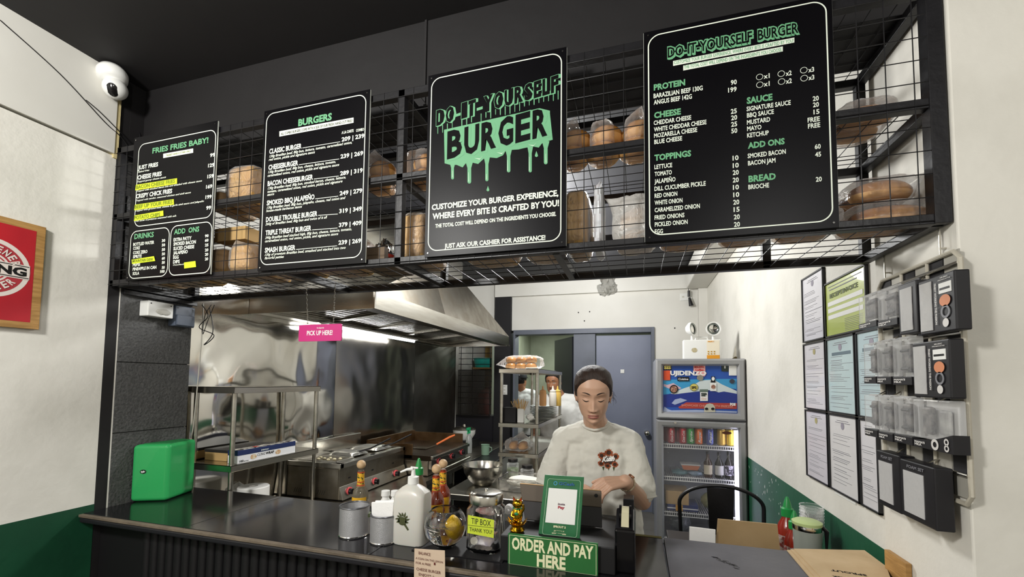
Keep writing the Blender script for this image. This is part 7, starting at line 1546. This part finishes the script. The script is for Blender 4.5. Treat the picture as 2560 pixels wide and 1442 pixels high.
# --- cashier
ch = at(1483, 984, D=1.75)
W_ = thing('person', 'woman cashier in white tee looking down at the tablet, wearing a wristwatch', 'person', (1.86, .68, 0))
H = hmat(ch, 6, 17)
mb = MB(); HS = .97
head_into(mb, H, HS)
neck = Vector((1.858, .645, 1.335)); shl, shr = Vector((1.722, .665, 1.243)), Vector((1.998, .675, 1.243))
chin_in = H @ Vector((0, .02, -.06))
rnd_limb(mb, neck+Vector((0, .015, -.04)), chin_in, .050, .047)
eL, wL = Vector((1.662, .60, 1.035)), Vector((1.745, .43, 1.10)); eR, wR = Vector((2.048, .635, 1.01)), at(1563, 1203, D=1.60)
pel = Vector((1.86, .70, .90))
chain(mb, [neck+Vector((0, .01, -.03)), (1.86, .68, 1.18), (1.86, .69, 1.02), pel], [.06, .085, .085, .10])
for a in (shl, shr): rnd_limb(mb, a, neck+Vector((0, .01, -.05)), .042, .048)
chain(mb, [shl, eL, wL], [.042, .036, .024]); chain(mb, [shr, eR, wR], [.042, .037, .026])
for sx in (-1, 1): chain(mb, [pel+Vector((sx*.085, 0, -.05)), (1.86+sx*.095, .70, .48), (1.86+sx*.10, .72, .07)], [.085, .055, .04]); rnd_limb(mb, (1.86+sx*.10, .72, .045), (1.86+sx*.11, .58, .035), .045, .035)
dR = (at(1500, 1212, D=1.56)-wR).normalized()
hand_into(mb, wR, dR, Vector((.1, -.45, .85)), 1, .95, .75)
hand_into(mb, wL, (Vector((1.84, .36, 1.11))-wL), Vector((0, -.35, .9)), -1, .95, .5)
body = blend(mb.build('body', SKIN, W_, smooth=True, merge=False), .0026, 2, .5)
face_bits(W_, H, HS)
# hair: sleek, parted in the middle, tied at the back
mb = MB(); e = lambda c, r: ell(mb, H, Vector(c)*HS, Vector(r)*HS)
hair_shell(mb, H, HS, lambda a: float(np.interp(a, [0, .35, .8, 1.15, 1.38, 1.62, 1.8, 3.2], [.071, .066, .049, .024, -.004, -.022, -.055, -.07])), .0095)
e((.025, .105, -.03), (.038, .030, .036)); e((.05, .105, -.05), (.034, .026, .03)); e((0, .10, 0), (.03, .02, .03))
hair = mb.build('hair', HAIR, W_, smooth=True, merge=False); blend(hair, .0035, 1, .5)
mb = MB(); rn = random.Random(9)
for i in range(14):
    sx = 1; a = H @ Vector((sx*.075, .01+rn.uniform(-.02, .03), -.005+rn.uniform(-.02, .02))); b = a+Vector((sx*rn.uniform(.002, .02), rn.uniform(.0, .02), -rn.uniform(.01, .035))); mb.tube([a, a.lerp(b, .5)+Vector((sx*.006, 0, 0)), b], .0004, 4)
stuff(mb.build('loose_strands', HAIR, W_, smooth=True, merge=False))
mb = MB(); mb.M = H; mb.ball(Vector((.0725, .004, -.040))*HS, .0032, 10, 8); mb.build('earring', CHROME, W_, smooth=True)
# tee
mb = MB()
mb2 = lambda a, b, ra, rb: rnd_limb(mb, a, b, ra, rb, 20)
for sx in (-1, 1):
    for z_, w_, r_ in ((1.20, .075, .115), (1.10, .075, .115), (.98, .075, .118), (.88, .08, .122)): pass
    mb2((1.86+sx*.07, .685, 1.165), (1.86+sx*.08, .70, .86), .095, .118)
mb2((1.86-.08, .67, 1.20), (1.86+.08, .67, 1.20), .070, .070); mb2((1.86, .68, 1.20), (1.86, .695, .86), .100, .125); mb2((1.86, .665, 1.245), (1.86, .665, 1.20), .072, .08)
for a, e2, sg in ((shl, eL, -1), (shr, eR, 1)):
    mb2(a+Vector((0, .0, .0)), neck+Vector((0, .01, -.052)), .055, .061); mb2(a+Vector((-sg*.03, .0, .004)), neck+Vector((sg*.03, .012, -.045)), .048, .050)
    d = (e2-a); p = a+d*.80; mb2(a, a+d*.45, .056, .062); rnd_limb(mb, a+d*.45, p, .062, .066, 20)
tee = mb.build('tee_shirt', TEE, W_, smooth=True, merge=False); blend(tee, .005, 4, .5, (.014, .035))
mb = MB(); rc = neck+Vector((0, .0, -.018))
mb.tube([rc+Vector((.057*math.cos(2*PI*i/36), .056*math.sin(2*PI*i/36), .016*math.sin(2*PI*i/36)-.004+.006*abs(math.cos(2*PI*i/36)))) for i in range(36)], .0055, 10, closed=True); mb.build('collar', TEE, W_, smooth=True)
for a, e2, sg in ((shl, eL, -1), (shr, eR, 1)):
    d = (e2-a); dn = d.normalized(); c = a+d*.95; u = dn.orthogonal().normalized(); v = dn.cross(u)
    mb = MB(); R1 = .060; mb.grid(lambda s_, t_: c+dn*(-.085+.085*t_)+(u*math.cos(2*PI*s_)+v*math.sin(2*PI*s_))*(R1+.004*(1-t_)+.003*math.sin(6*PI*s_+1)), 40, 6, cu=True); mb.tube([c+(u*math.cos(2*PI*i/40)+v*math.sin(2*PI*i/40))*(R1+.003*math.sin(6*PI*i/40+1)) for i in range(40)], .003, 6, closed=True)
    mb.build('sleeve_hem', TEE, W_, smooth=True, merge=False)
mb = MB(); wd = (wR-eR).normalized(); wc = wR-wd*.022; u = wd.orthogonal().normalized(); v = wd.cross(u)
mb.tube([wc+(u*math.cos(2*PI*i/28)+v*math.sin(2*PI*i/28))*.0285 for i in range(28)], .0045, 8, closed=True); wb = mb.build('watch_strap', mat('steel watch', '#b9a88f', .3, .9, bump=.6, bs=300), W_, smooth=True)
fz = (Vector((0, -.6, .8))-wd*Vector((0, -.6, .8)).dot(wd)).normalized(); mb = MB(); mb.cyl(wc+fz*.028, wc+fz*.036, .0125, .0115, 24); mb.build('watch_case', mat('rose gold', '#b98468', .25, .9), wb, smooth=True)
# trousers
mb = MB()
for sx in (-1, 1): chain(mb, [(1.86+sx*.075, .70, .88), (1.86+sx*.095, .70, .48), (1.86+sx*.10, .72, .10)], [.105, .075, .062])
blend(mb.build('trousers', mat('dark trousers', '#26262b', .8), W_, smooth=True, merge=False), .01, 3)
# shirt print, laid onto the cloth
TXP = Vector((0, -1, 0)); pc_ = at(1521, 1147, D=1.78); fy = .50
def patch(n, pts, m, off=.0015, nn=10):
    bm = bmesh.new(); vs = [bm.verts.new((pc_.x+a, fy, pc_.z+b)) for a, b in pts]; f = bm.faces.new(vs); bmesh.ops.triangulate(bm, faces=[f]); bmesh.ops.subdivide_edges(bm, edges=bm.edges, cuts=3, use_grid_fill=True)
    bm.verts.index_update(); o = MB().add([v.co.copy() for v in bm.verts], [tuple(v.index for v in f.verts) for f in bm.faces]).build(n, m, W_, merge=False, smooth=True); bm.free()
    sw = o.modifiers.new('w', 'SHRINKWRAP'); sw.target = tee; sw.wrap_method = 'PROJECT'; sw.use_project_y = True; sw.use_negative_direction = False; sw.use_positive_direction = True; sw.offset = 0
    dm = o.modifiers.new('lift', 'DISPLACE'); dm.direction = 'Y'; dm.strength = -off; dm.mid_level = 0; return o
def star(cx, cz, r1, r2, n, ph=0): return [(cx+(r1 if i % 2 else r2)*math.cos(PI*i/n+ph), cz+(r1 if i % 2 else r2)*math.sin(PI*i/n+ph)) for i in range(2*n)]
PT_ = mat('sunflower petal print', '#a5532a', .8, c2='#7e3d22', cs=120); DK_ = mat('sunflower heart print', '#2a1a14', .8, c2='#4a2f1c', cs=200); LF_ = mat('leaf print', '#3c4a26', .8)
for cx, cz, r in ((-.026, .016, .016), (.002, .027, .017), (.029, .014, .015), (-.028, -.016, .014), (.027, -.018, .014), (-.002, -.026, .013)):
    patch('flower_petals', star(cx, cz, r, r*.72, 11, cx*40), PT_, .0014); patch('flower_heart', [(cx+r*.52*math.cos(2*PI*i/14), cz+r*.52*math.sin(2*PI*i/14)) for i in range(14)], DK_, .002)
patch('print_leaf', [(-.03, -.002), (0, .012), (.03, .0), (.024, -.016), (0, -.022), (-.026, -.012)], DK_, .0012)
for lx in (-.02, .001, .022): patch('print_leaf', [(lx-.004, -.030), (lx+.005, -.029), (lx+.001, -.046)], LF_, .0011)
k = textpart('shirt_lettering', WW, W_, True); JOBS[k]['proj'] = tee
text(k, 'Kush', (pc_.x-.025, fy, pc_.z-.009), .052, .019, bold=.05, shear=.35, R=(1, 0, .12))
# --- man behind
def man(name_lb, c, yawd, pitchd, neckp, sh, hat=False, back=False, zf=0):
    t = thing('person', name_lb, 'person', (neckp[0], neckp[1], zf)); Hm = hmat(c, yawd, pitchd); mb = MB(); head_into(mb, Hm, 1.0, True); nk = Vector(neckp)
    rnd_limb(mb, nk+Vector((0, .01, -.04)), Hm @ Vector((0, .02, -.06)), .062, .057)
    cx, cy, cz_ = nk; sl, sr = nk+Vector((-sh, 0, -.07)), nk+Vector((sh, 0, -.07))
    chain(mb, [nk+Vector((0, .01, -.05)), (cx, cy+.01, cz_-.2), (cx, cy+.01, cz_-.5)], [.08, .13, .13])
    for s_ in (sl, sr): rnd_limb(mb, s_, nk+Vector((0, .01, -.05)), .06, .06)
    el, er = sl+Vector((-.04 if back else -.06, .02, -.27)), sr+Vector((.07, -.02, -.27)); wl_, wr_ = el+Vector((.06, -.2, -.06)), er+Vector((-.03, -.2, -.08))
    chain(mb, [sl, el, wl_], [.055, .042, .028]); chain(mb, [sr, er, wr_], [.055, .042, .028])
    hand_into(mb, wl_, (.3, -.9, -.1), (0, 0, 1), -1, 1, .5); hand_into(mb, wr_, (-.3, -.9, -.1), (0, 0, 1), 1, 1, .5)
    for sx in (-1, 1): chain(mb, [(cx+sx*.09, cy, cz_-.55), (cx+sx*.11, cy, .48), (cx+sx*.11, cy+.01, .08)], [.10, .065, .045]); rnd_limb(mb, (cx+sx*.11, cy+.02, .045), (cx+sx*.12, cy-.13, .035), .045, .035)
    blend(mb.build('body', SKIN2, t, smooth=True, merge=False), .0045, 2)
    if not back: face_bits(t, Hm, 1.0, mat('black brow', '#120d0b', .8), False, mat('lips brown', '#7d4c40', .5), True)
    mb = MB(); hair_shell(mb, Hm, 1.0, lambda a: float(np.interp(a, [0, .5, .9, 1.15, 1.38, 1.62, 1.8, 3.2], [.058, .056, .046, .030, -.01, -.012, -.05, -.06])), .012, True)
    blend(mb.build('hair', HAIRB, t, smooth=True, merge=False), .005, 1, .5, (.008, .015))
    if hat:
        mb = MB(); mb.M = Hm; mb.grid(lambda u, v: Vector((.090*math.cos(2*PI*u)*math.sin(PI/2*v)**.7, .015+.105*math.sin(2*PI*u)*math.sin(PI/2*v)**.7, .035+.105*math.cos(PI/2*v))), 32, 12, cu=True)
        cp_ = mb.build('cap', mat('black cap', '#141317', .7), t, smooth=True)
        mb = MB(); mb.M = Hm; mb.grid(lambda u, v: Vector((-.075+.15*u, -.07-.09*math.sin(PI*u)*v, .04-.012*v+.01*math.cos((u-.5)*3))), 14, 6); o_ = mb.build('brim', mat('black cap', '#141317', .7), cp_, smooth=True); o_.modifiers.new('s', 'SOLIDIFY').thickness = .003
        mb = MB(); mb.M = Hm; mb.grid(lambda u, v: Vector((.014*math.cos(2*PI*u)*v-.045, .112-.0, .075+.014*math.sin(2*PI*u)*v)), 18, 1, cu=True); mb.build('cap_badge', mat('badge grey', '#8f9298', .6), cp_, merge=False)
    mb = MB()
    for sx in (-1, 0, 1): rnd_limb(mb, (cx+sx*.08, cy+.01, cz_-.17), (cx+sx*.08, cy+.01, cz_-.58), .138, .145, 20)
    for a, e2 in ((sl, el), (sr, er)): rnd_limb(mb, a, nk+Vector((0, .01, -.05)), .076, .080, 20); rnd_limb(mb, a, a+(e2-a)*.8, .073, .082, 20)
    blend(mb.build('tee_shirt', mat('white tee bright', '#d6d6d2', .85, bump=.1, bs=9), t, smooth=True, merge=False), .009, 4, .5, (.02, .08))
    mb = MB()
    for sx in (-1, 1): chain(mb, [(cx+sx*.08, cy, cz_-.58), (cx+sx*.11, cy, .48), (cx+sx*.11, cy+.01, .1)], [.125, .085, .07])
    blend(mb.build('trousers', mat('dark trousers', '#26262b', .8), t, smooth=True, merge=False), .012, 3)
    return t
hm = at(1384, 956, Y=3.15)
man('man in white tee looking out from behind the rear steel shelf', hm, -8, 4, (at(1420, 985, Y=3.2).x-.075, 3.22, hm.z-.135), .235)
hc = at(1303, 950, Y=4.9)
man('person in black cap and white tee seen from behind in the back room', hc, 160, 0, (at(1305, 1000, Y=4.95).x, 4.95, hc.z-.14), .155, True, True)
flush_text()
